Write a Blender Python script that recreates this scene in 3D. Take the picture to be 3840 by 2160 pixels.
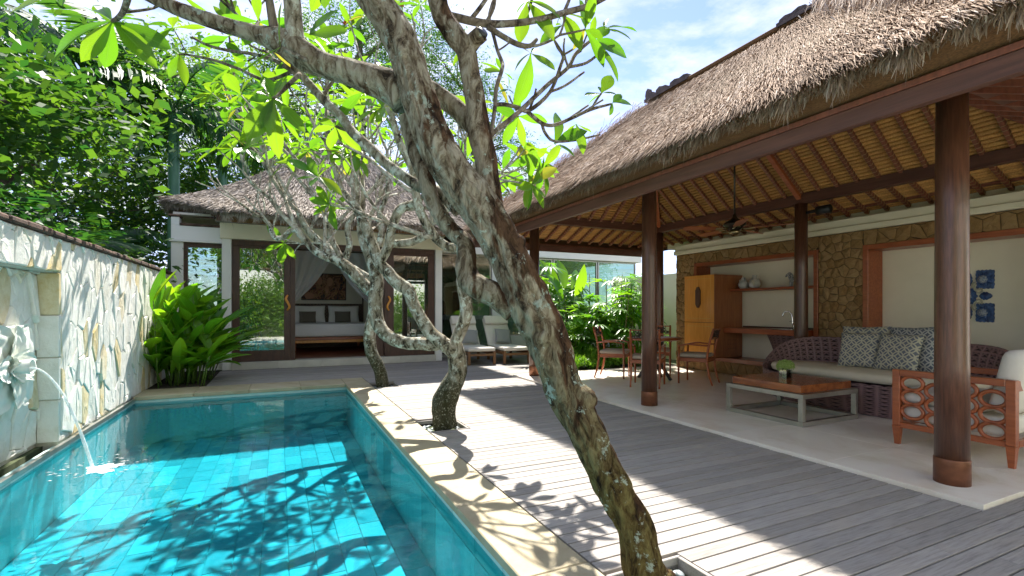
import bpy, bmesh, math, random
import numpy as np
from mathutils import Vector as V, Matrix, noise as mnoise
random.seed(7)
scene = bpy.context.scene
for o in list(bpy.data.objects): bpy.data.objects.remove(o)
R = math.radians
PI = math.pi

# ------------------------------------------------------------------ camera
cam_data = bpy.data.cameras.new('camera')
cam = bpy.data.objects.new('camera', cam_data)
scene.collection.objects.link(cam)
cam.location = (0, 0, 1.25)
cam.rotation_euler = (R(90), 0, -math.atan(874 / 1840))
cam_data.sensor_width = 36
cam_data.lens = 36 * 1840 / 3840
cam_data.shift_y = 82 / 3840
cam_data.clip_start = 0.05
cam_data.clip_end = 2000
scene.camera = cam

# ------------------------------------------------------------------ sky and sun
SUN = V((0.26, 0.70, 1.0)).normalized()
world = bpy.data.worlds.new('World')
scene.world = world
world.use_nodes = True
wt = world.node_tree
wt.nodes.clear()
wo = wt.nodes.new('ShaderNodeOutputWorld')
bg = wt.nodes.new('ShaderNodeBackground')
sky = wt.nodes.new('ShaderNodeTexSky')
sky.sky_type = 'NISHITA'
sky.sun_disc = False
sky.sun_elevation = math.asin(SUN.z)
sky.sun_rotation = math.atan2(SUN.x, SUN.y)
sky.air_density = 0.85
sky.dust_density = 0.15
sky.ozone_density = 7.0
bg.inputs['Strength'].default_value = 0.055
# thin broken cloud over the whole sky, laid on a flat layer overhead
tc = wt.nodes.new('ShaderNodeTexCoord')
sep = wt.nodes.new('ShaderNodeSeparateXYZ')
wt.links.new(tc.outputs['Generated'], sep.inputs[0])
zc = wt.nodes.new('ShaderNodeMath'); zc.operation = 'MAXIMUM'; zc.inputs[1].default_value = 0.06
wt.links.new(sep.outputs['Z'], zc.inputs[0])
dv = wt.nodes.new('ShaderNodeVectorMath'); dv.operation = 'DIVIDE'
cz = wt.nodes.new('ShaderNodeCombineXYZ')
for i in range(3): wt.links.new(zc.outputs[0], cz.inputs[i])
wt.links.new(tc.outputs['Generated'], dv.inputs[0]); wt.links.new(cz.outputs[0], dv.inputs[1])
n1 = wt.nodes.new('ShaderNodeTexNoise'); n1.inputs['Scale'].default_value = 1.1; n1.inputs['Detail'].default_value = 12; n1.inputs['Roughness'].default_value = 0.62; n1.inputs['Distortion'].default_value = 0.35
n2 = wt.nodes.new('ShaderNodeTexNoise'); n2.inputs['Scale'].default_value = 7; n2.inputs['Detail'].default_value = 6; n2.inputs['Roughness'].default_value = 0.6
wt.links.new(dv.outputs[0], n1.inputs['Vector']); wt.links.new(dv.outputs[0], n2.inputs['Vector'])
ad = wt.nodes.new('ShaderNodeMath'); ad.operation = 'MULTIPLY_ADD'; ad.inputs[1].default_value = 0.35
wt.links.new(n2.outputs[0], ad.inputs[0]); wt.links.new(n1.outputs[0], ad.inputs[2])
rp = wt.nodes.new('ShaderNodeValToRGB')
rp.color_ramp.elements[0].position = 0.54; rp.color_ramp.elements[0].color = (0.06, 0.06, 0.06, 1)
rp.color_ramp.elements[1].position = 0.80; rp.color_ramp.elements[1].color = (0.92, 0.92, 0.92, 1)
wt.links.new(ad.outputs[0], rp.inputs[0])
mx = wt.nodes.new('ShaderNodeMix'); mx.data_type = 'RGBA'
mx.inputs['B'].default_value = (3.5, 3.55, 3.75, 1)
tint = wt.nodes.new('ShaderNodeMix'); tint.data_type = 'RGBA'; tint.blend_type = 'MULTIPLY'; tint.inputs['Factor'].default_value = 1.0; tint.inputs['B'].default_value = (0.95, 0.80, 0.88, 1)
wt.links.new(sky.outputs[0], tint.inputs['A'])
wt.links.new(rp.outputs[0], mx.inputs['Factor']); wt.links.new(tint.outputs['Result'], mx.inputs['A'])
wt.links.new(mx.outputs['Result'], bg.inputs['Color'])
wt.links.new(bg.outputs[0], wo.inputs['Surface'])

sun_data = bpy.data.lights.new('sun', 'SUN')
sun_data.energy = 2.0
sun_data.angle = R(0.53)
sun_data.color = (1.0, 0.95, 0.86)
sun = bpy.data.objects.new('sun', sun_data)
scene.collection.objects.link(sun)
sun.rotation_euler = SUN.to_track_quat('Z', 'Y').to_euler()
sun.location = (2, 6, 12)

vs = scene.view_settings
vs.view_transform = 'Standard'; vs.look = 'None'; vs.exposure = 2.75; vs.gamma = 1.0; vs.use_curve_mapping = False
scene.render.engine = 'CYCLES'
cy = scene.cycles
cy.max_bounces = 12; cy.diffuse_bounces = 9; cy.glossy_bounces = 4; cy.transmission_bounces = 6; cy.transparent_max_bounces = 16
cy.use_denoising = True
cy.caustics_reflective = False; cy.caustics_refractive = False
cy.sample_clamp_indirect = 6

# ------------------------------------------------------------------ helpers
COL = scene.collection
def link(o, parent=None):
    COL.objects.link(o)
    if parent is not None: o.parent = parent
    return o
def thing(name, label, cat, loc=(0, 0, 0), rz=0, group=None, kind=None):
    o = bpy.data.objects.new(name, None)
    link(o); o.location = loc; o.rotation_euler = (0, 0, rz); o.empty_display_size = 0.1
    return tag(o, label, cat, group, kind)
def tag(o, label=None, cat=None, group=None, kind=None):
    if label: o['label'] = label
    if cat: o['category'] = cat
    if group: o['group'] = group
    if kind: o['kind'] = kind
    return o
def rz_m(a): return Matrix.Rotation(a, 4, 'Z')
class G:
    """collects shapes; build() links them as one mesh object"""
    def __init__(s): s.v = []; s.f = []; s.uv = {}; s.col = None
    def add(s, vs_, fs, M=None):
        k = len(s.v)
        s.v += [tuple(M @ V(p)) if M is not None else tuple(p) for p in vs_]
        s.f += [tuple(i + k for i in f) for f in fs]
        return s
    def box(s, x0, x1, y0, y1, z0, z1, b=0.0, M=None):
        if b <= 0:
            vv = [(x, y, z) for x in (x0, x1) for y in (y0, y1) for z in (z0, z1)]
            return s.add(vv, [(0, 1, 3, 2), (4, 6, 7, 5), (0, 4, 5, 1), (2, 3, 7, 6), (0, 2, 6, 4), (1, 5, 7, 3)], M)
        b = min(b, 0.45 * min(abs(x1 - x0), abs(y1 - y0), abs(z1 - z0)))
        L = ((x0, x1), (y0, y1), (z0, z1)); vv = []; fs = []
        def idx(i, j, k, a): return (i * 4 + j * 2 + k) * 3 + a
        for i in (0, 1):
            for j in (0, 1):
                for k in (0, 1):
                    full = [L[0][i], L[1][j], L[2][k]]
                    ins = [L[0][i] + (b if i == 0 else -b), L[1][j] + (b if j == 0 else -b), L[2][k] + (b if k == 0 else -b)]
                    for a in range(3):
                        p = list(ins); p[a] = full[a]; vv.append(p)
        for q in (0, 1):
            fs.append((idx(q, 0, 0, 0), idx(q, 1, 0, 0), idx(q, 1, 1, 0), idx(q, 0, 1, 0)))
            fs.append((idx(0, q, 0, 1), idx(1, q, 0, 1), idx(1, q, 1, 1), idx(0, q, 1, 1)))
            fs.append((idx(0, 0, q, 2), idx(1, 0, q, 2), idx(1, 1, q, 2), idx(0, 1, q, 2)))
            for r in (0, 1):
                fs.append((idx(q, r, 0, 0), idx(q, r, 1, 0), idx(q, r, 1, 1), idx(q, r, 0, 1)))
                fs.append((idx(q, 0, r, 0), idx(q, 1, r, 0), idx(q, 1, r, 2), idx(q, 0, r, 2)))
                fs.append((idx(0, q, r, 1), idx(1, q, r, 1), idx(1, q, r, 2), idx(0, q, r, 2)))
                for t in (0, 1): fs.append((idx(q, r, t, 0), idx(q, r, t, 1), idx(q, r, t, 2)))
        return s.add(vv, fs, M)
    def beam(s, p, q, w, h, b=0.004, up=(0, 0, 1), w2=None, h2=None):
        p = V(p); q = V(q); d = (q - p); L = d.length; d.normalize()
        side = d.cross(V(up))
        if side.length < 1e-4: side = d.cross(V((0, 1, 0)))
        side.normalize(); u = side.cross(d)
        M = Matrix((side, d, u)).transposed().to_4x4(); M.translation = p
        if w2 is None: return s.box(-w / 2, w / 2, 0, L, -h / 2, h / 2, b, M)
        h2 = h2 or h; vv = []
        for y, ww, hh in ((0, w, h), (L, w2, h2)):
            vv += [(-ww / 2, y, -hh / 2), (ww / 2, y, -hh / 2), (ww / 2, y, hh / 2), (-ww / 2, y, hh / 2)]
        return s.add(vv, [(0, 1, 2, 3), (7, 6, 5, 4)] + [(i, i + 4, (i + 1) % 4 + 4, (i + 1) % 4) for i in range(4)], M)
    def tube(s, path, rads, n=8, cap=True, flat=None, rough=0.0, seed=0, closed=False, fiss=0.0):
        path = [V(p) for p in path]; m = len(path)
        if not hasattr(rads, '__len__'): rads = [rads] * m
        prev = None; k = len(s.v)
        for i, p in enumerate(path):
            if closed: t = path[(i + 1) % m] - path[i - 1]
            else: t = path[min(i + 1, m - 1)] - path[max(i - 1, 0)]
            if t.length < 1e-9: t = V((0, 0, 1))
            t.normalize()
            if prev is None:
                a = V((0, 0, 1)) if abs(t.z) < 0.9 else V((1, 0, 0))
                u = a.cross(t).normalized()
            else:
                u = (prev - t * prev.dot(t))
                if u.length < 1e-6: u = t.orthogonal()
                u.normalize()
            prev = u; w = t.cross(u)
            for j in range(n):
                a = 2 * PI * j / n; r = rads[i]
                c, sn = math.cos(a), math.sin(a)
                if flat: sn *= flat
                q = p + (u * c + w * sn) * r
                if rough:
                    nz = mnoise.noise(V((q.x * 9 + seed, q.y * 9, q.z * 5))) + 0.6 * mnoise.noise(V((q.x * 23, q.y * 23 + seed, q.z * 11)))
                    k2 = 1 + rough * nz
                    if fiss:
                        h1 = abs(mnoise.noise(V((c * 2.6 + seed, sn * 2.6, i * 0.055)))); h2 = abs(mnoise.noise(V((c * 6.5, sn * 6.5 + seed, i * 0.13))))
                        k2 += fiss * (min(1, h1 * 3.2) - 0.6) + fiss * 0.45 * (min(1, h2 * 3.0) - 0.6)
                    q = p + (u * c + w * sn) * r * k2
                s.v.append(tuple(q))
        for i in range(m if closed else m - 1):
            i2 = (i + 1) % m
            for j in range(n):
                s.f.append((k + i * n + j, k + i * n + (j + 1) % n, k + i2 * n + (j + 1) % n, k + i2 * n + j))
        if cap and not closed:
            s.f.append(tuple(k + j for j in reversed(range(n))))
            s.f.append(tuple(k + (m - 1) * n + j for j in range(n)))
        return s
    def lathe(s, prof, c=(0, 0, 0), n=24, sx=1.0, sy=1.0, M=None):
        vv = []; fs = []; m = len(prof)
        for r, z in prof:
            for j in range(n):
                a = 2 * PI * j / n
                vv.append((c[0] + r * sx * math.cos(a), c[1] + r * sy * math.sin(a), c[2] + z))
        for i in range(m - 1):
            for j in range(n): fs.append((i * n + j, i * n + (j + 1) % n, (i + 1) * n + (j + 1) % n, (i + 1) * n + j))
        fs.append(tuple(reversed(range(n)))); fs.append(tuple((m - 1) * n + j for j in range(n)))
        return s.add(vv, fs, M)
    def prism(s, poly, h0, h1, M=None):
        n = len(poly)
        vv = [(x, y, h0) for x, y in poly] + [(x, y, h1) for x, y in poly]
        return s.add(vv, [tuple(reversed(range(n))), tuple(range(n, 2 * n))] + [(i, (i + 1) % n, n + (i + 1) % n, n + i) for i in range(n)], M)
    def grid(s, fn, nu, nv, closed_u=False, uv=False):
        k = len(s.v); W = nu if closed_u else nu + 1
        for j in range(nv + 1):
            for i in range(W):
                s.v.append(tuple(fn(i / nu, j / nv)))
        for j in range(nv):
            for i in range(nu):
                i2 = (i + 1) % W if closed_u else i + 1
                f = (k + j * W + i, k + j * W + i2, k + (j + 1) * W + i2, k + (j + 1) * W + i)
                if uv: s.uv[len(s.f)] = ((i / nu, j / nv), ((i + 1) / nu, j / nv), ((i + 1) / nu, (j + 1) / nv), (i / nu, (j + 1) / nv))
                s.f.append(f)
        return s
    def mesh(s, name, smooth=False):
        me = bpy.data.meshes.new(name)
        me.from_pydata(s.v, [], s.f)
        if s.uv:
            l = me.uv_layers.new(name='UVMap')
            for p in me.polygons:
                u = s.uv.get(p.index)
                if u:
                    for li, t in zip(p.loop_indices, u): l.data[li].uv = t
        if smooth: me.polygons.foreach_set('use_smooth', [True] * len(me.polygons))
        me.update()
        return me
    def build(s, name, m, parent=None, smooth=False, world=True, loc=None):
        """world=True: the coordinates given are world ones and the parent only sits at a point"""
        off = V((0, 0, 0))
        if parent is not None and world: off = base_of(parent)
        if loc is not None: off = V(loc)
        if off.length: s.v = [(x - off.x, y - off.y, z - off.z) for x, y, z in s.v]
        me = s.mesh(name, smooth)
        me.materials.append(m)
        o = bpy.data.objects.new(name, me)
        link(o, parent)
        if loc is not None and parent is None: o.location = loc
        return o
def base_of(o):
    p = V((0, 0, 0))
    while o is not None: p += o.location; o = o.parent
    return p
def inst(name, me, parent, M):
    o = bpy.data.objects.new(name, me); link(o, parent)
    o.matrix_basis = (Matrix.Translation(-parent.location) @ M) if parent is not None else M
    return o
def frame_m(p, d, up):
    """matrix with local Y along d and local Z near up"""
    d = V(d).normalized(); u = V(up)
    x = d.cross(u)
    if x.length < 1e-5: x = d.orthogonal()
    x.normalize(); z = x.cross(d)
    M = Matrix((x, d, z)).transposed().to_4x4(); M.translation = V(p)
    return M
def smooth_path(pts, per=4):
    """Catmull-Rom through points of any dimension"""
    P = [np.array(p, float) for p in pts]; out = []
    P = [2 * P[0] - P[1]] + P + [2 * P[-1] - P[-2]]
    for i in range(1, len(P) - 2):
        for k in range(per):
            t = k / per
            out.append(0.5 * (2 * P[i] + (P[i + 1] - P[i - 1]) * t + (2 * P[i - 1] - 5 * P[i] + 4 * P[i + 1] - P[i + 2]) * t * t + (3 * P[i] - P[i - 1] - 3 * P[i + 1] + P[i + 2]) * t ** 3))
    out.append(P[-2]); return out
def np_mesh(name, verts, faces, m, parent=None, col=None, smooth=False, loc=None):
    """big mesh from numpy arrays: verts (n,3), faces (k,4) or (k,3), col (n,) 0..1 stored as attribute 'tint'"""
    off = V(loc) if loc is not None else (parent.location if parent is not None else V((0, 0, 0)))
    verts = np.asarray(verts, np.float32) - np.array(off, np.float32)
    faces = np.asarray(faces, np.int32); k = faces.shape[1]
    me = bpy.data.meshes.new(name)
    me.vertices.add(len(verts)); me.vertices.foreach_set('co', verts.ravel())
    me.loops.add(faces.size); me.loops.foreach_set('vertex_index', faces.ravel())
    me.polygons.add(len(faces)); me.polygons.foreach_set('loop_start', np.arange(0, faces.size, k, dtype=np.int32))
    if col is not None:
        a = me.attributes.new('tint', 'FLOAT', 'POINT'); a.data.foreach_set('value', np.asarray(col, np.float32))
    if smooth: me.polygons.foreach_set('use_smooth', np.ones(len(faces), bool))
    me.update(calc_edges=True); me.validate()
    me.materials.append(m)
    o = bpy.data.objects.new(name, me); link(o, parent)
    if loc is not None and parent is None: o.location = loc
    return o

# ------------------------------------------------------------------ materials
class Nodes:
    def __init__(s, name):
        s.m = bpy.data.materials.new(name); s.m.use_nodes = True; s.t = s.m.node_tree
        s.b = s.t.nodes['Principled BSDF']; s.out = s.t.nodes['Material Output']
    def n(s, kind, **kw):
        x = s.t.nodes.new('ShaderNode' + kind)
        for k, v in kw.items():
            if k in x.inputs.keys(): x.inputs[k].default_value = v
            else: setattr(x, k, v)
        return x
    def l(s, a, b): s.t.links.new(a, b)
    def coord(s, kind='Object', scale=(1, 1, 1), rnd=True):
        c = s.n('TexCoord'); v = c.outputs[kind]
        if rnd:
            oi = s.n('ObjectInfo'); mu = s.n('Math', operation='MULTIPLY'); mu.inputs[1].default_value = 53.0
            s.l(oi.outputs['Random'], mu.inputs[0])
            a = s.n('VectorMath', operation='ADD'); s.l(v, a.inputs[0]); s.l(mu.outputs[0], a.inputs[1]); v = a.outputs[0]
        mp = s.n('VectorMath', operation='MULTIPLY'); mp.inputs[1].default_value = scale
        s.l(v, mp.inputs[0]); return mp.outputs[0]
    def noise(s, vec, scale, detail=6, rough=0.6, dist=0.0):
        x = s.n('TexNoise'); x.inputs['Scale'].default_value = scale; x.inputs['Detail'].default_value = detail
        x.inputs['Roughness'].default_value = rough; x.inputs['Distortion'].default_value = dist
        s.l(vec, x.inputs['Vector']); return x.outputs[0]
    def ramp(s, fac, stops):
        x = s.n('ValToRGB'); e = x.color_ramp.elements
        while len(e) > 1: e.remove(e[-1])
        e[0].position = stops[0][0]; e[0].color = (*stops[0][1], 1)
        for p, c in stops[1:]:
            q = e.new(p); q.color = (*c, 1)
        s.l(fac, x.inputs[0]); return x.outputs[0]
    def fr(s, fac, a, b, lo=0.0, hi=1.0):
        x = s.n('MapRange'); x.inputs['From Min'].default_value = a; x.inputs['From Max'].default_value = b
        x.inputs['To Min'].default_value = lo; x.inputs['To Max'].default_value = hi
        s.l(fac, x.inputs['Value']); return x.outputs[0]
    def mix(s, f, a, b, blend='MIX'):
        x = s.n('Mix', data_type='RGBA', blend_type=blend)
        for key, val in (('Factor', f), ('A', a), ('B', b)):
            if hasattr(val, 'is_output'): s.l(val, x.inputs[key])
            elif key == 'Factor': x.inputs[key].default_value = val
            else: x.inputs[key].default_value = (*val, 1)
        return x.outputs['Result']
    def math(s, op, a, b=None):
        x = s.n('Math', operation=op)
        for i, v in enumerate((a, b)):
            if v is None: continue
            if hasattr(v, 'is_output'): s.l(v, x.inputs[i])
            else: x.inputs[i].default_value = v
        return x.outputs[0]
    def bump(s, h, strength, dist=0.02):
        x = s.n('Bump'); x.inputs['Strength'].default_value = strength; x.inputs['Distance'].default_value = dist
        s.l(h, x.inputs['Height']); s.l(x.outputs[0], s.b.inputs['Normal']); return x.outputs[0]
    def vary(s, col, amt):
        """each object a little lighter or darker"""
        oi = s.n('ObjectInfo'); v = s.fr(oi.outputs['Random'], 0, 1, 1 - amt, 1 + amt)
        h = s.n('HueSaturation'); s.l(col, h.inputs['Color']); s.l(v, h.inputs['Value']); return h.outputs[0]
    def done(s, col=None, rough=None, metal=0.0, spec=None, coat=0.0):
        if col is not None:
            if hasattr(col, 'is_output'): s.l(col, s.b.inputs['Base Color'])
            else: s.b.inputs['Base Color'].default_value = (*col, 1)
        if rough is not None:
            if hasattr(rough, 'is_output'): s.l(rough, s.b.inputs['Roughness'])
            else: s.b.inputs['Roughness'].default_value = rough
        s.b.inputs['Metallic'].default_value = metal
        if spec is not None: s.b.inputs['Specular IOR Level'].default_value = spec
        if coat: s.b.inputs['Coat Weight'].default_value = coat; s.b.inputs['Coat Roughness'].default_value = 0.055
        return s.m
def simple(name, c1, c2, scale=4, rough=0.6, stretch=(1, 1, 1), bump=0.0, bs=None, vary=0.0, metal=0.0, spec=None, coat=0.0, lo=0.35, hi=0.65, detail=6, rnd=True, dist=0.01):
    N = Nodes(name); v = N.coord('Object', stretch, rnd)
    f = N.noise(v, scale, detail)
    c = N.ramp(f, [(lo, c1), (hi, c2)])
    if vary: c = N.vary(c, vary)
    if bump: N.bump(N.noise(v, bs or scale * 3, 8, 0.65), bump, dist)
    return N.done(c, rough, metal, spec, coat)
MT = {}
MT['plaster'] = simple('plaster', (0.78, 0.72, 0.55), (0.84, 0.78, 0.61), 1.5, 0.85, bump=0.06, bs=60)
MT['plaster_white'] = simple('plaster_white', (0.78, 0.78, 0.74), (0.84, 0.83, 0.79), 1.2, 0.85, bump=0.05, bs=50)
MT['dark_wood'] = simple('dark_wood', (0.065, 0.026, 0.015), (0.125, 0.052, 0.030), 6, 0.32, (12, 12, 1), 0.15, 40, coat=0.15, vary=0.1)
MT['beam_wood'] = simple('beam_wood', (0.085, 0.033, 0.021), (0.15, 0.060, 0.038), 5, 0.5, (1, 0.25, 6), 0.2, 50, vary=0.1)
MT['red_wood'] = simple('red_wood', (0.25, 0.058, 0.017), (0.37, 0.098, 0.030), 4, 0.35, (9, 1, 9), 0.08, 30, coat=0.2, vary=0.12)
MT['orange_wood'] = simple('orange_wood', (0.62, 0.24, 0.03), (0.72, 0.31, 0.05), 4, 0.38, (8, 8, 0.8), 0.05, 30, coat=0.25, vary=0.06)
MT['cabinet_side'] = simple('cabinet_side', (0.26, 0.085, 0.026), (0.36, 0.125, 0.04), 4, 0.35, (8, 8, 0.8), 0.05, 30, coat=0.25)
MT['inlay'] = simple('inlay', (0.55, 0.38, 0.10), (0.6, 0.42, 0.12), 4, 0.4)
MT['copper'] = simple('copper', (0.16, 0.065, 0.035), (0.26, 0.105, 0.055), 5, 0.42, (1, 1, 2), 0.05, 20, metal=0.55)
MT['steel'] = simple('steel', (0.42, 0.42, 0.39), (0.5, 0.5, 0.47), 6, 0.34, (1, 1, 1), 0.03, 60, metal=1.0)
MT['chrome'] = simple('chrome', (0.72, 0.72, 0.72), (0.8, 0.8, 0.8), 6, 0.08, metal=1.0)
MT['dark_metal'] = simple('dark_metal', (0.035, 0.028, 0.022), (0.06, 0.048, 0.035), 8, 0.3, metal=0.8)
MT['brass'] = simple('brass', (0.26, 0.2, 0.11), (0.34, 0.27, 0.15), 8, 0.28, metal=1.0)
MT['black'] = simple('black', (0.012, 0.012, 0.014), (0.02, 0.02, 0.022), 8, 0.4)
MT['soil'] = simple('soil', (0.035, 0.026, 0.018), (0.07, 0.052, 0.036), 9, 0.95, bump=0.6, bs=40)
MT['white_cloth'] = simple('white_cloth', (0.80, 0.80, 0.82), (0.86, 0.86, 0.87), 3, 0.9, bump=0.1, bs=25)
MT['cream_cushion'] = simple('cream_cushion', (0.62, 0.55, 0.42), (0.70, 0.62, 0.48), 3, 0.95, bump=0.15, bs=140)
MT['pale_cushion'] = simple('pale_cushion', (0.66, 0.62, 0.56), (0.73, 0.69, 0.62), 3, 0.95, bump=0.12, bs=140)
MT['taupe_cushion'] = simple('taupe_cushion', (0.38, 0.31, 0.25), (0.45, 0.37, 0.30), 3, 0.95, bump=0.12, bs=140)
# special materials -------------------------------------------------
def m_deck():
    N = Nodes('deck_wood'); v = N.coord('Object', (0.6, 9, 9)); v2 = N.coord('Object', (1, 1, 1))
    f = N.noise(v, 9, 8, 0.7); g = N.noise(v2, 3.0, 5)
    c = N.ramp(f, [(0.25, (0.17, 0.153, 0.145)), (0.5, (0.315, 0.292, 0.274)), (0.75, (0.40, 0.37, 0.345))])
    c = N.mix(N.fr(g, 0.45, 0.75, 0, 0.7), c, (0.35, 0.305, 0.26)); c = N.vary(c, 0.12)
    N.bump(f, 0.35, 0.004); return N.done(c, 0.78, spec=0.3)
MT['deck'] = m_deck()
def m_marble():
    N = Nodes('pavilion_marble'); v = N.coord('Object', (1, 1, 1), False)
    f = N.noise(v, 1.6, 9, 0.65, 1.2); g = N.noise(v, 0.9, 5, 0.6, 0.5)
    c = N.ramp(f, [(0.3, (0.66, 0.57, 0.46)), (0.5, (0.78, 0.71, 0.62)), (0.7, (0.82, 0.77, 0.69))])
    c = N.mix(N.fr(g, 0.58, 0.72, 0, 0.6), c, (0.45, 0.36, 0.20))
    return N.done(N.vary(c, 0.04), N.fr(f, 0.3, 0.7, 0.28, 0.42), spec=0.4)
MT['marble'] = m_marble()
def m_coping():
    N = Nodes('coping_stone'); v = N.coord('Object', (1, 1, 1))
    f = N.noise(v, 3, 8, 0.65); g = N.noise(v, 60, 3, 0.5)
    c = N.ramp(f, [(0.3, (0.33, 0.265, 0.16)), (0.55, (0.41, 0.35, 0.23)), (0.75, (0.44, 0.385, 0.275))])
    c = N.mix(N.fr(g, 0.62, 0.7, 0, 0.35), c, (0.4, 0.3, 0.16)); N.bump(g, 0.25, 0.003)
    return N.done(N.vary(c, 0.07), 0.75)
MT['coping'] = m_coping()
def m_tile():
    N = Nodes('pool_tile'); v = N.coord('Object', (1, 1, 1))
    f = N.noise(v, 14, 8, 0.7); g = N.noise(v, 120, 2, 0.5)
    c = N.ramp(f, [(0.3, (0.58, 0.68, 0.64)), (0.7, (0.74, 0.82, 0.78))])
    c = N.mix(N.fr(g, 0.5, 0.75, 0, 0.5), c, (0.80, 0.84, 0.80)); c = N.vary(c, 0.26)
    return N.done(c, 0.7)
MT['tile'] = m_tile()
def m_tile_dark():
    N = Nodes('pool_wall_tile'); v = N.coord('Object', (1, 1, 1))
    f = N.noise(v, 5, 8, 0.7)
    c = N.ramp(f, [(0.3, (0.40, 0.56, 0.53)), (0.7, (0.52, 0.68, 0.64))]); return N.done(N.vary(c, 0.12), 0.7)
MT['tile_dark'] = m_tile_dark()
def m_water():
    N = Nodes('pool_water'); t = N.t; v = N.coord('Object', (1, 1, 1), False)
    f = N.noise(v, 3.2, 4, 0.5, 0.6)
    bp = N.n('Bump'); bp.inputs['Strength'].default_value = 0.16; bp.inputs['Distance'].default_value = 0.03; N.l(f, bp.inputs['Height'])
    fz = N.n('Fresnel'); fz.inputs['IOR'].default_value = 1.33; N.l(bp.outputs[0], fz.inputs['Normal'])
    tr = N.n('BsdfTransparent'); tr.inputs['Color'].default_value = (0.13, 0.59, 0.70, 1)
    gl = N.n('BsdfGlossy'); gl.inputs['Roughness'].default_value = 0.02; N.l(bp.outputs[0], gl.inputs['Normal'])
    df = N.n('BsdfDiffuse'); df.inputs['Color'].default_value = (0.10, 0.62, 0.70, 1)
    body = N.n('MixShader'); body.inputs[0].default_value = 0.03; N.l(tr.outputs[0], body.inputs[1]); N.l(df.outputs[0], body.inputs[2])   # slight diffuse cloudiness, added to lighten the shadows in the pool
    mx_ = N.n('MixShader'); N.l(fz.outputs[0], mx_.inputs[0]); N.l(body.outputs[0], mx_.inputs[1]); N.l(gl.outputs[0], mx_.inputs[2])
    N.l(mx_.outputs[0], N.out.inputs['Surface']); t.nodes.remove(N.b); return N.m
MT['water'] = m_water()
def m_glass(name, tint, refl, rough=0.0):
    N = Nodes(name); t = N.t
    lw = N.n('Fresnel'); lw.inputs['IOR'].default_value = 1.5
    k = N.math('MULTIPLY_ADD', lw.outputs[0], 1.0); N.t.nodes[-1].inputs[2].default_value = refl
    tr = N.n('BsdfTransparent'); tr.inputs['Color'].default_value = (*tint, 1)
    gl = N.n('BsdfGlossy'); gl.inputs['Roughness'].default_value = rough
    mx_ = N.n('MixShader'); N.l(k, mx_.inputs[0]); N.l(tr.outputs[0], mx_.inputs[1]); N.l(gl.outputs[0], mx_.inputs[2])
    N.l(mx_.outputs[0], N.out.inputs['Surface']); t.nodes.remove(N.b); return N.m
MT['glass'] = m_glass('door_glass', (0.72, 0.84, 0.80), 0.26)
MT['wing_glass'] = m_glass('wing_glass', (0.50, 0.66, 0.58), 0.14)
MT['vase_glass'] = m_glass('vase_glass', (0.86, 0.94, 0.90), 0.05)
def m_jet():
    N = Nodes('falling_water'); t = N.t
    tr = N.n('BsdfTransparent'); tr.inputs['Color'].default_value = (0.93, 0.98, 1, 1)
    df = N.n('BsdfDiffuse'); df.inputs['Color'].default_value = (0.9, 0.94, 0.95, 1)
    v = N.coord('Object', (30, 30, 6), False); f = N.noise(v, 2, 4)
    k = N.fr(f, 0.35, 0.65, 0.25, 0.75)
    mx_ = N.n('MixShader'); N.l(k, mx_.inputs[0]); N.l(tr.outputs[0], mx_.inputs[1]); N.l(df.outputs[0], mx_.inputs[2])
    N.l(mx_.outputs[0], N.out.inputs['Surface']); t.nodes.remove(N.b); return N.m
MT['jet'] = m_jet()
MT['foam'] = simple('water_foam', (0.82, 0.86, 0.86), (0.9, 0.93, 0.93), 30, 0.9)
def m_limestone():
    N = Nodes('white_stone'); v = N.coord('Object', (1, 1, 1))
    f = N.noise(v, 5, 9, 0.7); g = N.noise(v, 26, 8, 0.7)
    oi = N.n('ObjectInfo')
    c = N.ramp(f, [(0.3, (0.66, 0.64, 0.55)), (0.5, (0.78, 0.77, 0.71)), (0.72, (0.84, 0.83, 0.78))])
    y = N.mix(N.fr(f, 0.35, 0.6), (0.58, 0.44, 0.20), (0.72, 0.64, 0.44))
    c = N.mix(N.fr(oi.outputs['Random'], 0.84, 0.9), c, y)
    c = N.mix(N.fr(g, 0.62, 0.72, 0, 0.35), c, (0.42, 0.40, 0.32))
    N.bump(g, 0.7, 0.010); return N.done(c, 0.9, spec=0.2)
MT['limestone'] = m_limestone()
MT['mortar'] = simple('pale_mortar', (0.44, 0.41, 0.33), (0.58, 0.55, 0.47), 9, 0.95, bump=0.5, bs=40)
MT['carved'] = simple('carved_limestone', (0.66, 0.70, 0.64), (0.76, 0.78, 0.73), 4, 0.75, bump=0.2, bs=30)
def m_brownstone():
    N = Nodes('brown_stone'); v = N.coord('Object', (1, 1, 1))
    f = N.noise(v, 9, 9, 0.75); g = N.noise(v, 70, 6, 0.7)
    c = N.ramp(f, [(0.28, (0.20, 0.112, 0.042)), (0.5, (0.33, 0.195, 0.080)), (0.75, (0.45, 0.285, 0.13))])
    oi = N.n('ObjectInfo'); c = N.mix(N.fr(oi.outputs['Random'], 0, 1, 0, 0.5), c, (0.28, 0.20, 0.11)); c = N.vary(c, 0.16)
    N.bump(g, 0.9, 0.01); return N.done(c, 0.95, spec=0.15)
MT['brownstone'] = m_brownstone()
MT['brown_mortar'] = simple('brown_mortar', (0.045, 0.034, 0.02), (0.075, 0.056, 0.034), 9, 0.95)
MT['cap'] = simple('wall_cap_brick', (0.045, 0.028, 0.022), (0.15, 0.085, 0.06), 7, 0.95, bump=0.6, bs=35, vary=0.3)
MT['pebble'] = simple('pebble', (0.20, 0.235, 0.25), (0.34, 0.38, 0.39), 6, 0.5, vary=0.35)
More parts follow.
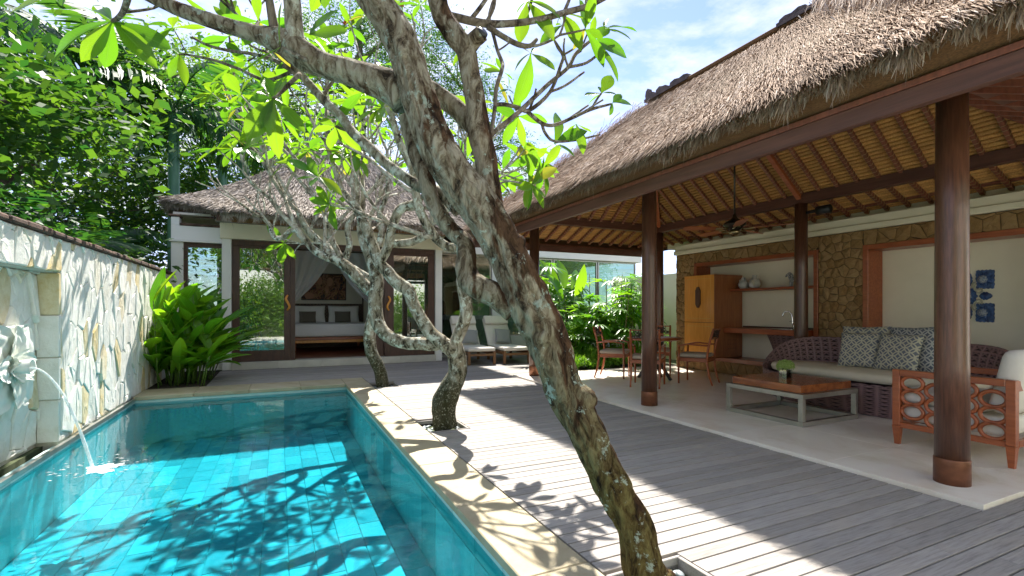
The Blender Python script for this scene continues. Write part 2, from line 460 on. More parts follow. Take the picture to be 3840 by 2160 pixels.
def m_thatch(name, cols):
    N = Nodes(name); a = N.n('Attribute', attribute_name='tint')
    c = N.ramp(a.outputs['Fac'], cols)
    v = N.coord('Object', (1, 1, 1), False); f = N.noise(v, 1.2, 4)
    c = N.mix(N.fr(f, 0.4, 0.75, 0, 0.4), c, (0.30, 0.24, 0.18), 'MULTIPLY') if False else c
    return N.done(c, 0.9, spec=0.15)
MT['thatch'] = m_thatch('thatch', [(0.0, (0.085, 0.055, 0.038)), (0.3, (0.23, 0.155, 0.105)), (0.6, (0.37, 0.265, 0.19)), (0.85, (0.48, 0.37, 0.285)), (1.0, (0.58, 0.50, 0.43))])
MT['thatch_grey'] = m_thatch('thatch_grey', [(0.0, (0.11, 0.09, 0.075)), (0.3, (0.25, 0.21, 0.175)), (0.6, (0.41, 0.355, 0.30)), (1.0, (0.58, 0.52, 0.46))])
MT['thatch_core'] = simple('thatch_core', (0.12, 0.085, 0.05), (0.24, 0.17, 0.10), 30, 0.95, (1, 1, 1), 0.8, 60)
MT['straw_edge'] = simple('straw_edge', (0.085, 0.040, 0.014), (0.19, 0.095, 0.034), 60, 0.9, (1, 1, 6), 0.8, 90)
MT['reed'] = simple('reed_roll', (0.42, 0.20, 0.052), (0.62, 0.34, 0.105), 30, 0.7, (2, 2, 2), 0.8, 45, vary=0.12)
MT['rafter'] = simple('rafter_wood', (0.17, 0.055, 0.030), (0.26, 0.085, 0.045), 5, 0.5, (6, 6, 1), 0.2, 40, vary=0.12)
MT['cord'] = simple('rafter_cord', (0.42, 0.29, 0.15), (0.5, 0.36, 0.2), 8, 0.8)
def m_bark(name, dark, mid, pale, lich, ls, foot=None):
    N = Nodes(name); v = N.coord('Object', (1, 1, 0.4), False); w = N.coord('Object', (1, 1, 1), False)
    f = N.noise(v, 16, 9, 0.7, 0.6); g = N.noise(w, 7, 8, 0.65); h = N.noise(w, ls, 8, 0.7, 0.3); k = N.noise(w, 55, 4)
    c = N.ramp(f, [(0.40, dark), (0.48, mid), (0.60, pale)])
    c = N.mix(N.fr(g, 0.55, 0.66, 0, 0.9), c, tuple(x * 1.25 for x in mid))
    lic = N.mix(N.fr(k, 0.35, 0.65), lich, tuple(min(1, x * 1.25) for x in lich))
    c = N.mix(N.fr(h, 0.54, 0.60, 0, 0.95), c, lic)
    if foot:
        sp = N.n('SeparateXYZ'); N.l(w, sp.inputs[0]); lo_ = N.fr(N.math('ADD', sp.outputs['Z'], N.math('MULTIPLY', g, 0.5)), 0.75, 1.15, 0.93, 0)
        c = N.mix(lo_, c, N.mix(N.fr(k, 0.56, 0.66), foot, (0.30, 0.31, 0.24)))
    hh = N.math('ADD', f, N.math('MULTIPLY', h, 0.5)); N.bump(hh, 1.0, 0.03)
    return N.done(c, 0.92, spec=0.15)
def m_trunk():
    """old frangipani bark: pale plates and fissures above, mossy brown towards the ground, wet dark streaks down one side"""
    N = Nodes('frangipani_bark'); v = N.coord('Object', (1, 1, 0.35), False); w = N.coord('Object', (1, 1, 1), False)
    f = N.noise(v, 20, 10, 0.72, 0.8); g = N.noise(v, 5.5, 6, 0.6, 0.8); h = N.noise(w, 11, 8, 0.72, 0.3); k = N.noise(w, 60, 4)
    sp = N.n('SeparateXYZ'); N.l(w, sp.inputs[0]); low = N.fr(sp.outputs['Z'], 0.6, 1.6, 1, 0)
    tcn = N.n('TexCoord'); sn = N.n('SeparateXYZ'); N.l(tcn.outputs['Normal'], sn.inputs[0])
    pale = N.ramp(f, [(0.36, (0.030, 0.021, 0.014)), (0.45, (0.17, 0.13, 0.085)), (0.56, (0.36, 0.32, 0.24)), (0.70, (0.47, 0.44, 0.36))])
    moss = N.ramp(f, [(0.38, (0.014, 0.009, 0.005)), (0.48, (0.09, 0.062, 0.020)), (0.60, (0.17, 0.14, 0.052)), (0.74, (0.26, 0.20, 0.085))])
    c = N.mix(low, pale, moss)
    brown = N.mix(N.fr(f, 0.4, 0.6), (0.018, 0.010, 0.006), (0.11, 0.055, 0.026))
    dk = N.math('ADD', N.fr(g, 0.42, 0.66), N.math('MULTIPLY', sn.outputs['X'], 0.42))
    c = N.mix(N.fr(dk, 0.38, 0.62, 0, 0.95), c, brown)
    lic = N.mix(N.fr(k, 0.35, 0.65), (0.34, 0.42, 0.35), (0.48, 0.54, 0.46))
    c = N.mix(N.fr(h, 0.585, 0.625, 0, 0.9), c, lic)
    hh = N.math('ADD', f, N.math('MULTIPLY', h, 0.35)); N.bump(hh, 1.0, 0.035)
    return N.done(c, 0.92, spec=0.15)
MT['bark_near'] = m_trunk()
MT['bark_mid'] = m_bark('lichen_bark', (0.028, 0.022, 0.015), (0.22, 0.19, 0.13), (0.46, 0.43, 0.35), (0.52, 0.55, 0.47), 11, (0.030, 0.032, 0.014))
MT['bark_twig'] = m_bark('grey_twig_bark', (0.12, 0.10, 0.075), (0.34, 0.30, 0.235), (0.52, 0.48, 0.40), (0.58, 0.58, 0.50), 14)
MT['bark_dark'] = m_bark('brown_twig_bark', (0.05, 0.038, 0.028), (0.15, 0.12, 0.09), (0.25, 0.21, 0.165), (0.3, 0.29, 0.25), 14)
MT['bark_tree'] = simple('tree_bark', (0.05, 0.038, 0.026), (0.16, 0.13, 0.095), 9, 0.95, (1, 1, 0.3), 0.8, 25)
def m_leaf(name, c1, c2, t1, t2, mixf=0.5, rough=0.4, attr=False, veins=False, yellow=None):
    N = Nodes(name); t = N.t
    if attr: a = N.n('Attribute', attribute_name='tint'); r = a.outputs['Fac']
    else: oi = N.n('ObjectInfo'); r = oi.outputs['Random']
    c = N.ramp(r, [(0.0, c1), (1.0, c2)]); tl = N.ramp(r, [(0.0, t1), (1.0, t2)])
    if yellow:
        c = N.mix(N.fr(r, 0.95, 0.97), c, yellow); tl = N.mix(N.fr(r, 0.95, 0.97), tl, tuple(min(1, x * 1.6) for x in yellow))
    if veins:
        uv = N.n('TexCoord'); sp = N.n('SeparateXYZ'); N.l(uv.outputs['UV'], sp.inputs[0])
        mid = N.math('ABSOLUTE', N.math('SUBTRACT', sp.outputs['X'], 0.5))
        rib = N.fr(mid, 0.012, 0.035, 1, 0)
        lat = N.math('SINE', N.math('MULTIPLY', N.math('SUBTRACT', sp.outputs['Y'], N.math('MULTIPLY', mid, 0.35)), 130))
        lat = N.fr(lat, 0.8, 1.0, 0, 0.35)
        vv = N.math('MAXIMUM', N.math('MULTIPLY', rib, 0.8), lat)
        c = N.mix(vv, c, tuple(min(1, x * 2.2 + 0.02) for x in c2)); tl = N.mix(N.math('MULTIPLY', rib, 0.5), tl, c2)
        N.bump(vv, 0.3, 0.004)
    N.done(c, rough, spec=0.4)
    td = N.n('BsdfTranslucent'); N.l(tl, td.inputs['Color'])
    mx_ = N.n('MixShader'); mx_.inputs[0].default_value = mixf
    N.l(N.b.outputs[0], mx_.inputs[1]); N.l(td.outputs[0], mx_.inputs[2]); N.l(mx_.outputs[0], N.out.inputs['Surface'])
    return N.m
MT['leaf_frangi'] = m_leaf('frangipani_leaf', (0.05, 0.14, 0.018), (0.10, 0.21, 0.02), (0.13, 0.36, 0.01), (0.28, 0.46, 0.012), 0.55, 0.3, veins=True, yellow=(0.24, 0.23, 0.02))
MT['leaf_helic'] = m_leaf('heliconia_leaf', (0.05, 0.17, 0.014), (0.14, 0.31, 0.02), (0.15, 0.48, 0.01), (0.42, 0.68, 0.014), 0.45, 0.28, veins=True)
MT['leaf_dark'] = m_leaf('dark_foliage', (0.010, 0.040, 0.022), (0.030, 0.095, 0.030), (0.012, 0.085, 0.020), (0.085, 0.26, 0.02), 0.35, 0.55, attr=True)
MT['leaf_mid'] = m_leaf('mid_foliage', (0.016, 0.065, 0.022), (0.060, 0.15, 0.025), (0.025, 0.14, 0.015), (0.17, 0.33, 0.015), 0.42, 0.58, attr=True)
MT['leaf_light'] = m_leaf('light_foliage', (0.045, 0.12, 0.018), (0.13, 0.23, 0.03), (0.16, 0.40, 0.015), (0.36, 0.48, 0.02), 0.48, 0.6, attr=True)
MT['leaf_palm'] = m_leaf('palm_leaflet', (0.014, 0.060, 0.034), (0.045, 0.135, 0.036), (0.025, 0.14, 0.025), (0.16, 0.38, 0.02), 0.38, 0.55, attr=True)
MT['leaf_rhapis'] = m_leaf('lady_palm_leaf', (0.045, 0.15, 0.018), (0.12, 0.28, 0.025), (0.16, 0.48, 0.015), (0.38, 0.66, 0.02), 0.45, 0.35)
MT['leaf_shrub'] = m_leaf('border_shrub_leaf', (0.05, 0.15, 0.02), (0.14, 0.29, 0.03), (0.16, 0.45, 0.015), (0.36, 0.62, 0.03), 0.4, 0.45, attr=True)
MT['stem_green'] = simple('green_stem', (0.06, 0.15, 0.02), (0.13, 0.22, 0.04), 6, 0.5)
MT['stem_brown'] = simple('cane_stem', (0.05, 0.06, 0.02), (0.14, 0.13, 0.05), 9, 0.7, (1, 1, 4))
MT['palm_trunk'] = simple('green_palm_shaft', (0.05, 0.17, 0.10), (0.10, 0.26, 0.15), 4, 0.4, (1, 1, 0.4), 0.05, 20)
MT['hydrangea'] = m_leaf('hydrangea_petal', (0.24, 0.36, 0.08), (0.42, 0.52, 0.18), (0.3, 0.5, 0.08), (0.5, 0.65, 0.2), 0.3, 0.6, attr=True)
MT['flower_red'] = simple('red_flower', (0.45, 0.03, 0.02), (0.6, 0.1, 0.06), 5, 0.5)
def m_wicker(name, c1, c2, hole, sx, sy):
    """open cane weave: strands crossing over and under with small dark eyes, laid by UV"""
    N = Nodes(name); tcx = N.n('TexCoord'); mp = N.n('VectorMath', operation='MULTIPLY'); mp.inputs[1].default_value = (sx, sy, 1); N.l(tcx.outputs['UV'], mp.inputs[0])
    sp = N.n('SeparateXYZ'); N.l(mp.outputs[0], sp.inputs[0])
    x = sp.outputs['X']; y = sp.outputs['Y']
    a = N.math('SINE', N.math('MULTIPLY', x, 2 * PI)); b = N.math('SINE', N.math('MULTIPLY', y, 2 * PI))
    d = N.math('SINE', N.math('MULTIPLY', N.math('ADD', x, y), 2 * PI)); e = N.math('SINE', N.math('MULTIPLY', N.math('SUBTRACT', x, y), 2 * PI))
    h = N.math('MAXIMUM', N.math('MAXIMUM', a, b), N.math('MULTIPLY', N.math('MAXIMUM', d, e), 0.9))
    c = N.ramp(N.fr(h, -0.35, 1.0), [(0.0, hole), (0.25, c1), (1.0, c2)])
    N.bump(h, 0.9, 0.012); return N.done(c, 0.5, spec=0.4)
MT['wicker'] = m_wicker('wicker_purple', (0.045, 0.026, 0.028), (0.13, 0.075, 0.075), (0.006, 0.004, 0.005), 1, 1)
MT['wicker_brown'] = simple('wicker_brown', (0.13, 0.062, 0.026), (0.27, 0.135, 0.055), 60, 0.55, (1, 1, 3), 0.8, 80)
def m_lattice(name, ground, line, k, w):
    """cushion print: interlocking circles"""
    N = Nodes(name); tcx = N.n('TexCoord')
    def ringset(off):
        mp = N.n('VectorMath', operation='MULTIPLY_ADD'); mp.inputs[1].default_value = (k, k, 0); mp.inputs[2].default_value = (off, off, 0); N.l(tcx.outputs['UV'], mp.inputs[0])
        fr_ = N.n('VectorMath', operation='FRACTION'); N.l(mp.outputs[0], fr_.inputs[0])
        sb = N.n('VectorMath', operation='SUBTRACT'); sb.inputs[1].default_value = (0.5, 0.5, 0); N.l(fr_.outputs[0], sb.inputs[0])
        ln = N.n('VectorMath', operation='LENGTH'); N.l(sb.outputs[0], ln.inputs[0])
        return N.fr(N.math('ABSOLUTE', N.math('SUBTRACT', ln.outputs['Value'], 0.5)), w * 0.7, w, 1, 0)
    f = N.math('MAXIMUM', ringset(0.0), ringset(0.5))
    c = N.mix(f, ground, line); v = N.coord('Object', (1, 1, 1)); N.bump(N.noise(v, 160, 3), 0.2, 0.003)
    return N.done(c, 0.95, spec=0.1)
MT['lattice'] = m_lattice('lattice_cushion', (0.155, 0.165, 0.20), (0.50, 0.47, 0.36), 4.2, 0.07)
MT['lattice_blue'] = m_lattice('lattice_cushion_blue', (0.125, 0.14, 0.175), (0.46, 0.46, 0.42), 5.0, 0.07)
MT['lattice_taupe'] = m_lattice('lattice_cushion_taupe', (0.12, 0.105, 0.09), (0.24, 0.22, 0.18), 5.0, 0.06)
def m_sheer(name, c, op):
    N = Nodes(name); t = N.t; N.done(c, 0.95, spec=0.1)
    tr = N.n('BsdfTransparent'); td = N.n('BsdfTranslucent'); td.inputs['Color'].default_value = (*c, 1)
    m1 = N.n('MixShader'); m1.inputs[0].default_value = 0.45; N.l(N.b.outputs[0], m1.inputs[1]); N.l(td.outputs[0], m1.inputs[2])
    m2 = N.n('MixShader'); m2.inputs[0].default_value = op; N.l(tr.outputs[0], m2.inputs[1]); N.l(m1.outputs[0], m2.inputs[2])
    N.l(m2.outputs[0], N.out.inputs['Surface']); return N.m
MT['net'] = m_sheer('mosquito_net', (0.84, 0.84, 0.88), 0.88)
MT['sheer'] = m_sheer('teal_sheer', (0.38, 0.62, 0.52), 0.8)

# ================================================================== the setting
g = G(); g.box(-400, -2.05, -400, 400, -3.0, -0.06); g.box(8.3, 400, -400, 400, -3.0, -0.06)
g.box(-2.05, 8.3, 9.45, 400, -3.0, -0.06); g.box(-2.05, 8.3, -400, -1.5, -3.0, -0.06); g.box(1.36, 8.3, -1.5, 9.45, -3.0, -0.06); g.box(-2.05, 1.36, -1.5, 0.0, -3.0, -0.06)
tag(g.build('ground', simple('ground_earth', (0.05, 0.07, 0.025), (0.10, 0.115, 0.05), 3, 0.95, bump=0.5, bs=12, rnd=False)), 'bare earth and low growth under the garden', kind='structure')

POOL = (-1.88, 1.04, 0.3, 8.72)       # x0 x1 y0 y1
FLOOR_Z = -0.70; WATER_Z = -0.10
pool = thing('pool', 'sunken swimming pool lined with pale green stone tiles', None, (-0.4, 4.5, 0), kind='structure')
g = G()
x0, x1, y0, y1 = POOL
g.box(x0 - 0.1, x1 + 0.25, y0 - 0.25, y1 + 0.25, FLOOR_Z - 0.3, FLOOR_Z - 0.012)
g.box(x0 - 0.1, x0 - 0.006, y0, y1, FLOOR_Z - 0.012, -0.07); g.box(x1 + 0.006, x1 + 0.25, y0, y1, FLOOR_Z - 0.012, -0.06)
g.box(x0 - 0.1, x1 + 0.25, y1 + 0.006, y1 + 0.25, FLOOR_Z - 0.012, -0.06); g.box(x0 - 0.1, x1 + 0.25, y0 - 0.25, y0 - 0.006, FLOOR_Z - 0.012, -0.06)
g.build('basin', MT['tile_dark'], pool)
# floor tiles, laid in long rows along the pool with staggered joints
tw, tl = 0.195, 0.39
tile_me = {}
def tile_mesh(w, l, h, m, key):
    k = (round(w, 3), round(l, 3), key)
    if k not in tile_me:
        me = G().box(-w / 2, w / 2, -l / 2, l / 2, -h, 0, 0.004).mesh('floor_tile'); me.materials.append(m); tile_me[k] = me
    return tile_me[k]
ncol = 15; cw = (x1 - x0) / ncol
for i in range(ncol):
    y = y0 + (0.0 if i % 2 else -tl / 2) + 1.6
    while y < y1:
        a, b = max(y, y0), min(y + tl, y1)
        if b - a > 0.03:
            o = inst('floor_tile', tile_mesh(cw - 0.006, b - a - 0.006, 0.012, MT['tile'], 't'), pool, Matrix.Translation((x0 + (i + 0.5) * cw, (a + b) / 2, FLOOR_Z)))
        y += tl
g = G().box(x0, x1, y0, y0 + 1.4, FLOOR_Z - 0.012, FLOOR_Z - 0.004); g.build('floor_sheet', MT['tile'], pool)
# wall tiles: two courses under the coping on the right and far sides, a step along the far end
for k in range(21):
    ya = y0 + k * 0.4
    for (za, zb, mm) in ((-0.20, -0.055, 'tile_dark'), (FLOOR_Z, -0.205, 'tile')):
        G().box(x1 - 0.0, x1 + 0.006, ya + 0.003, ya + 0.397, za + 0.003, zb, 0.0).build('wall_tile', MT[mm], pool)
for k in range(7):
    xa = x0 + k * 0.417
    G().box(xa + 0.003, xa + 0.414, y1, y1 + 0.006, -0.197, -0.055).build('wall_tile', MT['tile_dark'], pool)
    G().box(xa + 0.003, xa + 0.414, y1, y1 + 0.006, FLOOR_Z, -0.203).build('wall_tile', MT['tile'], pool)
for k in range(21):
    ya = y0 + k * 0.4
    G().box(x0 - 0.006, x0, ya + 0.003, ya + 0.397, FLOOR_Z, -0.085).build('wall_tile', MT['tile'], pool)
w = G().grid(lambda u, v: (x0 - 0.006 + u * (x1 - x0 + 0.012), y0 + v * (y1 + 0.006 - y0), WATER_Z), 4, 10).build('water', MT['water'])
tag(w, 'clear turquoise water filling the swimming pool', kind='structure')

cop = thing('pool_coping', 'cream stone coping slabs round the pool edge', None, (1.2, 4.5, 0), kind='structure')
y = 0.2; k = 0
while y < 9.42:
    L = 0.92; ye = min(y + L, 9.42)
    G().box(1.02, 1.388, y + 0.0015, ye - 0.0015, -0.058, 0.0, 0.006).build('coping_stone', MT['coping'], cop); y = ye
x = -1.9
while x < 1.01:
    xe = min(x + 0.74, 1.018)
    G().box(x + 0.0015, xe - 0.0015, 8.70, 9.42, -0.058, 0.0, 0.006).build('coping_stone', MT['coping'], cop); x = xe
# metal overflow strip at the foot of the stone wall
tag(G().box(-1.90, -1.865, 0.3, 8.70, -0.075, -0.03, 0.004).build('edge_strip', MT['steel']), 'thin pale metal strip along the foot of the stone wall', 'edge strip')

MT['sill_stone_pale'] = simple('pale_terrace_stone', (0.62, 0.59, 0.52), (0.70, 0.67, 0.60), 3, 0.8)
# timber deck -------------------------------------------------------
deck = thing('deck', 'weathered grey timber deck of long planks', None, (2.7, 5, 0), kind='structure')
PITS = [(1.392, 1.82, 1.42, 1.88), (1.392, 1.80, 4.90, 5.40), (1.392, 1.78, 8.04, 8.53)]
G().box(1.395, 3.97, 0.19, 1.42, -0.06, -0.035).build('joist_sheet', MT['soil'], deck)
for a, b in ((1.88, 4.90), (5.40, 8.04), (8.53, 9.43)): G().box(1.83, 3.97, a - 0.5, b + 0.5, -0.06, -0.035).build('joist_sheet', MT['soil'], deck); G().box(1.395, 1.829, a, b, -0.06, -0.035).build('joist_sheet', MT['soil'], deck)
G().box(-1.0, 6.2, 9.44, 12.6, -0.06, -0.035).build('joist_sheet', MT['soil'], deck)
tag(G().box(-2.2, 12, -3.6, 0.18, -0.05, -0.006).build('terrace', MT['sill_stone_pale']), 'pale stone terrace added behind the viewer to bounce sunlight into the pavilion', kind='structure')  # out-of-view paving added so sunlight bounces into the pavilion
tag(G().box(6.52, 12, 0.182, 1.49, -0.05, -0.006).build('side_terrace', MT['sill_stone_pale']), 'unseen pale stone terrace added beside the near end of the pavilion to bounce sunlight', kind='structure')  # also added out of view, for sun bounce at the near end
pitch = 0.105; y = 0.243; random.seed(3)
while y < 12.5:
    ya, yb = y + 0.005, y + pitch - 0.005; y += pitch
    xa, xb = 1.395, 3.972
    if yb > 9.425: xa, xb = -1.08, 6.2
    if yb > 11.6: xa = 3.66
    if ya > 8.36 and yb <= 9.425: xb = 5.34
    if yb < 1.50: xb = 6.5
    for (pa, pb, pc, pd) in PITS:
        if yb > pc - 0.02 and ya < pd + 0.02: xa = max(xa, pb + 0.03)
    dz = random.uniform(-0.002, 0.001)
    cuts = [xa, xb]
    if xb - xa > 2.0 and random.random() < 0.45: cuts.insert(1, random.uniform(xa + 0.7, xb - 0.7))
    if xb - xa > 4: cuts.insert(1, random.uniform(xa + 0.8, cuts[1] - 0.8))
    for ca, cb in zip(cuts, cuts[1:]):
        G().box(ca + 0.001, cb - 0.001, ya, yb, -0.028, dz, 0.0015).build('plank', MT['deck'], deck)
# tree pits with pebbles
def pebble_me(k):
    random.seed(50 + k); g = G(); n, m = 8, 4
    g.lathe([(0.0001, -0.5), (0.72, -0.36), (1.0, 0.0), (0.7, 0.38), (0.0001, 0.5)], n=n)
    me = g.mesh('pebble', True); me.materials.append(MT['pebble']); return me
PEB = [pebble_me(k) for k in range(1)]
for i, (pa, pb, pc, pd) in enumerate(PITS):
    lab = ('square pit with grey pebbles round the nearest leaning trunk', 'square pit of grey pebbles round the dark mossy trunk by the pool', 'square pit of pale pebbles round the farthest slim trunk')[i]
    t = thing('tree_pit', lab, 'tree pit', ((pa + pb) / 2, (pc + pd) / 2, -0.1), group='tree pits in the deck')
    G().box(pa, pb, pc, pd, -0.14, -0.10).build('soil', MT['soil'], t)
    f = [(pa, pb + 0.022, pc - 0.02, pc), (pa, pb + 0.022, pd, pd + 0.02), (pb, pb + 0.022, pc, pd)]
    for (a, b, c, d) in f: G().box(a, b, c, d, -0.13, 0.001, 0.003).build('edge_board', MT['deck'], t)
    random.seed(20 + i); cx, cy_ = ((1.50, 1.66), (1.62, 5.12), (1.53, 8.26))[i]
    for q in range(95):
        x, y = random.uniform(pa + 0.03, pb - 0.03), random.uniform(pc + 0.03, pd - 0.03)
        if math.hypot(x - cx, y - cy_) < 0.115: continue
        s_ = random.uniform(0.018, 0.034)
        M = Matrix.Translation((x, y, -0.085 + random.uniform(0, 0.045))) @ Matrix.Rotation(random.uniform(0, 6.3), 4, 'Z') @ Matrix.Rotation(random.uniform(-0.4, 0.4), 4, 'X') @ Matrix.Diagonal((s_ * 1.3, s_ * 0.9, s_, 1))
        inst('pebble', PEB[0], t, M)

# pavilion floor ---------------------------------------------------
pf = thing('pavilion_floor', 'raised cream marble floor of the open pavilion', None, (5.8, 4.9, 0), kind='structure')
xs = [3.98, 4.9, 5.84, 6.78, 7.75]; ys = [1.505 + k * 0.978 for k in range(8)]
for a, b in zip(xs, xs[1:]):
    for c, d in zip(ys, ys[1:]): G().box(a + 0.0008, b - 0.0008, c + 0.0008, d - 0.0008, -0.03, 0.03, 0.002).build('floor_slab', MT['marble'], pf)
G().box(3.99, 7.74, 1.515, 8.34, -0.06, -0.03).build('floor_bed', MT['mortar'], pf)

# ================================================================== stones
def clip(poly, px, py, nx, ny):
    """keep the side of the line through p where (q-p).n <= 0"""
    out = []
    for i in range(len(poly)):
        a, b = poly[i], poly[(i + 1) % len(poly)]
        da = (a[0] - px) * nx + (a[1] - py) * ny; db = (b[0] - px) * nx + (b[1] - py) * ny
        if da <= 0: out.append(a)
        if (da < 0 < db) or (db < 0 < da):
            t = da / (da - db); out.append((a[0] + (b[0] - a[0]) * t, a[1] + (b[1] - a[1]) * t))
    return out
def cells(rect, nx, ny, jit, aspect, seed):
    """irregular stone outlines filling a rectangle (u across, v up)"""
    random.seed(seed); u0, u1, v0, v1 = rect; pts = []
    for j in range(-1, ny + 1):
        for i in range(-1, nx + 1):
            pts.append((u0 + (i + 0.5 + (0.5 if j % 2 else 0) + random.uniform(-jit, jit)) * (u1 - u0) / nx, v0 + (j + 0.5 + random.uniform(-jit, jit)) * (v1 - v0) / ny))
    res = []
    for i, p in enumerate(pts):
        poly = [(u0, v0), (u1, v0), (u1, v1), (u0, v1)]
        near = sorted(pts, key=lambda q: (q[0] - p[0]) ** 2 + ((q[1] - p[1]) * aspect) ** 2)[1:17]
        for q in near:
            dx, dy = q[0] - p[0], (q[1] - p[1]) * aspect * aspect
            poly = clip(poly, (p[0] + q[0]) / 2, (p[1] + q[1]) / 2, dx, dy)
            if len(poly) < 3: break
        if len(poly) < 3: continue
        A = 0.5 * sum(poly[k][0] * poly[(k + 1) % len(poly)][1] - poly[(k + 1) % len(poly)][0] * poly[k][1] for k in range(len(poly)))
        if abs(A) < 0.0012: continue
        res.append(poly)
    return res
def stone(poly, gap, h, rough, mp, name, m, parent, seed, dome=0.0):
    """one stone: outline shrunk by the joint, a broken proud face"""
    random.seed(seed); cx = sum(p[0] for p in poly) / len(poly); cy_ = sum(p[1] for p in poly) / len(poly)
    ring = []
    for k in range(len(poly)):
        a, b = poly[k], poly[(k + 1) % len(poly)]
        ring.append(a)
        if math.hypot(b[0] - a[0], b[1] - a[1]) > 0.07: ring.append(((a[0] + b[0]) / 2 + random.uniform(-1, 1) * gap * 0.5, (a[1] + b[1]) / 2 + random.uniform(-1, 1) * gap * 0.5))
    size = max(math.hypot(p[0] - cx, p[1] - cy_) for p in ring)
    def shrink(p, d):
        L = math.hypot(p[0] - cx, p[1] - cy_); k = max(0.2, (L - d) / max(L, 1e-6)); return (cx + (p[0] - cx) * k, cy_ + (p[1] - cy_) * k)
    n = len(ring); vv = []; fs = []; tilt = (random.uniform(-1, 1) * rough, random.uniform(-1, 1) * rough)
    def hh(p, base): return base + (p[0] - cx) * tilt[0] + (p[1] - cy_) * tilt[1] + random.uniform(-1, 1) * rough * 0.06
    for d, base in ((gap, None), (gap * 1.05, h * 0.62), (gap + min(0.012, size * 0.14), h), (gap + size * 0.5, h + dome)):
        for p in ring:
            q = shrink(p, d); vv.append((q[0], q[1], 0.0 if base is None else max(0.004, hh(q, base))))
    vv.append((cx, cy_, hh((cx, cy_), h + dome * 1.3)))
    for r in range(3):
        for k in range(n): fs.append((r * n + k, r * n + (k + 1) % n, (r + 1) * n + (k + 1) % n, (r + 1) * n + k))
    for k in range(n): fs.append((3 * n + k, 3 * n + (k + 1) % n, 4 * n))
    g = G(); g.add([mp(*p) for p in vv], fs); return g.build(name, m, parent)

# ================================================================== boundary wall with fountain (left)
wall = thing('boundary_wall', 'tall white split-stone garden wall along the left of the pool', 'wall', (-2.0, 7, 0))
WX = -1.935
RC = (4.35, 6.19, 1.61)      # recess y0, y1, top
g = G(); g.box(-2.25, WX, 2.6, RC[0], -0.3, 1.94); g.box(-2.25, WX, RC[1], 12.7, -0.3, 1.94); g.box(-2.25, WX, RC[0], RC[1], RC[2], 1.94); g.box(-2.25, -2.10, RC[0], RC[1], -0.3, RC[2])
g.build('backing', MT['mortar'], wall)
k = 0
for rect, nx, ny, sd in (((2.6, RC[0], -0.03, 1.935), 9, 5, 1), ((RC[1] + 0.02, 10.2, -0.03, 1.935), 21, 5, 2), ((10.2, 12.7, -0.03, 1.935), 13, 5, 3), ((RC[0], RC[1] + 0.02, RC[2] + 0.005, 1.935), 8, 1, 4)):
    for p in cells(rect, nx, ny, 0.40, 0.55, sd):
        k += 1; stone(p, 0.004, random.uniform(0.012, 0.030), 0.045, lambda a, b, c: (WX + c, a, b), 'stone', MT['limestone'], wall, k)
for p in cells((RC[0], RC[1] - 0.03, -0.03, RC[2]), 8, 4, 0.36, 0.55, 9):
    k += 1; stone(p, 0.006, random.uniform(0.016, 0.045), 0.09, lambda a, b, c: (-2.10 + c, a, b), 'stone', MT['limestone'], wall, k)
# dressed quoins down the recess edge
for j in range(4):
    za = -0.03 + j * 0.41
    G().box(-2.09, WX + 0.012, RC[1] - 0.02, RC[1] + 0.055 + 0.03 * (j % 2), za + 0.004, za + 0.404, 0.006).build('quoin', MT['limestone'], wall)
# cap course of dark bricks
y = 2.6; random.seed(5)
while y < 12.7:
    L = random.uniform(0.20, 0.30)
    G().box(-2.30, -1.885 + random.uniform(-0.008, 0.008), y + 0.003, y + L - 0.003, 1.942, 2.0 + random.uniform(-0.012, 0.006), 0.014).build('cap_brick', MT['cap'], wall); y += L

# carved flower fountain
ft = thing('flower_fountain', 'carved pale stone flower panel with a water spout', 'fountain', (-2.0, 5.37, 0.44))
def fx(a, b, c): return (-2.06 + c, 5.37 + a, 0.78 + b)     # a along wall, b up, c out
G().box(-2.06, -2.0, 5.035, 5.705, 0.445, 1.115, 0.012).build('panel', MT['carved'], ft)
def petal(L, W, ang, lift, curl, name, c0=0.06, base=0.04, cup=0.05):
    ca, sa = math.cos(ang), math.sin(ang); g = G()
    def fn(u, v):
        t = base + v * L; w_ = (u - 0.5) * 2 * W * (math.sin(PI * min(1, 0.12 + v * 0.86)) ** 0.7)
        out = c0 + lift * math.sin(v * PI * 0.75) + curl * v * v + cup * (2 * u - 1) ** 2 + 0.014 * abs(math.sin((u - 0.5) * 9)) * (1 - v * 0.5) + 0.007 * abs(math.sin(v * 11 + abs(u - 0.5) * 8))
        return fx(ca * t - sa * w_, sa * t + ca * w_, out)
    g.grid(fn, 18, 26); g.build(name, MT['carved'], ft, True)
for q in range(4): petal(0.42, 0.17, PI / 4 + q * PI / 2, 0.03, -0.015, 'corner_petal', 0.06, 0.04, 0.015)
for q in range(4): petal(0.30, 0.11, q * PI / 2, 0.04, 0.0, 'side_petal', 0.075, 0.04, 0.015)
for q in range(5): petal(0.13, 0.07, 0.3 + q * 2 * PI / 5, 0.02, 0.10, 'spout_petal', 0.08, 0.02, -0.02)
g = G(); g.lathe([(0.05, 0.05), (0.045, 0.12), (0.065, 0.22), (0.055, 0.215), (0.02, 0.12)], n=14, M=Matrix.Translation((-2.06, 5.37, 0.78)) @ Matrix.Rotation(PI / 2, 4, 'Y')); g.build('spout', MT['carved'], ft, True)
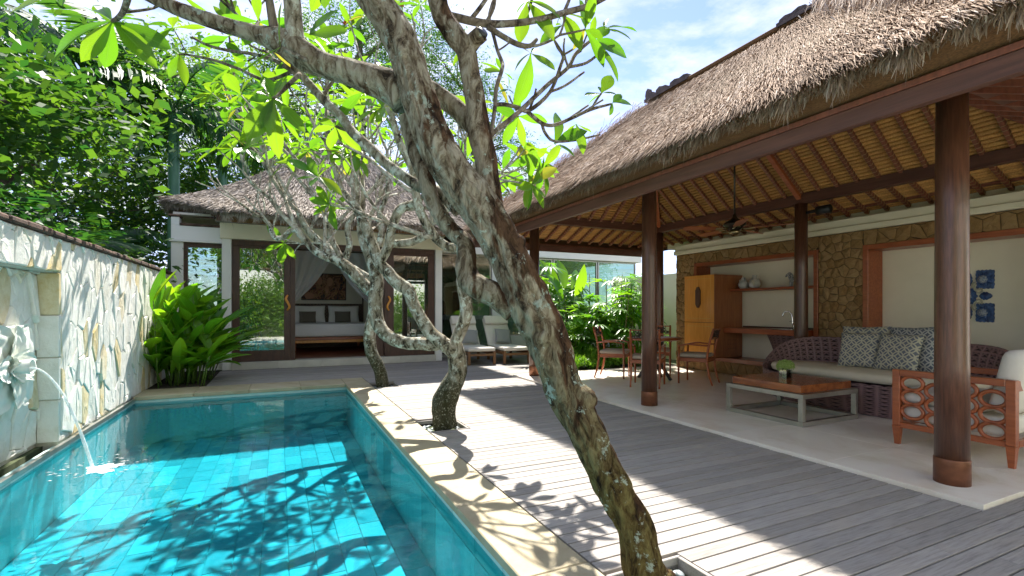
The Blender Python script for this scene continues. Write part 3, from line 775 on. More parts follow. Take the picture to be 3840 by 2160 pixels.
# falling jet, from the spout to the water
jp = [(-1.86 + 0.43 * t, 5.36 - 0.06 * t, 0.775 + 0.02 * t - 0.895 * t * t) for t in [i / 14 for i in range(15)]]
g = G(); g.tube(jp, [0.006 + 0.007 * i / 14 for i in range(15)], 8, rough=0.35); tag(g.build('water_jet', MT['jet'], None, True, loc=(-1.43, 5.3, -0.1)), 'thin stream of water arcing from the stone flower into the pool', 'water jet')
random.seed(11); g = G()
def foam(u, v):
    a = u * 2 * PI; r = v * (0.07 + 0.12 * (0.5 + mnoise.noise(V((math.cos(a) * 1.7, math.sin(a) * 1.7, 3)))) + 0.05 * mnoise.noise(V((math.cos(a) * 6, math.sin(a) * 6, 1))))
    return (-1.40 + r * math.cos(a) * 0.9 + 0.05 * v, 5.26 + r * math.sin(a) * 0.85, WATER_Z + 0.004 + 0.018 * (1 - v) + 0.010 * max(0, mnoise.noise(V((r * 40 * math.cos(a), r * 40 * math.sin(a), 0)))))
g.grid(foam, 40, 6, True)
for q in range(70):
    a = random.uniform(0, 6.3); r = random.uniform(0.13, 0.34); s_ = random.uniform(0.003, 0.011)
    g.lathe([(0.0001, -s_ * 0.3), (s_, 0), (0.0001, s_ * 0.5)], (-1.40 + r * math.cos(a), 5.26 + r * math.sin(a), WATER_Z + 0.006 + random.random() ** 3 * 0.03), 6, random.uniform(1, 3), 1)
tag(g.build('splash', MT['foam'], None, True, loc=(-1.4, 5.26, -0.1)), 'white foaming splash where the fountain jet meets the pool', 'splash', kind='stuff')
# ================================================================== thatch
def thatch(name, parent, A, B, C_, D, n, L, w, m, lift=0.05, seed=0, sag=0.0, lat=0.10, row=None, part_label=None):
    """loose straw on a roof slope: A-B is the eave, D-C the ridge side"""
    rng = np.random.default_rng(seed); A, B, C_, D = (np.array(p, float) for p in (A, B, C_, D))
    wa, wb = np.linalg.norm(B - A), np.linalg.norm(C_ - D)
    v = rng.random(n * 2); keep = rng.random(n * 2) < (wa + (wb - wa) * v) / max(wa, wb); v = v[keep][:n]; n = len(v); u = rng.random(n)
    if row: v = np.clip(np.round(v / row) * row + rng.normal(0, row * 0.22, n), 0, 1)
    def P(u, v):
        e = A + (B - A) * u[:, None]; r = D + (C_ - D) * u[:, None]
        p = e + (r - e) * v[:, None]; p[:, 2] -= sag * 4 * v * (1 - v); return p
    p = P(u, v); q = P(u, np.clip(v + 0.02, 0, 1.02)); d = p - q; d /= np.linalg.norm(d, axis=1)[:, None]
    ed = (B - A) / wa; nn = np.cross(ed, d); nn /= np.linalg.norm(nn, axis=1)[:, None]; nn[nn[:, 2] < 0] *= -1
    sw = np.sin(p[:, 1] * 2.3 + p[:, 0] * 1.7) * 0.5 + np.sin(p[:, 1] * 5.1 - p[:, 2] * 4.3) * 0.4
    d = d + ed * (rng.normal(0, lat, n) + lat * 0.8 * sw)[:, None]; d /= np.linalg.norm(d, axis=1)[:, None]
    ln = L * rng.uniform(0.55, 1.25, n); ww = w * rng.uniform(0.6, 1.4, n); lf = lift * rng.uniform(0.1, 1.6, n) ** 1.3
    side = np.cross(d, nn) + nn * rng.normal(0, 0.5, n)[:, None]; side /= np.linalg.norm(side, axis=1)[:, None]
    base = p + nn * rng.uniform(-0.015, 0.02, n)[:, None]
    mid = base + d * (ln * 0.55)[:, None] + nn * (lf * 0.9)[:, None]
    tip = base + d * ln[:, None] + nn * (lf * 0.9)[:, None] - np.array([0, 0, 1.0]) * (ln * 0.10 * rng.random(n))[:, None]
    s_ = side * ww[:, None] * 0.5
    vs_ = np.stack([base - s_, base + s_, mid - s_ * 0.9, mid + s_ * 0.9, tip - s_ * 0.25, tip + s_ * 0.25], 1).reshape(-1, 3)
    i = np.arange(n) * 6; fs = np.concatenate([np.stack([i, i + 1, i + 3, i + 2], 1), np.stack([i + 2, i + 3, i + 5, i + 4], 1)])
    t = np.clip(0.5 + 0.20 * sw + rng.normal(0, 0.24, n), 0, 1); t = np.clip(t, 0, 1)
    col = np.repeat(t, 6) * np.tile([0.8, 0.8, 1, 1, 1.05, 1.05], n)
    o = np_mesh(name, vs_, fs, m, parent, np.clip(col, 0, 1)); o['kind'] = 'stuff'
    if part_label: o['label'] = part_label
    return o
def fringe(name, parent, P, Q, n, L, m, out, seed=0, spread=0.05):
    """straw ends hanging at an eave from P to Q; out = outward direction"""
    rng = np.random.default_rng(seed); P, Q, out = np.array(P, float), np.array(Q, float), np.array(out, float)
    u = rng.random(n); b = P + (Q - P) * u[:, None] + np.array([0, 0, 1.0]) * rng.uniform(-0.01, 0.07, n)[:, None] - out * rng.uniform(-0.02, 0.07, n)[:, None]
    ed = (Q - P) / np.linalg.norm(Q - P)
    cl = 0.6 + 0.5 * np.sin(u * 61 + np.sin(u * 23) * 3) * np.sin(u * 147); ln = L * rng.uniform(0.3, 1.0, n) * np.clip(cl, 0.25, 1.2); ln[rng.random(n) < 0.06] *= 1.7
    dr = out * rng.uniform(0.1, 0.7, n)[:, None] + ed * rng.normal(0, 0.35, n)[:, None] - np.array([0, 0, 1.0]) * rng.uniform(0.5, 1.0, n)[:, None]; dr /= np.linalg.norm(dr, axis=1)[:, None]
    mid = b + dr * (ln * 0.5)[:, None]; tip = mid + (dr * 0.5 + np.array([0, 0, -0.5]) + ed * rng.normal(0, 0.15, n)[:, None]) * (ln * 0.8)[:, None]
    s_ = (ed + rng.normal(0, 0.3, (n, 3))) * rng.uniform(0.0018, 0.0045, n)[:, None]
    vs_ = np.stack([b - s_, b + s_, mid - s_, mid + s_, tip - s_ * 0.2, tip + s_ * 0.2], 1).reshape(-1, 3)
    i = np.arange(n) * 6; fs = np.concatenate([np.stack([i, i + 1, i + 3, i + 2], 1), np.stack([i + 2, i + 3, i + 5, i + 4], 1)])
    o = np_mesh(name, vs_, fs, m, parent, np.repeat(np.clip(rng.normal(0.62, 0.2, n), 0, 1), 6)); o['kind'] = 'stuff'; return o

# ================================================================== pavilion
pav = thing('pavilion', 'open pavilion with thatched hip roof on round dark timber columns', 'pavilion', (5.8, 4.94, 0.03))
RX, RY0, RY1 = 5.8, 3.5, 6.62          # ridge line
EX, EY0, EY1 = 3.25, 0.80, 9.02         # eave
BX = 8.12                              # back eave
ZE, ZR = 2.80, 4.80                    # straw surface at eave and ridge
CX_, CXI = 4.30, 7.30
COLS = [(CX_, 1.80), (CX_, 4.94), (CX_, 8.08), (CXI, 8.08), (CXI, 4.94), (CXI, 1.80)]
for (x, y) in COLS:
    c = G().lathe([(0.098, 0.175), (0.0965, 0.9), (0.093, 1.9), (0.088, 2.86)], (x, y, 0.03), 28).build('column', MT['dark_wood'], pav, True)
    G().lathe([(0.103, 0.0), (0.103, 0.168), (0.101, 0.176), (0.095, 0.178)], (x, y, 0.03), 28).build('copper_base', MT['copper'], c, True)
# ring beams on the columns
for p, q in (((CX_, 1.70, 2.96), (CX_, 8.18, 2.96)), ((CXI, 1.70, 2.96), (CXI, 8.18, 2.96)), ((CX_ - 0.1, 8.08, 2.955), (CXI + 0.1, 8.08, 2.955)), ((CX_ - 0.1, 1.80, 2.955), (CXI + 0.1, 1.80, 2.955))):
    G().beam(p, q, 0.11, 0.155).build('ring_beam', MT['beam_wood'], pav)
# eave fascia boards
FX, FZ = 3.42, 2.513
for p, q in (((FX, 0.98, FZ), (FX, 8.86, FZ)), ((FX + 0.03, 8.84, FZ + 0.003), (BX - 0.2, 8.84, FZ + 0.003)), ((FX + 0.03, 1.0, FZ + 0.003), (BX - 0.2, 1.0, FZ + 0.003))):
    G().beam(p, q, 0.055, 0.118).build('fascia_board', MT['beam_wood'], pav)
for p, q in (((FX - 0.005, 0.94, FZ + 0.083), (FX - 0.005, 8.9, FZ + 0.083)), ((FX, 8.885, FZ + 0.085), (BX - 0.2, 8.885, FZ + 0.085))):
    G().beam(p, q, 0.05, 0.04).build('eave_batten', MT['rafter'], pav)
G().beam((7.90, 1.3, 2.825), (7.90, 8.8, 2.825), 0.07, 0.09).build('wall_plate', MT['rafter'], pav)
def zu(d):
    """underside of the roof at plan distance d from the ridge: steep, then flatter past the ring beam"""
    return 3.06 + (1.5 - d) * 0.82 if d < 1.5 else 3.06 - (d - 1.5) * 0.42
# rafters with cord bindings -------------------------------------------------
def rafter(pts, w=0.045, h=0.055, name='rafter', bind=True, m='rafter'):
    g = G()
    for a, b in zip(pts, pts[1:]): g.beam(a, b, w, h, 0.003)
    o = g.build(name, MT[m], pav)
    if bind:
        g = G()
        for a, b in zip(pts, pts[1:]):
            a, b = V(a), V(b); L = (b - a).length; d = (b - a).normalized(); side = d.cross(V((0, 0, 1))).normalized(); up = side.cross(d)
            k = int(L / 0.062)
            for i in range(k):
                c = a + d * ((i + 0.5) * L / k); hw, hh = w / 2 + 0.004, h / 2 + 0.004; sk = d * 0.012
                pth = [c + side * hw + up * (hh + 0.02) - sk, c + side * hw - up * hh * 0.9, c + side * hw * 0.6 - up * hh - sk * 0.2, c - side * hw * 0.6 - up * hh + sk * 0.2, c - side * hw - up * hh * 0.9, c - side * hw + up * (hh + 0.02) + sk]
                g.tube(pth, 0.0032, 3, False)
        g.build('cord_binding', MT['cord'], o)
OFF = -0.055
def back_pts(y, d0, d1): 
    ds = [d0] + ([1.5] if d0 < 1.5 < d1 else []) + [d1]; return [(RX + d, y, zu(d) + OFF) for d in ds]
y = 1.42
while y < 8.75:
    d0 = 0.05
    if y > RY1 - 0.04: d0 = y - (RY1 - 0.04) + 0.06
    if y < RY0: d0 = (RY0 - y) * 1.02 + 0.06
    if d0 < 2.15: rafter(back_pts(y, d0, 2.2))
    y += 0.268
x = 3.62
while x < 8.0:
    d0 = abs(x - RX) + 0.06
    if d0 < 2.25:
        ds = [d0] + ([1.5] if d0 < 1.5 else []) + [2.28]
        rafter([(x, RY1 - 0.06 + d, zu(d) + OFF - 0.002) for d in ds])
        rafter([(x, RY0 + 0.06 - d * 0.99, zu(d) + OFF - 0.002) for d in ds], bind=False)
    x += 0.268
# principal and hip rafters
for y in (4.94,): rafter([(RX + 0.03, y, zu(0.03) - 0.09), (CXI, y, zu(1.5) - 0.09)], 0.075, 0.10, 'principal_rafter', False, 'red_wood')
for sx in (-1, 1):
    rafter([(RX, RY1, zu(0) - 0.06), (RX + sx * 1.5, RY1 + 1.46, zu(1.5) - 0.07), (RX + sx * 2.2, RY1 + 2.15, zu(2.2) - 0.07)], 0.075, 0.10, 'hip_rafter', False, 'red_wood')
    rafter([(RX, RY0, zu(0) - 0.06), (RX + sx * 1.5, RY0 - 1.55, zu(1.5) - 0.07), (RX + sx * 2.2, RY0 - 2.2, zu(2.2) - 0.07)], 0.075, 0.10, 'hip_rafter', False, 'beam_wood')
G().beam((RX, RY0 - 0.1, zu(0) - 0.05), (RX, RY1 + 0.1, zu(0) - 0.05), 0.08, 0.14).build('ridge_beam', MT['beam_wood'], pav)
# rolled reed lining: one roll per course
d = 0.06
def roll(p, q, r=0.0265):
    g = G(); g.tube([p, q], r, 7); return g.build('reed_roll', MT['reed'], pav, True)
while d < 2.27:
    z = zu(d) + 0.0
    roll((RX + d, max(RY0 - d * 1.0, 1.15), z), (RX + d, min(RY1 - 0.04 + d, 8.8), z))
    roll((RX - d, RY1 - 0.05 + d, z), (RX + d, RY1 - 0.05 + d, z))
    roll((RX - d, RY0 - d, z), (RX + d, RY0 - d, z))
    d += 0.046 if d < 1.5 else 0.056
# roof body: top skin, lining, straw edge
g = G()
T = [(EX, EY0, ZE), (EX, EY1, ZE), (BX, EY1, ZE + 0.1), (BX, EY0, ZE + 0.1), (RX, RY0, ZR), (RX, RY1, ZR)]
g.add(T, [(0, 1, 5, 4), (1, 2, 5), (2, 3, 4, 5), (3, 0, 4)])
ring = []
for d_, yo0, yo1 in ((0.02, 0, 0), (1.5, 1.5, 1.46), (2.42, 2.36, 2.30)):
    zz = zu(d_) + 0.035; bx = min(RX + d_, BX - 0.03)
    ring.append([(RX - d_, RY0 - yo0, zz), (RX - d_, RY1 + yo1, zz), (bx, RY1 + yo1, zz), (bx, RY0 - yo0, zz)])
k = len(g.v); g.v += [p for r_ in ring for p in r_]
for r_ in range(2):
    for j in range(4): g.f.append((k + r_ * 4 + j, k + r_ * 4 + (j + 1) % 4, k + r_ * 4 + 4 + (j + 1) % 4, k + r_ * 4 + 4 + j))
g.build('roof_core', MT['thatch_core'], pav)
g = G(); zz = zu(2.42) + 0.02
lo = [(EX + 0.10, EY0 + 0.1, zz - 0.02), (EX + 0.10, EY1 - 0.1, zz - 0.02), (BX - 0.02, EY1 - 0.1, zz - 0.02), (BX - 0.02, EY0 + 0.1, zz - 0.02)]
inn = [(EX + 0.20, EY0 + 0.22, zz - 0.085), (EX + 0.20, EY1 - 0.2, zz - 0.085), (BX - 0.1, EY1 - 0.2, zz - 0.085), (BX - 0.1, EY0 + 0.22, zz - 0.085)]
tp = T[:4]; g.v = tp + lo + inn
for j in range(4):
    j2 = (j + 1) % 4; g.f.append((j, j2, 4 + j2, 4 + j)); g.f.append((4 + j, 4 + j2, 8 + j2, 8 + j))
g.build('straw_edge', MT['straw_edge'], pav)
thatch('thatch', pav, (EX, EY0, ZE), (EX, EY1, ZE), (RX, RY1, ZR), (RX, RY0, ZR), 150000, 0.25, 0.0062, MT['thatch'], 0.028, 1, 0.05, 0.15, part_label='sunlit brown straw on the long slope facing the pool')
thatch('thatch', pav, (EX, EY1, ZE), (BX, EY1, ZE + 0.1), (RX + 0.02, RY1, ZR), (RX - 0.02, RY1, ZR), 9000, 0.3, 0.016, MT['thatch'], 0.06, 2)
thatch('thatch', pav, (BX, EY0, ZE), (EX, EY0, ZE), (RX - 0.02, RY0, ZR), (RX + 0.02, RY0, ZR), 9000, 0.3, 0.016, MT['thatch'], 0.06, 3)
fringe('eave_fringe', pav, (EX, EY0, ZE - 0.085), (EX, EY1, ZE - 0.085), 11000, 0.12, MT['thatch'], (-1, 0, 0), 4)
fringe('eave_fringe', pav, (EX, EY1, ZE - 0.08), (BX, EY1, ZE - 0.08), 2500, 0.11, MT['thatch'], (0, 1, 0), 5)
fringe('eave_fringe', pav, (EX, EY0, ZE - 0.08), (BX, EY0, ZE - 0.08), 2500, 0.11, MT['thatch'], (0, -1, 0), 6)
# shaggy pale straw over the near and far hips
def hip_tufts(P, Q, n, seed, L=0.34, hh=0.16):
    rng = np.random.default_rng(seed); P, Q = np.array(P, float), np.array(Q, float); t = rng.random(n) * 0.88
    b = P + (Q - P) * t[:, None] + rng.normal(0, 1, (n, 3)) * np.array([0.12, 0.12, 0.0]); b[:, 2] += rng.uniform(0, hh, n) * (0.5 + 0.5 * np.abs(np.sin(t * 11)))
    dn = (Q - P) / np.linalg.norm(Q - P); sgn = np.where(rng.random(n) < 0.6, 1, -1)
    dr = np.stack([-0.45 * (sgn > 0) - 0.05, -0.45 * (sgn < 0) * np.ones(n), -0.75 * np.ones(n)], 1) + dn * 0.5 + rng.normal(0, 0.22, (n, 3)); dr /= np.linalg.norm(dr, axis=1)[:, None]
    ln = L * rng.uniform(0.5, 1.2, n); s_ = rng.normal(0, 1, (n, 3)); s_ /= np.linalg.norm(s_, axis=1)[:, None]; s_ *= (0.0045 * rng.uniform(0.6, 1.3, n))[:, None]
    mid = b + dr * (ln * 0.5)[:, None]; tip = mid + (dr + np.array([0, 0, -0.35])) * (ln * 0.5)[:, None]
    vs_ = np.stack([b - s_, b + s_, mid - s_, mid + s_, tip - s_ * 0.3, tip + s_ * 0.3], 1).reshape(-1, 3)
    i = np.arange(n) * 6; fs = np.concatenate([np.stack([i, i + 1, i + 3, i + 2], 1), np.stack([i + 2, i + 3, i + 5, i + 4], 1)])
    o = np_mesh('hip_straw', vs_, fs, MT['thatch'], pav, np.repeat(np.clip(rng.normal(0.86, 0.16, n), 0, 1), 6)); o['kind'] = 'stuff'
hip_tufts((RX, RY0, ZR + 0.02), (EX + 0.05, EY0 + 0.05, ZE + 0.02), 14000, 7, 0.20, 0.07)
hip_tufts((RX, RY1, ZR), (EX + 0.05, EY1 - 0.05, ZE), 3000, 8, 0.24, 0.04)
# ridge crest
MT['ridge_clay'] = simple('ridge_clay', (0.055, 0.040, 0.042), (0.13, 0.10, 0.10), 9, 0.85, bump=0.5, bs=30)
G().beam((RX, RY0 + 0.2, ZR + 0.05), (RX, RY1 - 0.25, ZR + 0.05), 0.12, 0.07, 0.015).build('ridge_cap', MT['straw_edge'], pav)
def crest(ya, yb, name='ridge_crest'):
    s_ = 1 if yb > ya else -1; L = abs(yb - ya); zb = ZR + 0.04; g = G()
    def pr(poly, th): g.prism(poly, -th, th, Matrix.Translation((RX, ya, zb)) @ Matrix(((0, 0, 1, 0), (s_, 0, 0, 0), (0, 1, 0, 0), (0, 0, 0, 1))))
    pr([(0, 0), (L, 0), (L, 0.05), (0, 0.05)], 0.085)
    pr([(0.0, 0.05), (L * 0.42, 0.05), (L * 0.40, 0.11), (L * 0.30, 0.13), (L * 0.2, 0.105), (L * 0.1, 0.12), (0.02, 0.10)], 0.05)
    pr([(L * 0.50, 0.05), (L * 0.75, 0.05), (L * 0.74, 0.12), (L * 0.66, 0.155), (L * 0.58, 0.13), (L * 0.51, 0.12)], 0.05)
    pr([(L * 0.80, 0.05), (L, 0.03), (L * 1.02, 0.13), (L * 1.0, 0.20), (L * 0.955, 0.235), (L * 0.93, 0.17), (L * 0.88, 0.13), (L * 0.82, 0.13)], 0.045)
    return g.build(name, MT['ridge_clay'], pav)
crest(5.72, 6.70); crest(4.20, 3.30)

# ceiling fan ------------------------------------------------------
fan = thing('ceiling_fan', 'dark bladed ceiling fan on a long rod under the reed roof', 'ceiling fan', (5.8, 4.90, 2.37))
FXY = (5.8, 4.90)
G().tube([(*FXY, 2.52), (*FXY, zu(0) - 0.1)], 0.013, 10).build('rod', MT['dark_metal'], fan, True)
G().lathe([(0.02, 0.20), (0.035, 0.15), (0.05, 0.135), (0.145, 0.07), (0.15, 0.04), (0.11, 0.02), (0.09, -0.02), (0.06, -0.03)], (*FXY, 2.40), 28).build('motor_housing', MT['dark_metal'], fan, True)
G().lathe([(0.05, 0.0), (0.075, -0.015), (0.072, -0.045), (0.04, -0.062), (0.01, -0.066)], (*FXY, 2.372), 24).build('light_cap', MT['brass'], fan, True)
for k in range(5):
    a = R(12 + 72 * k); M = Matrix.Translation((*FXY, 2.395)) @ rz_m(a) @ Matrix.Rotation(R(11), 4, 'X')
    g = G(); g.prism([(0.24, -0.045), (0.30, -0.062), (0.68, -0.075), (0.725, -0.055), (0.725, 0.055), (0.68, 0.075), (0.30, 0.062), (0.24, 0.045)], -0.004, 0.004, M)
    b = g.build('blade', MT['red_wood'], fan)
    g = G(); g.tube([M @ V(p) for p in ((0.08, -0.02, 0.0), (0.16, -0.045, -0.012), (0.27, -0.02, -0.008))], 0.009, 6); g.tube([M @ V(p) for p in ((0.08, 0.02, 0.0), (0.16, 0.045, -0.012), (0.27, 0.02, -0.008))], 0.009, 6); g.build('blade_bracket', MT['brass'], b, True)
sp = thing('spotlight', 'black cylindrical spotlight clamped beside the timber column', 'spotlight', (7.30, 4.74, 2.72))
G().tube([(7.30, 4.69, 2.74), (7.31, 4.50, 2.74)], 0.062, 18).build('lamp_body', MT['black'], sp, True)
G().tube([(7.30, 4.85, 2.74), (7.30, 4.69, 2.74)], 0.025, 10).build('bracket', MT['black'], sp, True)

# ================================================================== pavilion back wall
bw = thing('pavilion_wall', 'brown stone wall with two framed cream niches at the back of the pavilion', 'wall', (7.9, 4.9, 0.03))
SX = 7.715
N1 = (4.93, 7.49, 0.27, 2.20); N2 = (2.17, 4.27, 0.56, 2.19)
g = G()
g.box(SX, 8.45, N1[1] - 0.03, 8.0, 0.0, 2.415); g.box(SX, 8.45, N2[1] - 0.03, N1[0] + 0.03, 0.0, 2.415); g.box(SX, 8.45, 0.8, N2[0] + 0.03, 0.0, 2.415)
g.box(SX, 8.45, N1[0] + 0.03, N1[1] - 0.03, 0, N1[2] + 0.02); g.box(SX, 8.45, N2[0] + 0.03, N2[1] - 0.03, 0, N2[2] + 0.02)
g.box(SX, 8.45, N1[0] + 0.03, N1[1] - 0.03, N1[3] - 0.02, 2.415); g.box(SX, 8.45, N2[0] + 0.03, N2[1] - 0.03, N2[3] - 0.02, 2.415)
g.build('masonry', MT['brown_mortar'], bw)
g = G(); g.box(8.08, 8.4, N1[0] + 0.031, N1[1] - 0.031, N1[2] + 0.021, N1[3] - 0.021); g.build('niche_back', MT['plaster'], bw)
g = G(); g.box(8.05, 8.4, N2[0] + 0.031, N2[1] - 0.031, N2[2] + 0.021, N2[3] - 0.021); g.build('niche_back', MT['plaster'], bw)
k = 5000
for rect, nx, ny in (((N1[1], 8.0, 0.03, 2.41), 4, 19), ((N2[1], N1[0], 0.03, 2.41), 5, 18), ((0.9, N2[0], 0.03, 2.41), 7, 13), ((N1[0], N1[1], 0.03, N1[2]), 17, 1), ((N1[0], N1[1], N1[3], 2.41), 18, 1), ((N2[0], N2[1], N2[3], 2.41), 14, 1)):
    for p in cells(rect, nx, ny, 0.36 if ny > 1 else 0.3, 1.0, k):
        k += 1; stone(p, 0.0045, random.uniform(0.012, 0.020), 0.05, lambda a, b, c: (SX - c, a, b), 'stone', MT['brownstone'], bw, k, 0.010)
for p in cells((SX, 8.4, 0.03, 2.41), 4, 13, 0.28, 1.0, 77):
    k += 1; stone(p, 0.006, 0.018, 0.07, lambda a, b, c: (a, 8.0 + c, b), 'stone', MT['brownstone'], bw, k, 0.008)
def niche_frame(N_, t, deep, sill):
    y0_, y1_, z0_, z1_ = N_; f0, f1 = SX - 0.03, deep
    fr_ = [('frame_jamb', (f0, f1, y1_ - t, y1_, z0_, z1_)), ('frame_jamb', (f0, f1, y0_, y0_ + t, z0_, z1_)), ('frame_head', (f0 - 0.002, f1, y0_ + t, y1_ - t, z1_ - t, z1_))]
    for n_, b in fr_: G().box(*b, 0.004).build(n_, MT['red_wood'], bw)
    G().box(sill, f1, y0_ + t, y1_ - t, z0_, z0_ + 0.075, 0.004).build('frame_sill', MT['red_wood'], bw)
niche_frame(N1, 0.07, 8.08, 7.60); niche_frame(N2, 0.075, 8.05, 7.52)
G().box(7.52, 8.04, N2[0] + 0.08, N2[1] - 0.08, N2[2] + 0.077, N2[2] + 0.12, 0.004).build('niche_ledge', MT['dark_wood'], bw)
G().box(7.73, 8.08, N1[0] + 0.071, 6.76, 1.60, 1.642, 0.003).build('shelf', MT['red_wood'], bw)
# plaster cornice and upper wall
G().box(7.66, 8.45, 0.8, 8.04, 2.416, 2.50, 0.01).build('cornice', MT['plaster'], bw)
G().box(7.70, 8.45, 0.8, 8.04, 2.502, 2.62, 0.006).build('cornice', MT['plaster'], bw)
G().box(8.02, 8.45, 0.8, 8.6, 2.622, 3.3).build('upper_wall', MT['plaster'], bw)

# cabinet
cb = thing('cabinet', 'tall orange wood cabinet with double doors and dark pull', 'cabinet', (7.66, 7.0, 0.35))
cx0, cx1, cy0, cy1, cz0, cz1 = 7.30, 8.06, 6.63, 7.36, 0.352, 1.915
G().box(cx0 + 0.02, cx1, cy0, cy1, cz0, cz1, 0.004).build('carcass', MT['cabinet_side'], cb)
ym = (cy0 + cy1) / 2
for (a, b, c, d_, nm) in ((cy0 + 0.002, ym - 0.002, 1.015, cz1 - 0.003, 'door'), (ym + 0.002, cy1 - 0.002, 1.015, cz1 - 0.003, 'door'), (cy0 + 0.002, cy1 - 0.002, cz0 + 0.003, 1.005, 'lower_door')):
    o = G().box(cx0, cx0 + 0.019, a, b, c, d_, 0.003).build(nm, MT['orange_wood'], cb)
    g = G(); i = 0.07; t = 0.005
    ya, yb = (a + i, b - 0.0) if a < ym - 0.1 and nm == 'door' else ((a, b - i) if nm == 'door' else (a + i, b - i))
    zl = c + i if nm == 'door' else c + i
    g.box(cx0 - 0.001, cx0 + 0.002, ya, yb, d_ - i, d_ - i + t); g.box(cx0 - 0.001, cx0 + 0.002, ya, yb, zl, zl + t)
    if nm != 'door' or a < ym - 0.1: g.box(cx0 - 0.001, cx0 + 0.002, ya - t, ya, zl, d_ - i + t)
    if nm != 'door' or a > ym - 0.1: g.box(cx0 - 0.001, cx0 + 0.002, yb, yb + t, zl, d_ - i + t)
    g.build('inlay_line', MT['inlay'], o)
g = G(); g.prism([(-0.055, -0.13), (-0.018, -0.2), (0.018, -0.2), (0.055, -0.13), (0.055, 0.13), (0.018, 0.2), (-0.018, 0.2), (-0.055, 0.13)], 0, 0.03, Matrix.Translation((cx0 - 0.03, ym, 1.49)) @ Matrix(((0, 0, 1, 0), (1, 0, 0, 0), (0, 1, 0, 0), (0, 0, 0, 1)))); g.build('pull_handle', MT['dark_wood'], cb)
g = G()
for i in range(5):
    for j in range(3): g.tube([(7.68 + i * 0.05, cy0 - 0.0015, 0.52 + j * 0.08), (7.68 + i * 0.05, cy0 + 0.004, 0.52 + j * 0.08)], 0.008, 8)
g.build('vent_holes', MT['black'], cb)

# wash counter with pedestal and tap
wc = thing('wash_counter', 'red wood counter with sink, chrome tap and dark wicker pedestal', 'counter', (7.8, 5.7, 0.35))
G().box(7.54, 8.07, 5.03, 6.62, 0.825, 0.915, 0.004).build('counter_top', MT['red_wood'], wc)
G().box(8.05, 8.075, 5.03, 6.62, 0.917, 0.945, 0.003).build('upstand', MT['dark_wood'], wc)
G().lathe([(0.10, -0.004), (0.165, 0.006), (0.18, 0.008), (0.18, 0.0), (0.02, -0.003)], (7.77, 5.55, 0.918), 28, 1, 1.25).build('sink_rim', MT['chrome'], wc, True)
def ped(u, v):
    a = u * 2 * PI; r = 0.20 + 0.15 * v ** 1.4; return (7.80 + r * 0.7 * math.cos(a), 5.50 + r * 1.05 * math.sin(a), 0.348 + v * 0.475)
MT['wicker_ped'] = m_wicker('wicker_pedestal', (0.07, 0.042, 0.042), (0.20, 0.12, 0.115), (0.008, 0.005, 0.006), 22, 11)
g = G(); g.grid(ped, 32, 10, True, True); g.build('pedestal', MT['wicker_ped'], wc, True)
tp_ = G(); tp_.tube([(7.87, 5.45, 0.916), (7.87, 5.45, 1.03)], 0.020, 14)
tp_.tube(smooth_path([(7.86, 5.47, 0.99), (7.86, 5.475, 1.12), (7.855, 5.50, 1.20), (7.84, 5.55, 1.225), (7.82, 5.60, 1.20), (7.81, 5.615, 1.135)], 5), 0.010, 10)
tp_.tube([(7.87, 5.45, 1.035), (7.87, 5.53, 1.05)], 0.006, 8); tp_.build('tap', MT['chrome'], wc, True)

# things on the shelf
MT['crackle'] = simple('grey_ceramic', (0.40, 0.39, 0.36), (0.55, 0.54, 0.50), 12, 0.35, bump=0.1, bs=30)
for (y_, s_, lab) in ((6.46, 0.92, 'small round grey ceramic jar on shelf beside the cabinet'), (6.22, 1.06, 'larger round grey ceramic jar with shell string on shelf')):
    t = thing('ceramic_jar', lab, 'jar', (7.88, y_, 1.642), group='ceramic jars on the shelf')
    G().lathe([(r * s_, z * s_) for r, z in ((0.03, 0.0), (0.06, 0.005), (0.092, 0.05), (0.098, 0.09), (0.085, 0.135), (0.05, 0.17), (0.034, 0.185), (0.034, 0.215), (0.042, 0.228), (0.03, 0.226), (0.026, 0.19))], (7.88, y_, 1.642), 28).build('body', MT['crackle'], t, True)
    g = G()
    if s_ < 1:
        for q in (-1, 1): g.tube([(7.86, y_ + q * 0.03, 1.642 + 0.19 * s_), (7.85, y_ + q * 0.06, 1.642 + 0.18 * s_), (7.85, y_ + q * 0.055, 1.642 + 0.145 * s_)], 0.008, 6)
        g.build('handle', MT['crackle'], t, True)
    else:
        random.seed(4)
        for q in range(26): g.lathe([(0.0001, -0.008), (0.009, 0), (0.0001, 0.008)], (7.88 - 0.098 - 0.006 * math.sin(q), y_ - 0.045 + random.uniform(-0.03, 0.03), 1.70 + 0.10 * q / 26), 6)
        g.build('shell_string', MT['cream_cushion'], t, True)
MT['batik_grey'] = simple('carved_grey', (0.10, 0.11, 0.11), (0.48, 0.48, 0.45), 60, 0.7, lo=0.45, hi=0.55, detail=2)
hs = thing('horse_figurine', 'small carved grey and white horse figurine on shelf', 'figurine', (7.88, 5.44, 1.642))
g = G(); hx, hy, hz = 7.88, 5.44, 1.642   # head towards +y
def hp(a, b): return (hx, hy + a * 1.2, hz + b * 1.15)
g.tube([hp(-0.085, 0.10), hp(-0.07, 0.105), hp(-0.02, 0.098), hp(0.03, 0.10), hp(0.06, 0.115), hp(0.078, 0.12)], [0.022, 0.043, 0.040, 0.040, 0.042, 0.02], 12)
g.tube([hp(0.05, 0.115), hp(0.075, 0.15), hp(0.088, 0.18), hp(0.098, 0.195)], [0.040, 0.034, 0.027, 0.02], 10)
g.tube([hp(0.080, 0.190), hp(0.105, 0.186), hp(0.130, 0.165), hp(0.140, 0.152)], [0.018, 0.024, 0.017, 0.012], 10)
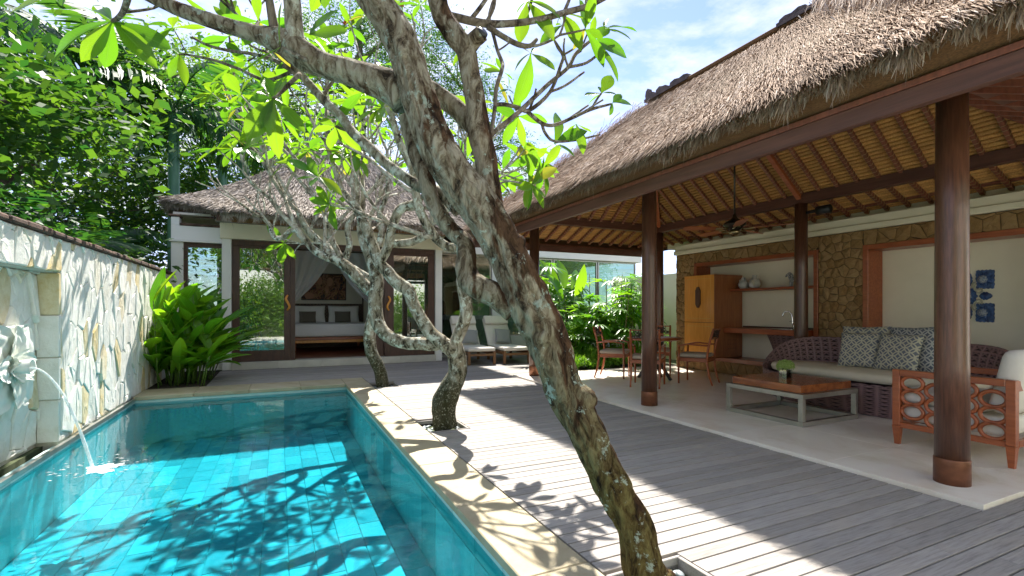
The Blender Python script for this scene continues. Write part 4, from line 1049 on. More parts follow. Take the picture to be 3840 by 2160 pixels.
for q in (-0.02, 0.02):
    for a in (-0.065, 0.055): g.tube([(hx + q, hy + a * 1.2, hz + 0.10), (hx + q, hy + a * 1.2 + 0.004, hz + 0.05), (hx + q, hy + a * 1.2, hz + 0.0)], [0.022, 0.014, 0.016], 8)
    g.tube([(hx + q * 0.6, hy + 0.106, hz + 0.23), (hx + q * 0.7, hy + 0.108, hz + 0.256)], [0.008, 0.002], 6)
g.build('body', MT['batik_grey'], hs, True)
g = G(); g.tube([hp(-0.09, 0.115), hp(-0.115, 0.13), hp(-0.13, 0.10), hp(-0.115, 0.065), hp(-0.10, 0.075)], [0.012, 0.02, 0.022, 0.016, 0.006], 8); g.build('tail', MT['batik_grey'], hs, True)
g = G(); g.tube([hp(0.03, 0.155), hp(0.055, 0.19), hp(0.08, 0.215)], [0.012, 0.017, 0.008], 8); g.build('mane', MT['batik_grey'], hs, True)

# carved blue panel in the big niche
MT['carve_blue'] = simple('blue_carving', (0.012, 0.03, 0.10), (0.05, 0.12, 0.30), 25, 0.4, bump=0.3, bs=50)
MT['carve_pale'] = simple('pale_carving', (0.42, 0.38, 0.26), (0.52, 0.49, 0.38), 20, 0.6)
MT['carve_bud'] = simple('bud_carving', (0.10, 0.16, 0.30), (0.40, 0.42, 0.42), 90, 0.5, lo=0.45, hi=0.55)
ap = thing('carved_panel', 'blue carved wooden flower panel hung on the cream niche wall', 'wall panel', (8.045, 3.185, 1.425))
def av(a, b, c): return (8.048 - c, 3.185 + a * 0.76, 1.425 + b)
def leafp(L, W, ang, c0, out, m, name, cx=0.0, cy_=0.0, ns=7):
    ca, sa = math.cos(ang), math.sin(ang); g = G()
    def fn(u, v):
        t = v * L; w_ = (u - 0.5) * 2 * W * math.sin(PI * (0.06 + 0.92 * v)) ** 0.8 * (1 + 0.22 * abs(math.sin(v * ns * PI)))
        return av(cx + ca * t - sa * w_, cy_ + sa * t + ca * w_, c0 + out * math.sin(PI * v) - 0.02 * abs(2 * u - 1))
    g.grid(fn, 6, 22); return g.build(name, m, ap, True)
for qx in (-1, 1):
    for qy in (-1, 1):
        cx, cy_ = qx * 0.205, qy * 0.21; g = G(); poly = []
        for s_ in range(4):
            for t in range(9):
                e = -0.115 + 0.23 * t / 9; j = 0.009 * (t % 2)
                poly.append(((e, -0.115 - j), (0.115 + j, e), (-e, 0.115 + j), (-0.115 - j, -e))[s_])
        g.add([av(cx + a, cy_ + b, 0.0) for a, b in poly] + [av(cx + a * 0.96, cy_ + b * 0.96, 0.018) for a, b in poly], [tuple(range(36, 72))] + [(i, (i + 1) % 36, 36 + (i + 1) % 36, 36 + i) for i in range(36)])
        o = g.build('corner_leaf_block', MT['carve_blue'], ap)
        for q in range(7): leafp(0.10, 0.026, q * 2 * PI / 7, 0.03, 0.014, MT['carve_blue'], 'carved_leaf', cx, cy_, 3)
        G().lathe([(0.055, 0.0), (0.05, 0.022), (0.03, 0.04), (0.001, 0.046)], n=18, M=Matrix.Translation(av(cx + 0.02, cy_, 0.02)) @ Matrix.Rotation(-PI / 2, 4, 'Y')).build('bud', MT['carve_bud'], ap, True)
for q in range(12): leafp(0.12, 0.035, q * PI / 6, 0.03, 0.03, MT['carve_blue'], 'rosette_petal', 0, 0, 2)
G().lathe([(0.05, 0.0), (0.045, 0.025), (0.02, 0.04), (0.001, 0.043)], n=18, M=Matrix.Translation(av(0, 0, 0.03)) @ Matrix.Rotation(-PI / 2, 4, 'Y')).build('bud', MT['carve_bud'], ap, True)
for q in range(4):
    a = q * PI / 2; leafp(0.17, 0.045, a, 0.02, 0.02, MT['carve_blue'], 'pointed_leaf', 0.13 * math.cos(a), 0.13 * math.sin(a), 4)
    for s_ in (-1, 1):
        pth = []
        for i in range(18):
            th = i / 17 * 4.6; r = 0.075 * (1 - i / 24); b = a + s_ * 0.55
            pth.append(av(0.17 * math.cos(b) + r * math.cos(a + s_ * (th + 2.2)), 0.17 * math.sin(b) + r * math.sin(a + s_ * (th + 2.2)), 0.02))
        g = G(); g.tube(pth, 0.009, 6); g.build('scroll', MT['carve_pale'], ap, True)

# ================================================================== furniture
def pillow(name, w, h, t, m, M, label=None, cat='cushion', group=None, parent=None):
    g = G()
    def side(s_):
        def fn(u, v):
            x, y = 2 * u - 1, 2 * v - 1; e = max(0, (1 - x ** 4)) ** 0.5 * max(0, (1 - y ** 4)) ** 0.5
            k = 1 - 0.05 * (1 - abs(y)) * abs(x) ** 3; k2 = 1 - 0.05 * (1 - abs(x)) * abs(y) ** 3
            return M @ V((x * w / 2 * k, s_ * t / 2 * e ** 0.9 + 0.004 * mnoise.noise(V((x * 3, y * 3, s_))), y * h / 2 * k2))
        return fn
    g.grid(side(-1), 16, 16, uv=True); g.grid(side(1), 16, 16, uv=True)
    o = g.build(name, m, parent, True, loc=tuple(M.translation) if parent is None else None, world=parent is not None)
    if label: tag(o, label, cat, group)
    return o
def slab(x0, x1, y0, y1, z0, z1, r=0.03, M=None, n=5):
    """soft upholstered block with rounded edges"""
    g = G(); cx, cy_, cz = (x0 + x1) / 2, (y0 + y1) / 2, (z0 + z1) / 2; hx, hy, hz = (x1 - x0) / 2, (y1 - y0) / 2, (z1 - z0) / 2
    r = min(r, hx * 0.95, hy * 0.95, hz * 0.95)
    bm = bmesh.new(); bmesh.ops.create_cube(bm, size=2)
    for v in bm.verts: v.co = V((v.co.x * hx, v.co.y * hy, v.co.z * hz))
    bmesh.ops.bevel(bm, geom=bm.edges[:], offset=r, segments=3, affect='EDGES', profile=0.5)
    bm.verts.index_update(); bm.normal_update()
    g.add([(v.co.x + cx, v.co.y + cy_, v.co.z + cz) for v in bm.verts], [tuple(v.index for v in f.verts) for f in bm.faces], M); bm.free(); return g

# coffee table
ct = thing('coffee_table', 'low square coffee table with thick wood top on steel frame', 'coffee table', (5.38, 3.78, 0.03))
a0, a1, b0, b1 = 4.90, 5.86, 3.30, 4.26; fw = 0.05
for (x, y) in ((a0, b0), (a1 - fw, b0), (a0, b1 - fw), (a1 - fw, b1 - fw)): G().box(x, x + fw, y, y + fw, 0.083, 0.316, 0.002).build('leg', MT['steel'], ct)
for z in (0.031, 0.318):
    for b in ((a0, a1, b0, b0 + fw), (a0, a1, b1 - fw, b1), (a0, a0 + fw, b0 + fw + 0.001, b1 - fw - 0.001), (a1 - fw, a1, b0 + fw + 0.001, b1 - fw - 0.001)): G().box(*b, z, z + 0.05, 0.002).build('frame_rail', MT['steel'], ct)
MT['table_wood'] = simple('coffee_table_wood', (0.17, 0.040, 0.012), (0.36, 0.115, 0.03), 3, 0.22, (4, 1.2, 5), 0.05, 30, coat=0.35, vary=0.12)
for i in range(4): G().box(a0 + 0.045 + i * 0.2175, a0 + 0.045 + (i + 1) * 0.2175 - 0.001, b0 + 0.05, b1 - 0.05, 0.37, 0.452, 0.003).build('top_board', MT['table_wood'], ct)
# flowers
fv = thing('flower_vase', 'square glass vase of green hydrangea on the coffee table', 'flower vase', (5.38, 3.83, 0.452))
g = G(); vx, vy, vz = 5.38, 3.83, 0.453
for b in ((-0.05, 0.05, -0.05, -0.045), (-0.05, 0.05, 0.045, 0.05), (-0.05, -0.045, -0.044, 0.044), (0.045, 0.05, -0.044, 0.044)): g.box(vx + b[0], vx + b[1], vy + b[2], vy + b[3], vz, vz + 0.10)
g.box(vx - 0.044, vx + 0.044, vy - 0.044, vy + 0.044, vz, vz + 0.008); g.build('glass', MT['vase_glass'], fv)
g = G(); random.seed(9)
for q in range(12): g.tube([(vx + random.uniform(-0.035, 0.035), vy + random.uniform(-0.035, 0.035), vz + 0.01), (vx + random.uniform(-0.03, 0.03), vy + random.uniform(-0.03, 0.03), vz + 0.13)], 0.004, 5)
g.build('stems', MT['stem_green'], fv)
rng = np.random.default_rng(5); n = 900; dirs = rng.normal(0, 1, (n, 3)); dirs[:, 2] = np.abs(dirs[:, 2]) * 0.9 - 0.25; dirs /= np.linalg.norm(dirs, axis=1)[:, None]
cen = np.array([vx, vy, vz + 0.13]) + dirs * np.array([0.092, 0.092, 0.08]) * rng.uniform(0.85, 1.06, n)[:, None]
def scatter_quads(c, nrm, size, rng):
    n = len(c); a = np.cross(nrm, rng.normal(0, 1, (n, 3))); a /= np.linalg.norm(a, axis=1)[:, None] + 1e-9; b = np.cross(nrm, a); b /= np.linalg.norm(b, axis=1)[:, None] + 1e-9
    s_ = (size * rng.uniform(0.7, 1.3, n))[:, None]
    vs_ = np.stack([c - a * s_, c - b * s_ * 0.7, c + a * s_, c + b * s_ * 0.7], 1).reshape(-1, 3); i = np.arange(n) * 4
    return vs_, np.stack([i, i + 1, i + 2, i + 3], 1)
vs_, fs = scatter_quads(cen, dirs + rng.normal(0, 0.5, (n, 3)), 0.011, rng)
np_mesh('blossom', vs_, fs, MT['hydrangea'], fv, np.repeat(rng.random(n), 4))

# wicker sofa
sf = thing('wicker_sofa', 'curved dark wicker sofa with cream seat in front of the stone wall', 'sofa', (6.68, 3.65, 0.03))
SCX, SCY, SA, SB = 6.68, 3.65, 0.60, 1.36
def se(a, k=1.0):
    c, s_ = math.cos(a), math.sin(a); p = 2 / 2.4
    return SCX + SA * k * math.copysign(abs(c) ** p, c), SCY + SB * k * math.copysign(abs(s_) ** p, s_)
def ztop(x): 
    t = max(0, min(1, (x - 6.25) / 0.95)); return 0.40 + 0.46 * t * t * (3 - 2 * t)
def sofa_out(u, v):
    a = u * 2 * PI; x, y = se(a, 0.90 + 0.10 * math.sin(min(1, v * 1.3) * PI / 2)); xt, _ = se(a); return (x, y, 0.032 + v * (ztop(xt) - 0.032))
def sofa_in(u, v):
    a = u * 2 * PI; x, y = se(a, 1.0 - 0.10 * v ** 0.5); xt, _ = se(a); return (x, y, ztop(xt) + 0.02 * math.sin(v * PI) - v * (ztop(xt) - 0.30))
MT['wicker_sofa'] = m_wicker('wicker_sofa', (0.085, 0.050, 0.050), (0.26, 0.155, 0.15), (0.008, 0.005, 0.006), 58, 8)
g = G(); g.grid(sofa_out, 64, 10, True, True); g.grid(sofa_in, 64, 6, True, True); g.build('woven_shell', MT['wicker_sofa'], sf, True)
def seat(u, v):
    a = u * 2 * PI; prof = [(0.0, 0.515), (0.5, 0.515), (0.84, 0.51), (0.89, 0.495), (0.905, 0.46), (0.89, 0.41), (0.5, 0.40), (0.0, 0.40)][min(7, int(v * 7 + 0.5))]
    x, y = se(a, prof[0] * (0.995 if True else 1)); return (x - 0.02, y, prof[1])
g = G(); g.grid(seat, 64, 7, True); g.build('seat_cushion', MT['cream_cushion'], sf, True)
for (x, y, z, w_, rz, rx, m, lab) in ((6.98, 3.84, 0.76, 0.56, -80, -14, 'lattice', 'large lattice cushion at the left back of the wicker sofa'),
        (6.98, 3.30, 0.77, 0.56, -94, -14, 'lattice_blue', 'large lattice cushion at the right back of the wicker sofa'),
        (6.79, 3.81, 0.735, 0.47, -84, -20, 'lattice', 'smaller lattice cushion in front on the left of the wicker sofa'),
        (6.77, 3.36, 0.735, 0.47, -92, -20, 'lattice', 'smaller lattice cushion in front on the right of the wicker sofa')):
    pillow('throw_cushion', w_, w_, 0.15, MT[m], Matrix.Translation((x, y, z)) @ rz_m(R(rz)) @ Matrix.Rotation(R(rx), 4, 'X') @ Matrix.Rotation(R(random.uniform(-3, 3)), 4, 'Y'), lab, 'cushion', 'cushions on the wicker sofa')

# ring-sided armchair
ac = thing('armchair', 'red wood armchair with sides of carved rings and cream cushions', 'armchair', (5.5, 2.15, 0.03))
def leg_taper(x, y, z1, parent, s=0.06): G().beam((x, y, 0.031), (x, y, z1), s * 0.6, s * 0.6, w2=s, h2=s).build('leg', MT['red_wood'], parent)
for x in (5.10, 5.92):
    for y in (1.76, 2.535):
        leg_taper(x, y, 0.20, ac); G().box(x - 0.03, x + 0.03, y - 0.03, y + 0.03, 0.201, 0.708, 0.004).build('post', MT['red_wood'], ac)
    G().box(x - 0.033, x + 0.033, 1.79, 2.505, 0.655, 0.709, 0.004).build('arm_rail', MT['red_wood'], ac)
    G().box(x - 0.022, x + 0.022, 1.79, 2.505, 0.185, 0.232, 0.003).build('side_rail', MT['red_wood'], ac)
    ringm = G().tube([(0, 0.082 * math.cos(a), 0.062 * math.sin(a)) for a in [i * 2 * PI / 24 for i in range(24)]], 0.017, 6, closed=True).mesh('ring', True); ringm.materials.append(MT['red_wood'])
    for c in range(4):
        n_ = 3
        for r_ in range(3):
            inst('ring', ringm, ac, Matrix.Translation((x, 2.42 - c * 0.183, 0.305 + r_ * 0.126 + (0.035 if c % 2 == 0 else -0.012))))
for y in (1.75, 2.53): G().box(5.135, 5.885, y - 0.02, y + 0.02, 0.19, 0.24, 0.003).build('cross_rail', MT['red_wood'], ac)
G().box(5.135, 5.885, 1.735, 1.765, 0.62, 0.70, 0.003).build('back_rail', MT['red_wood'], ac)
slab(5.14, 5.88, 1.80, 2.56, 0.245, 0.40, 0.04).build('seat_base', MT['pale_cushion'], ac, True)
slab(5.14, 5.88, 1.95, 2.58, 0.405, 0.53, 0.05).build('seat_cushion', MT['pale_cushion'], ac, True)
slab(-0.37, 0.37, -0.08, 0.09, 0.0, 0.52, 0.07, Matrix.Translation((5.51, 1.86, 0.42)) @ Matrix.Rotation(R(12), 4, 'X')).build('back_cushion', MT['pale_cushion'], ac, True)

# dining table and chairs
dt = thing('dining_table', 'round red wood dining table on crossed dark legs', 'dining table', (5.98, 6.74, 0.03))
G().lathe([(0.40, 0.0), (0.46, 0.012), (0.47, 0.03), (0.465, 0.045), (0.01, 0.045)], (5.98, 6.74, 0.72), 40).build('table_top', MT['red_wood'], dt, True)
for k in range(4):
    a = R(25 + 90 * k); c, s_ = math.cos(a), math.sin(a)
    G().beam((5.98 + 0.30 * c, 6.74 + 0.30 * s_, 0.031), (5.98 - 0.16 * c, 6.74 - 0.16 * s_, 0.718), 0.04, 0.05, 0.004).build('leg', MT['black'], dt)
def dining_chair():
    t = thing('dining_chair', '', 'chair')
    m = MT['red_wood']
    for s_ in (-1, 1):
        G().tube([(s_ * 0.235, 0.22, 0.0), (s_ * 0.235, 0.225, 0.40), (s_ * 0.245, 0.21, 0.62)], [0.014, 0.02, 0.016], 8).build('front_leg', m, t, True, False)
        G().tube(smooth_path([(s_ * 0.22, -0.31, 0.0), (s_ * 0.22, -0.25, 0.2), (s_ * 0.22, -0.23, 0.42), (s_ * 0.22, -0.26, 0.66), (s_ * 0.22, -0.33, 0.92)], 4), [0.015] * 3 + [0.019] * 13 + [0.015], 8).build('back_leg', m, t, True, False)
        G().tube(smooth_path([(s_ * 0.245, 0.225, 0.62), (s_ * 0.26, 0.06, 0.655), (s_ * 0.245, -0.1, 0.645), (s_ * 0.225, -0.255, 0.64)], 4), 0.019, 8, flat=0.7).build('arm', m, t, True, False)
        G().beam((s_ * 0.225, 0.22, 0.40), (s_ * 0.215, -0.235, 0.40), 0.025, 0.06).build('side_rail', m, t, world=False)
    G().beam((-0.235, 0.225, 0.40), (0.235, 0.225, 0.40), 0.025, 0.06).build('front_rail', m, t, world=False)
    G().beam((-0.22, -0.235, 0.40), (0.22, -0.235, 0.40), 0.025, 0.06).build('back_rail', m, t, world=False)
    slab(-0.24, 0.24, -0.22, 0.25, 0.435, 0.50, 0.03).build('seat_cushion', MT['taupe_cushion'], t, True, False)
    g = G(); g.beam((-0.21, -0.285, 0.745), (0.21, -0.285, 0.745), 0.015, 0.02); g.beam((-0.21, -0.325, 0.90), (0.21, -0.325, 0.90), 0.015, 0.02); g.build('back_slat', m, t, world=False)
    g = G(); random.seed(31)
    for q in range(34):
        x, z = random.uniform(-0.185, 0.185), random.uniform(0.775, 0.885); yy = -0.285 - (z - 0.745) * 0.26; r = random.uniform(0.018, 0.032)
        g.tube([(x + r * math.cos(a), yy + 0.006 * math.sin(2 * a), z + r * 0.8 * math.sin(a)) for a in [i * 2 * PI / 10 for i in range(10)]], 0.0055, 4, closed=True)
    g.build('woven_back', MT['wicker_plain'], t, True, False)
    return t
MT['wicker_plain'] = simple('dark_cane', (0.030, 0.018, 0.016), (0.07, 0.04, 0.034), 30, 0.5)
def copy_tree(o, parent=None):
    c = o.copy(); COL.objects.link(c); c.parent = parent
    for ch in list(o.children): copy_tree(ch, c)
    return c
ch0 = dining_chair()
for i, (x, y, dx, dy, lab) in enumerate(((5.38, 6.22, 0.60, 0.52, 'dining chair with its woven back towards the pool, nearest the round table front'), (6.32, 6.10, -0.34, 0.64, 'dining chair seen side-on at the right of the round table by the cabinet'), (5.52, 7.28, 0.46, -0.54, 'dining chair beside the green plants at the left of the round table'), (6.52, 7.26, -0.5, -0.5, 'dining chair half hidden behind the round table near the stone wall'))):
    c = ch0 if i == 0 else copy_tree(ch0)
    c.location = (x, y, 0.031); c.rotation_euler = (0, 0, math.atan2(-dx, dy)); c['label'] = lab; c['group'] = 'dining chairs round the table'
# ================================================================== villa with the bedroom
vl = thing('villa', 'cream walled villa with thatched roof and brown sliding glass doors', 'villa', (1.3, 13.5, 0))
FY = 11.65
MT['frame_wood'] = simple('door_frame_wood', (0.050, 0.022, 0.014), (0.085, 0.036, 0.022), 5, 0.45, (6, 6, 1), 0.1, 40)
MT['room_floor'] = simple('room_floor_wood', (0.12, 0.030, 0.014), (0.20, 0.055, 0.024), 4, 0.35, (1, 8, 1), 0.05, 20, vary=0.15)
MT['room_wall'] = simple('room_wall', (0.66, 0.62, 0.54), (0.74, 0.70, 0.62), 2, 0.9)
MT['sill_stone'] = simple('sill_stone', (0.46, 0.44, 0.38), (0.56, 0.54, 0.47), 3, 0.7, vary=0.06)
G().box(-1.06, -0.888, FY, FY + 0.3, 0, 2.718, 0.006).build('pier', MT['plaster_white'], vl)
G().box(3.462, 3.63, FY, FY + 0.3, 0, 2.718, 0.006).build('pier', MT['plaster_white'], vl)
G().box(-1.09, 3.66, FY - 0.03, FY + 0.32, 2.72, 3.04, 0.006).build('header', MT['plaster'], vl)
x = -0.886
while x < 3.45:
    xe = min(x + 0.87, 3.46); G().box(x + 0.001, xe - 0.001, FY - 0.05, FY + 0.32, 0.0, 0.155, 0.004).build('sill_slab', MT['sill_stone'], vl); x = xe
G().box(-1.16, 3.70, FY - 0.12, FY + 0.1, 3.045, 3.10, 0.006).build('gutter', simple('grey_paint', (0.22, 0.20, 0.17), (0.27, 0.25, 0.21), 4, 0.7), vl)
G().box(-0.95, 4.3, 11.30, 11.42, 3.06, 3.22, 0.006).build('eave_beam', MT['beam_wood'], vl)
G().box(-0.884, 3.458, FY + 0.05, FY + 0.16, 2.60, 2.716, 0.004).build('door_head', MT['frame_wood'], vl)
def door(x0_, x1_, g0, g1, hx, y0_):
    root = G().box(x0_, g0, y0_, y0_ + 0.05, 0.157, 2.598, 0.004); root.box(g1, x1_, y0_, y0_ + 0.05, 0.157, 2.598, 0.004)
    root.box(g0, g1, y0_ + 0.001, y0_ + 0.049, 0.157, 0.39, 0.004); root.box(g0, g1, y0_ + 0.001, y0_ + 0.049, 2.545, 2.598, 0.004)
    o = root.build('sliding_door', MT['frame_wood'], vl)
    G().box(g0 + 0.001, g1 - 0.001, y0_ + 0.02, y0_ + 0.026, 0.391, 2.544).build('pane', MT['glass'], o)
    s_ = 1 if hx < 1 else -1; pth = smooth_path([(hx, y0_ - 0.02, 1.57), (hx - s_ * 0.035, y0_ - 0.05, 1.49), (hx + s_ * 0.0, y0_ - 0.05, 1.41), (hx + s_ * 0.035, y0_ - 0.05, 1.32), (hx - s_ * 0.01, y0_ - 0.02, 1.24)], 5)
    G().tube(pth, [0.02 + 0.008 * math.sin(i / (len(pth) - 1) * PI) for i in range(len(pth))], 10).build('handle', MT['orange_wood'], o, True)
door(-0.882, 0.22, -0.742, 0.10, 0.17, FY + 0.06)
G().box(0.222, 0.322, FY + 0.062, FY + 0.155, 0.157, 2.598, 0.004).build('door_post', MT['frame_wood'], vl)
door(2.24, 3.456, 2.46, 3.294, 2.33, FY + 0.06)
G().box(2.02, 2.238, FY + 0.115, FY + 0.155, 0.157, 2.598, 0.004).build('door_post', MT['frame_wood'], vl)
def drape(name, x0_, x1_, y_, z0_, z1_, nf, amp, m, parent):
    g = G(); g.grid(lambda u, v: (x0_ + u * (x1_ - x0_), y_ + amp * math.sin(u * nf * 2 * PI + 0.6 * math.sin(v * 3)) * (0.6 + 0.4 * v), z1_ + v * (z0_ - z1_)), nf * 8, 8); return g.build(name, m, parent, True)
drape('sheer_curtain', -0.80, -0.32, FY + 0.30, 0.17, 2.6, 9, 0.03, MT['sheer'], vl)
drape('sheer_curtain', 2.86, 3.40, FY + 0.30, 0.17, 2.6, 9, 0.03, MT['sheer'], vl)
# room
y = FY + 0.325
while y < 15.5:
    G().box(-1.9, 3.6, y + 0.001, y + 0.129, 0.10, 0.153, 0.002).build('floor_board', MT['room_floor'], vl); y += 0.13
g = G(); g.box(-1.02, 3.7, 15.5, 15.65, 0, 3.2); g.box(-1.95, -1.02, 15.5, 15.65, 0, 0.3); g.build('room_wall', MT['room_wall'], vl)  # opening added at the rear left to let sunlight into the room
g = G(); g.box(3.60, 3.70, FY + 0.31, 15.49, 0, 3.2); g.build('room_wall', MT['room_wall'], vl)
g = G(); g.box(-1.95, 3.7, FY + 0.33, 15.64, 3.205, 3.25); g.build('ceiling', MT['room_wall'], vl)
# left wing
LY = 11.78
G().box(-1.95, -1.74, LY, LY + 0.25, 0, 2.62, 0.005).build('wing_pier', MT['plaster_white'], vl)
G().box(-1.95, -1.065, LY, LY + 0.25, 2.68, 2.95, 0.005).build('wing_parapet', MT['plaster_white'], vl)
G().box(-1.95, -1.81, LY + 0.001, LY + 0.24, 2.952, 3.12, 0.005).build('wing_parapet', MT['plaster_white'], vl)
G().box(-1.98, -1.065, LY - 0.04, LY + 0.25, 2.621, 2.679, 0.005).build('wing_ledge', MT['plaster_white'], vl)
G().box(-1.80, -1.07, LY - 0.02, LY + 0.27, 2.953, 3.0, 0.008).build('parapet_cap', MT['cap'], vl); G().box(-1.99, -1.79, LY - 0.02, LY + 0.27, 3.122, 3.165, 0.008).build('parapet_cap', MT['cap'], vl)
o = G(); o.box(-1.738, -1.67, LY + 0.03, LY + 0.1, 0.4, 2.62, 0.004); o.box(-1.67, -1.065, LY + 0.03, LY + 0.1, 2.53, 2.62, 0.004); o.box(-1.67, -1.065, LY + 0.03, LY + 0.1, 0.4, 0.5, 0.004)
wn = o.build('wing_window', MT['frame_wood'], vl); G().box(-1.669, -1.066, LY + 0.05, LY + 0.056, 0.501, 2.529).build('pane', MT['glass'], wn)
G().box(-1.95, -1.065, LY, LY + 0.2, 0, 0.398, 0.004).build('wing_base', MT['plaster_white'], vl)
# roof
EV = [(4.75, 10.45, 3.10), (-0.90, 10.45, 3.10), (-1.02, 11.45, 3.30), (-1.58, 12.1, 3.48), (-2.13, 12.5, 3.58), (-2.2, 14.0, 3.5), (-2.2, 16.1, 3.3), (4.75, 16.1, 3.3)]  # rear eave cut short so sun reaches the added rear opening
AP = (1.3, 13.6, 5.9)
g = G(); nE = len(EV)
def rp_(i, u, v, sag=0.34):
    a, b = EV[i], EV[(i + 1) % nE]; e = [a[k] + (b[k] - a[k]) * u for k in range(3)]
    p = [e[k] + (AP[k] - e[k]) * v for k in range(3)]; p[2] -= sag * 4 * v * (1 - v) * (1.0 if True else 0); return p
for i in range(nE): g.grid(lambda u, v, i=i: rp_(i, u, v), 6, 8)
g.build('roof_core', MT['thatch_core'], vl)
g = G(); k = 0
lo = [(1.3 + (p[0] - 1.3) * 0.955, 14 + (p[1] - 14) * 0.955, p[2] - 0.20) for p in EV]; inn = [(1.3 + (p[0] - 1.3) * 0.72, 14 + (p[1] - 14) * 0.72, p[2] + 0.25) for p in EV]
g.v = [tuple(p) for p in EV] + lo + inn
for j in range(nE):
    j2 = (j + 1) % nE; g.f.append((j, j2, nE + j2, nE + j)); g.f.append((nE + j, nE + j2, 2 * nE + j2, 2 * nE + j))
g.build('straw_edge', MT['straw_edge'], vl)
for i, n_ in ((0, 26000), (1, 5000), (2, 5000), (3, 5000), (4, 5000), (7, 3000)):
    thatch('thatch', vl, EV[i], EV[(i + 1) % nE], (AP[0] - 0.03, AP[1], AP[2]), (AP[0] + 0.03, AP[1], AP[2]), n_ * 2, 0.22, 0.013, MT['thatch_grey'], 0.05, 40 + i, 0.34, 0.16)
    a, b = EV[i], EV[(i + 1) % nE]; L = math.dist(a, b); out = V((-(b[1] - a[1]), b[0] - a[0], 0)).normalized()
    if out.dot(V((a[0] - 1.3, a[1] - 14, 0))) < 0: out = -out
    fringe('eave_fringe', vl, (a[0], a[1], a[2] - 0.09), (b[0], b[1], b[2] - 0.09), int(L * 1000), 0.15, MT['thatch_grey'], tuple(out), 60 + i)
G().lathe([(0.22, -0.25), (0.20, 0.0), (0.12, 0.08), (0.14, 0.16), (0.06, 0.28), (0.02, 0.36)], AP, 14).build('roof_finial', MT['ridge_clay'], vl, True)
for p, q in (((-1.2, 12.0, 3.22), (-2.0, 12.6, 3.3)), ((-1.1, 11.5, 3.12), (-1.1, 13.5, 3.4)), ((-1.9, 12.6, 3.26), (-1.95, 14, 3.26))): G().beam(p, q, 0.08, 0.12).build('eave_beam', MT['beam_wood'], vl)

# bed ------------------------------------------------------------------
bd = thing('bed', 'wide bed with white mattress, wood base and woven headboard in the villa', 'bed', (1.25, 14.4, 0.155))
G().box(0.25, 2.25, 13.5, 15.36, 0.40, 0.545, 0.008).build('base', MT['orange_wood'], bd)
G().box(0.21, 2.29, 13.46, 13.56, 0.475, 0.55, 0.006).build('base_lip', MT['red_wood'], bd)
for x in (0.36, 2.14):
    for y in (13.7, 15.2): G().beam((x, y, 0.156), (x, y, 0.398), 0.05, 0.05, w2=0.08, h2=0.08).build('leg', MT['red_wood'], bd)
slab(0.24, 2.26, 13.48, 15.33, 0.555, 0.89, 0.06).build('mattress', MT['white_cloth'], bd, True)
def weave(name, c1, c2):
    N = Nodes(name); v = N.coord('Object', (1, 1, 1), False); k = N.n('TexChecker'); k.inputs['Scale'].default_value = 22; k.inputs['Color1'].default_value = (*c1, 1); k.inputs['Color2'].default_value = (*c2, 1); N.l(v, k.inputs['Vector']); N.bump(k.outputs['Fac'], 0.6, 0.01); return N.done(k.outputs[0], 0.55)
G().box(0.2, 2.3, 15.37, 15.47, 0.156, 1.43, 0.01).build('headboard', weave('woven_headboard', (0.035, 0.018, 0.012), (0.10, 0.055, 0.035)), bd)
for x, side in ((0.78, 'left'), (1.72, 'right')):
    pillow('bed_pillow', 0.86, 0.52, 0.22, MT['white_cloth'], Matrix.Translation((x, 15.16, 1.12)) @ Matrix.Rotation(R(-16), 4, 'X'), 'large white pillow on the %s half of the bed' % side, 'pillow', 'white pillows on the bed')
    pillow('bed_cushion', 0.44, 0.34, 0.14, MT['lattice_taupe'], Matrix.Translation((x - 0.05, 14.94, 1.045)) @ Matrix.Rotation(R(-18), 4, 'X'), 'small taupe lattice cushion on the %s half of the bed' % side, 'cushion', 'taupe cushions on the bed')
# net canopy
cn = thing('bed_canopy', 'gathered white net curtains tied back round the bed', 'bed canopy', (1.25, 13.42, 0.155))
for s_ in (-1, 1):
    g = G()
    def fn(u, v, s_=s_):
        xt = 1.25 + s_ * (-0.12 + u * 1.12); zt = 2.74
        tx, tz = 1.25 + s_ * 1.02, 1.42
        w_ = v; ww = 1 - (1 - 0.10) * w_ ** 0.8
        cx_ = xt + (tx - xt) * (1 - ww); sagx = -s_ * 0.10 * math.sin(w_ * PI) * (1 - u)
        z = zt + (tz - zt) * w_ - 0.20 * math.sin(w_ * PI) * (1 - u) * 0.4
        return (cx_ + sagx, 13.42 + 0.035 * math.sin(u * 26) * (1 - 0.5 * w_) + 0.02 * s_, z)
    g.grid(fn, 60, 14); g.grid(lambda u, v, s_=s_: (1.25 + s_ * (1.0 + (u - 0.5) * (0.10 + 0.16 * v)), 13.42 + 0.03 * math.sin(u * 22), 1.42 - v * 1.2), 24, 6)
    g.build('net_drape', MT['net'], cn, True)
for p, q in (((0.2, 13.42, 2.76), (2.3, 13.42, 2.76)), ((0.2, 15.4, 2.76), (2.3, 15.4, 2.76)), ((0.2, 13.42, 2.76), (0.2, 15.4, 2.76)), ((2.3, 13.42, 2.76), (2.3, 15.4, 2.76))): G().tube([p, q], 0.018, 8).build('canopy_rail', MT['frame_wood'], cn)
for x, y in ((0.2, 13.42), (2.3, 13.42), (0.2, 15.4), (2.3, 15.4)): G().tube([(x, y, 0.156), (x, y, 2.76)], 0.022, 8).build('canopy_post', MT['frame_wood'], cn)
